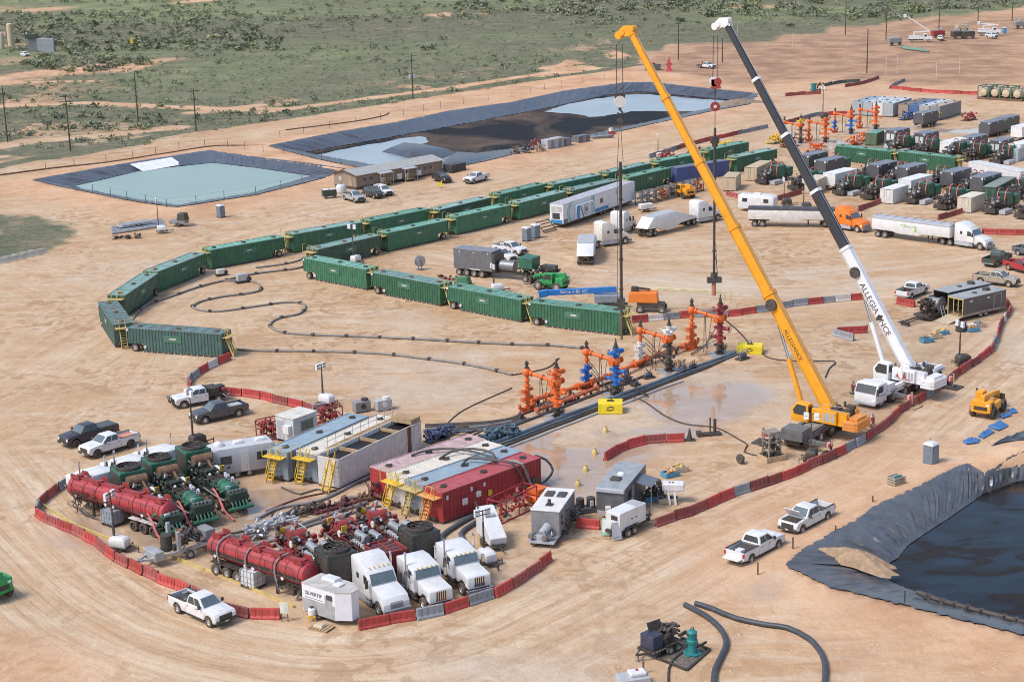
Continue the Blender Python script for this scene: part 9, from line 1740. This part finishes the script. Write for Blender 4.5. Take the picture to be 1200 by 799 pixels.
# fence posts round the left pond, dark pipes on the banks
def fence(pts,h,label,step=6.0,z=0):
    c = spline(GL(pts,0),1.5); r = empty('wire_fence',c[0]); o = c[0].copy(); pm_ = MB(); pm_.bar((0,0,-.3),(0,0,h),.09); pme_ = pm_.mesh('post',dsteel); run = 0; ps = []
    for a,b in zip(c[:-1],c[1:]):
        run += (b-a).length
        if run > step: run = 0; q = b-o; q.z = max(ground_z(b.x,b.y),0); ps.append(q); share(pme_,r,tuple(q),0,'post')
    for z_ in (.35,.8,h-.05):
        if len(ps) > 1: part('wire',dsteel,r,lambda m: m.tube([p+Vector((0,0,z_)) for p in ps],.012,3))
    tag(r,label,'fence','wire fences'); return r
fence([(88,224.5),(125,231.5),(160,239),(207,247),(240,240),(300,231),(372,213)],1.7,'wire fence along the near edge of the turquoise pond')
fence([(20,204),(80,196),(150,187),(240,172),(300,179),(400,194)],1.7,'wire fence along the far edge of the turquoise pond')
fence([(300,168),(400,149),(465,138),(525,125),(600,114),(662,101),(730,92)],1.7,'wire fence beyond the wide pond',8)
fence([(944,676),(985,692),(1040,706),(1105,722),(1200,746)],1.35,'wire fence along the near lip of the pit',8)
hose([(0,206),(60,198),(125,191),(197,180),(250,172),(300,171.5),(318,170)],.16,rusty,'dark rusty pipe on the bank behind the turquoise pond','pipes on the banks'); hose([(335,153),(400,145),(430,140.5),(450,136),(456,133)],.14,rusty,'dark rusty pipe on the bank of the wide pond','pipes on the banks')
# ================================================================ POLES AND FAR BACKGROUND
def make_pole(h,arm=0,trans=False):
    r = empty('utility_pole'); part('shaft',woodp,r,lambda m: m.cyl((0,0,-.3),(0,0,h),.19,8,.12),0,40)
    for k in range(arm): part('crossarm',woodp,r,lambda m: m.bar((-1.5,0,h-.5-1.2*k),(1.5,0,h-.5-1.2*k),.14)); part('insulator',gry_l,r,lambda m: [m.cyl((x,0,h-.43-1.2*k),(x,0,h-.15-1.2*k),.07,6) for x in (-1.4,-.6,.6,1.4)])
    if trans:
        for s in (-1,1): part('transformer',gry_l,r,lambda m: m.lathe([(.3,0),(.38,.05),(.38,1.0),(.2,1.2)],(s*.65,0,h*.45),(0,0,1),10),0,40)
    return r
for i,(px,h,arm,tr) in enumerate((((9,167),13.0,0,0),((82.7,177.5),12.8,2,0),((162,143),12.2,0,0),((230,154),10.2,1,0),((484,116),12.1,2,1),((795,70),12.1,1,0),((846.5,73.5),7.8,0,0),((990.5,41),12.5,0,0),((1015.7,86),12.9,0,0),((1038.2,47),12.8,1,0),((1100,39),13.5,1,0),((1186,24),14,0,0),((1146,26),7,0,0))):
    inst(('pole',h,arm,tr),lambda: make_pole(h,arm,tr),['utility pole at the far left edge','utility pole with two crossarms left of the turquoise pond','bare utility pole behind the turquoise pond','short utility pole behind the turquoise pond','utility pole with two white transformers behind the wide pond','far utility pole between the two crane tips','short pole right of the white crane tip','far pole above the black boom','dark pole above the far wellheads','far pole with crossarm left of the bucket truck','far pole beside the small white car','far pole at the top right edge','short far pole behind the white bucket truck'][i],'utility pole',Vector((G(*px).x,G(*px).y,ground_z(G(*px).x,G(*px).y))),R(30),'utility poles')
for i,px in enumerate(((1038,88.5),(1051,86.5),(1097,94),(1124,88),(929,57),(1092,23),(864,47))):
    m = MB(); m.bar((0,0,0),(0,0,5.2),.13); o = m.obj('marker_pole',b_wht); g = G(*px); o.location = (g.x,g.y,ground_z(g.x,g.y)); tag(o,'slim white marker pole standing on the stripped far ground','pole','white marker poles')
def make_bucket_truck(up):
    r = empty('bucket_truck'); part('body',white,r,lambda m: (m.box(-3.6,1.2,-1.15,1.15,.9,1.9),m.box(-3.6,.6,-1.2,-.8,1.9,2.3)),.05); part('cab',white,r,lambda m: m.prism([(1.3,.7),(1.3,2.7),(2.6,2.75),(3.2,1.9),(4.4,1.7),(4.5,.7)],-1.15,1.15),.06); part('window',glass,r,lambda m: (m.box(1.7,2.6,-1.17,-1.15,1.8,2.5),m.loft([[(2.68,-1,2.66),(2.68,1,2.66),(2.72,1,2.68),(2.72,-1,2.68)],[(3.2,-1,1.95),(3.2,1,1.95),(3.24,1,1.97),(3.24,-1,1.97)]])))
    part('boom',white_d,r,lambda m: (m.bar((-1.8,0,1.9),(-1.8,0,3.4),.5),m.bar((-1.8,0,3.3),(3.6,0,3.6),.42),m.bar((3.6,0,3.6),(-4.6,.3,8.8) if up else (-3.0,.5,4.0),.34))); part('bucket',white_d,r,lambda m: m.box(-5.6,-4.6,-.3,.9,8.3,9.5) if up else m.box(-4.0,-3.0,0,1.0,3.6,4.7),.05); part('chassis',dsteel,r,lambda m: m.box(-3.6,4.2,-.5,.5,.5,.9))
    for x in (-2.4,3.2):
        for s in (-1,1): wheel(r,x,s*.98,.5,.5,.42,s)
    part('outrigger',gry_l,r,lambda m: (m.bar((-.4,-1.1,1.0),(-.4,-1.6,.05),.14),m.bar((-.4,1.1,1.0),(-.4,1.6,.05),.14))); return r
inst('bt1',lambda: make_bucket_truck(True),'white bucket truck with raised arm far off at the top right','bucket truck',G(1077,49),R(-12),'bucket trucks'); inst('bt2',lambda: make_bucket_truck(False),'white bucket truck with lowered arm beside the bright blue toilet','bucket truck',G(1158,41),R(-12),'bucket trucks')
for i,(px,c) in enumerate((((1122,45),dsteel),((1134,45),dsteel),((1127,37),tanp),((1099,44),red_m),((1048,53),gry_m),((1195,33),gry_m))):
    simple('far_equipment',['dark wheeled machine far off left of the white bucket truck','dark wheeled machine far off beside its twin','tan machine behind the two dark far machines','dark red machine beside the far white car','small grey cabin far off by the pole','grey heap of gear at the top right edge'][i],'machine',G(*px),R(10),[('body',c,lambda m: m.box(-2.2,2.2,-1.2,1.2,.6,2.4),.1),('top',gry_l,lambda m: gubbins(m,random.Random(400+i),-2,2,-1,1,2.2,3.2,14,.12)),('wheel',rubber,lambda m: [m.cyl((x,-1.4,.6),(x,-1.0,.6),.6,12) for x in (-1.4,1.4)])],'far machines')
m = MB(); a,b = G(1060,58),G(1088,61.5);
for k in range(4): m.cyl(a+Vector((0,2*k,.3)),b+Vector((0,2*k,.3)),.3,8)
tag(m.obj('pipe_stack',P('green_pipe',(.12,.26,.2),.5)),'row of pale green pipes lying on the far ground','pipes')
simple('red_stand','tall red stand far off left of the white flatbed pickup','stand',G(784,84),0,[('post',P('stand_red',(.55,.03,.05),.5),lambda m: (m.box(-.9,.9,-.9,.9,0,1.2,.3,.3),m.box(-.6,.6,-.6,.6,1.2,3.4,.2,.2),m.cyl((0,0,3.4),(0,0,4.4),.2,8))),('arm',b_red,lambda m: m.box(-.9,.9,-.15,.15,2.0,2.4))])
simple('far_cabin','grey blue box with red top far off by the red stand','box',G(765,82.5),R(10),[('body',gry_c,lambda m: m.box(-2.2,2.2,-1.2,1.2,.1,1.9),.05),('top',red_m,lambda m: m.box(-2.1,.5,-1.1,1.1,1.9,2.3),.05)])
# far left battery: tan tanks, stacked containers
for i,(px,h,r_) in enumerate((((2,58),6.2,1.2),((13.5,55),9.0,1.3))):
    simple('vertical_tank',['shorter tan upright tank at the left edge','taller tan upright tank at the top left'][i],'tank',G(*px),0,[('shell',tanp,lambda m: m.lathe([(r_,0),(r_,h-.3),(r_*.8,h),(.2,h+.2)],(0,0,0),(0,0,1),16),0,40),('ladder',dsteel,lambda m: (m.bar((-r_-.15,-.2,0),(-r_-.15,-.2,h+.8),.08),m.bar((-r_-.15,.2,0),(-r_-.15,.2,h+.8),.08))),('base',rusty,lambda m: m.cyl((0,0,0),(0,0,.3),r_+.2,16))],'tan upright tanks')
for i,(px,z_,c) in enumerate((((34,62),0,gry_m),((44,62.5),0,gry_l),((34,62),2.6,gry_m),((44,62.5),2.6,gry_l))):
    o = inst(('conb',c.name),lambda: make_container(c,c,6.06,2.44,2.6),['left lower grey container of the far left stack','right lower grey container of the far left stack','left upper grey container of the far left stack','right upper grey container of the far left stack'][i],'container',G(*px)+Vector((0,0,z_)),R(5),'stacked containers at the far left')
simple('green_machine','dark green machine on top of the far left container stack','machine',G(38,62)+Vector((0,1,5.25)),0,[('body',grn_d,lambda m: m.box(-2.4,2.4,-1,1,0,1.6),.1),('pipe',white_d,lambda m: m.cyl((-1.8,0,1.6),(-1.8,0,2.2),.3,8))])
for i in range(3): simple('far_vessel',N_[i]+' small grey vessel right of the far left containers','vessel',G(52+4.5*i,60.5),0,[('shell',gry_l,lambda m: m.lathe([(.9,0),(.95,3.2),(.5,3.8)],(0,0,0),(0,0,1),12),0,40),('base',dsteel,lambda m: m.box(-1,1,-1,1,0,.2))],'small grey vessels far left')
suv('far3',(22,66),(32,68),'white car parked before the far left containers',white)
simple('yellow_marker','small yellow marker box far off in the scrub','marker',G(155,54),0,[('box',yel,lambda m: m.box(-.6,.6,-.6,.6,0,2.6)),('cap',ylw_l,lambda m: m.box(-.7,.7,-.7,.7,2.6,2.8))])
# small tangled pieces are too small to pick apart
for o in bpy.data.objects:
    if o.parent and o.name.split('.')[0] in ('pump_clutter','pipe_clutter','lamp_clutter','pipework','valves','fittings','engine','machine','side_gear','pipes','silver_parts','hopper_stand','pump_end','shelving','end_pipework','tools','gear','top','blocks','slings','pump','engine_gear','transmission','pipe_rack'): o['kind'] = 'stuff'
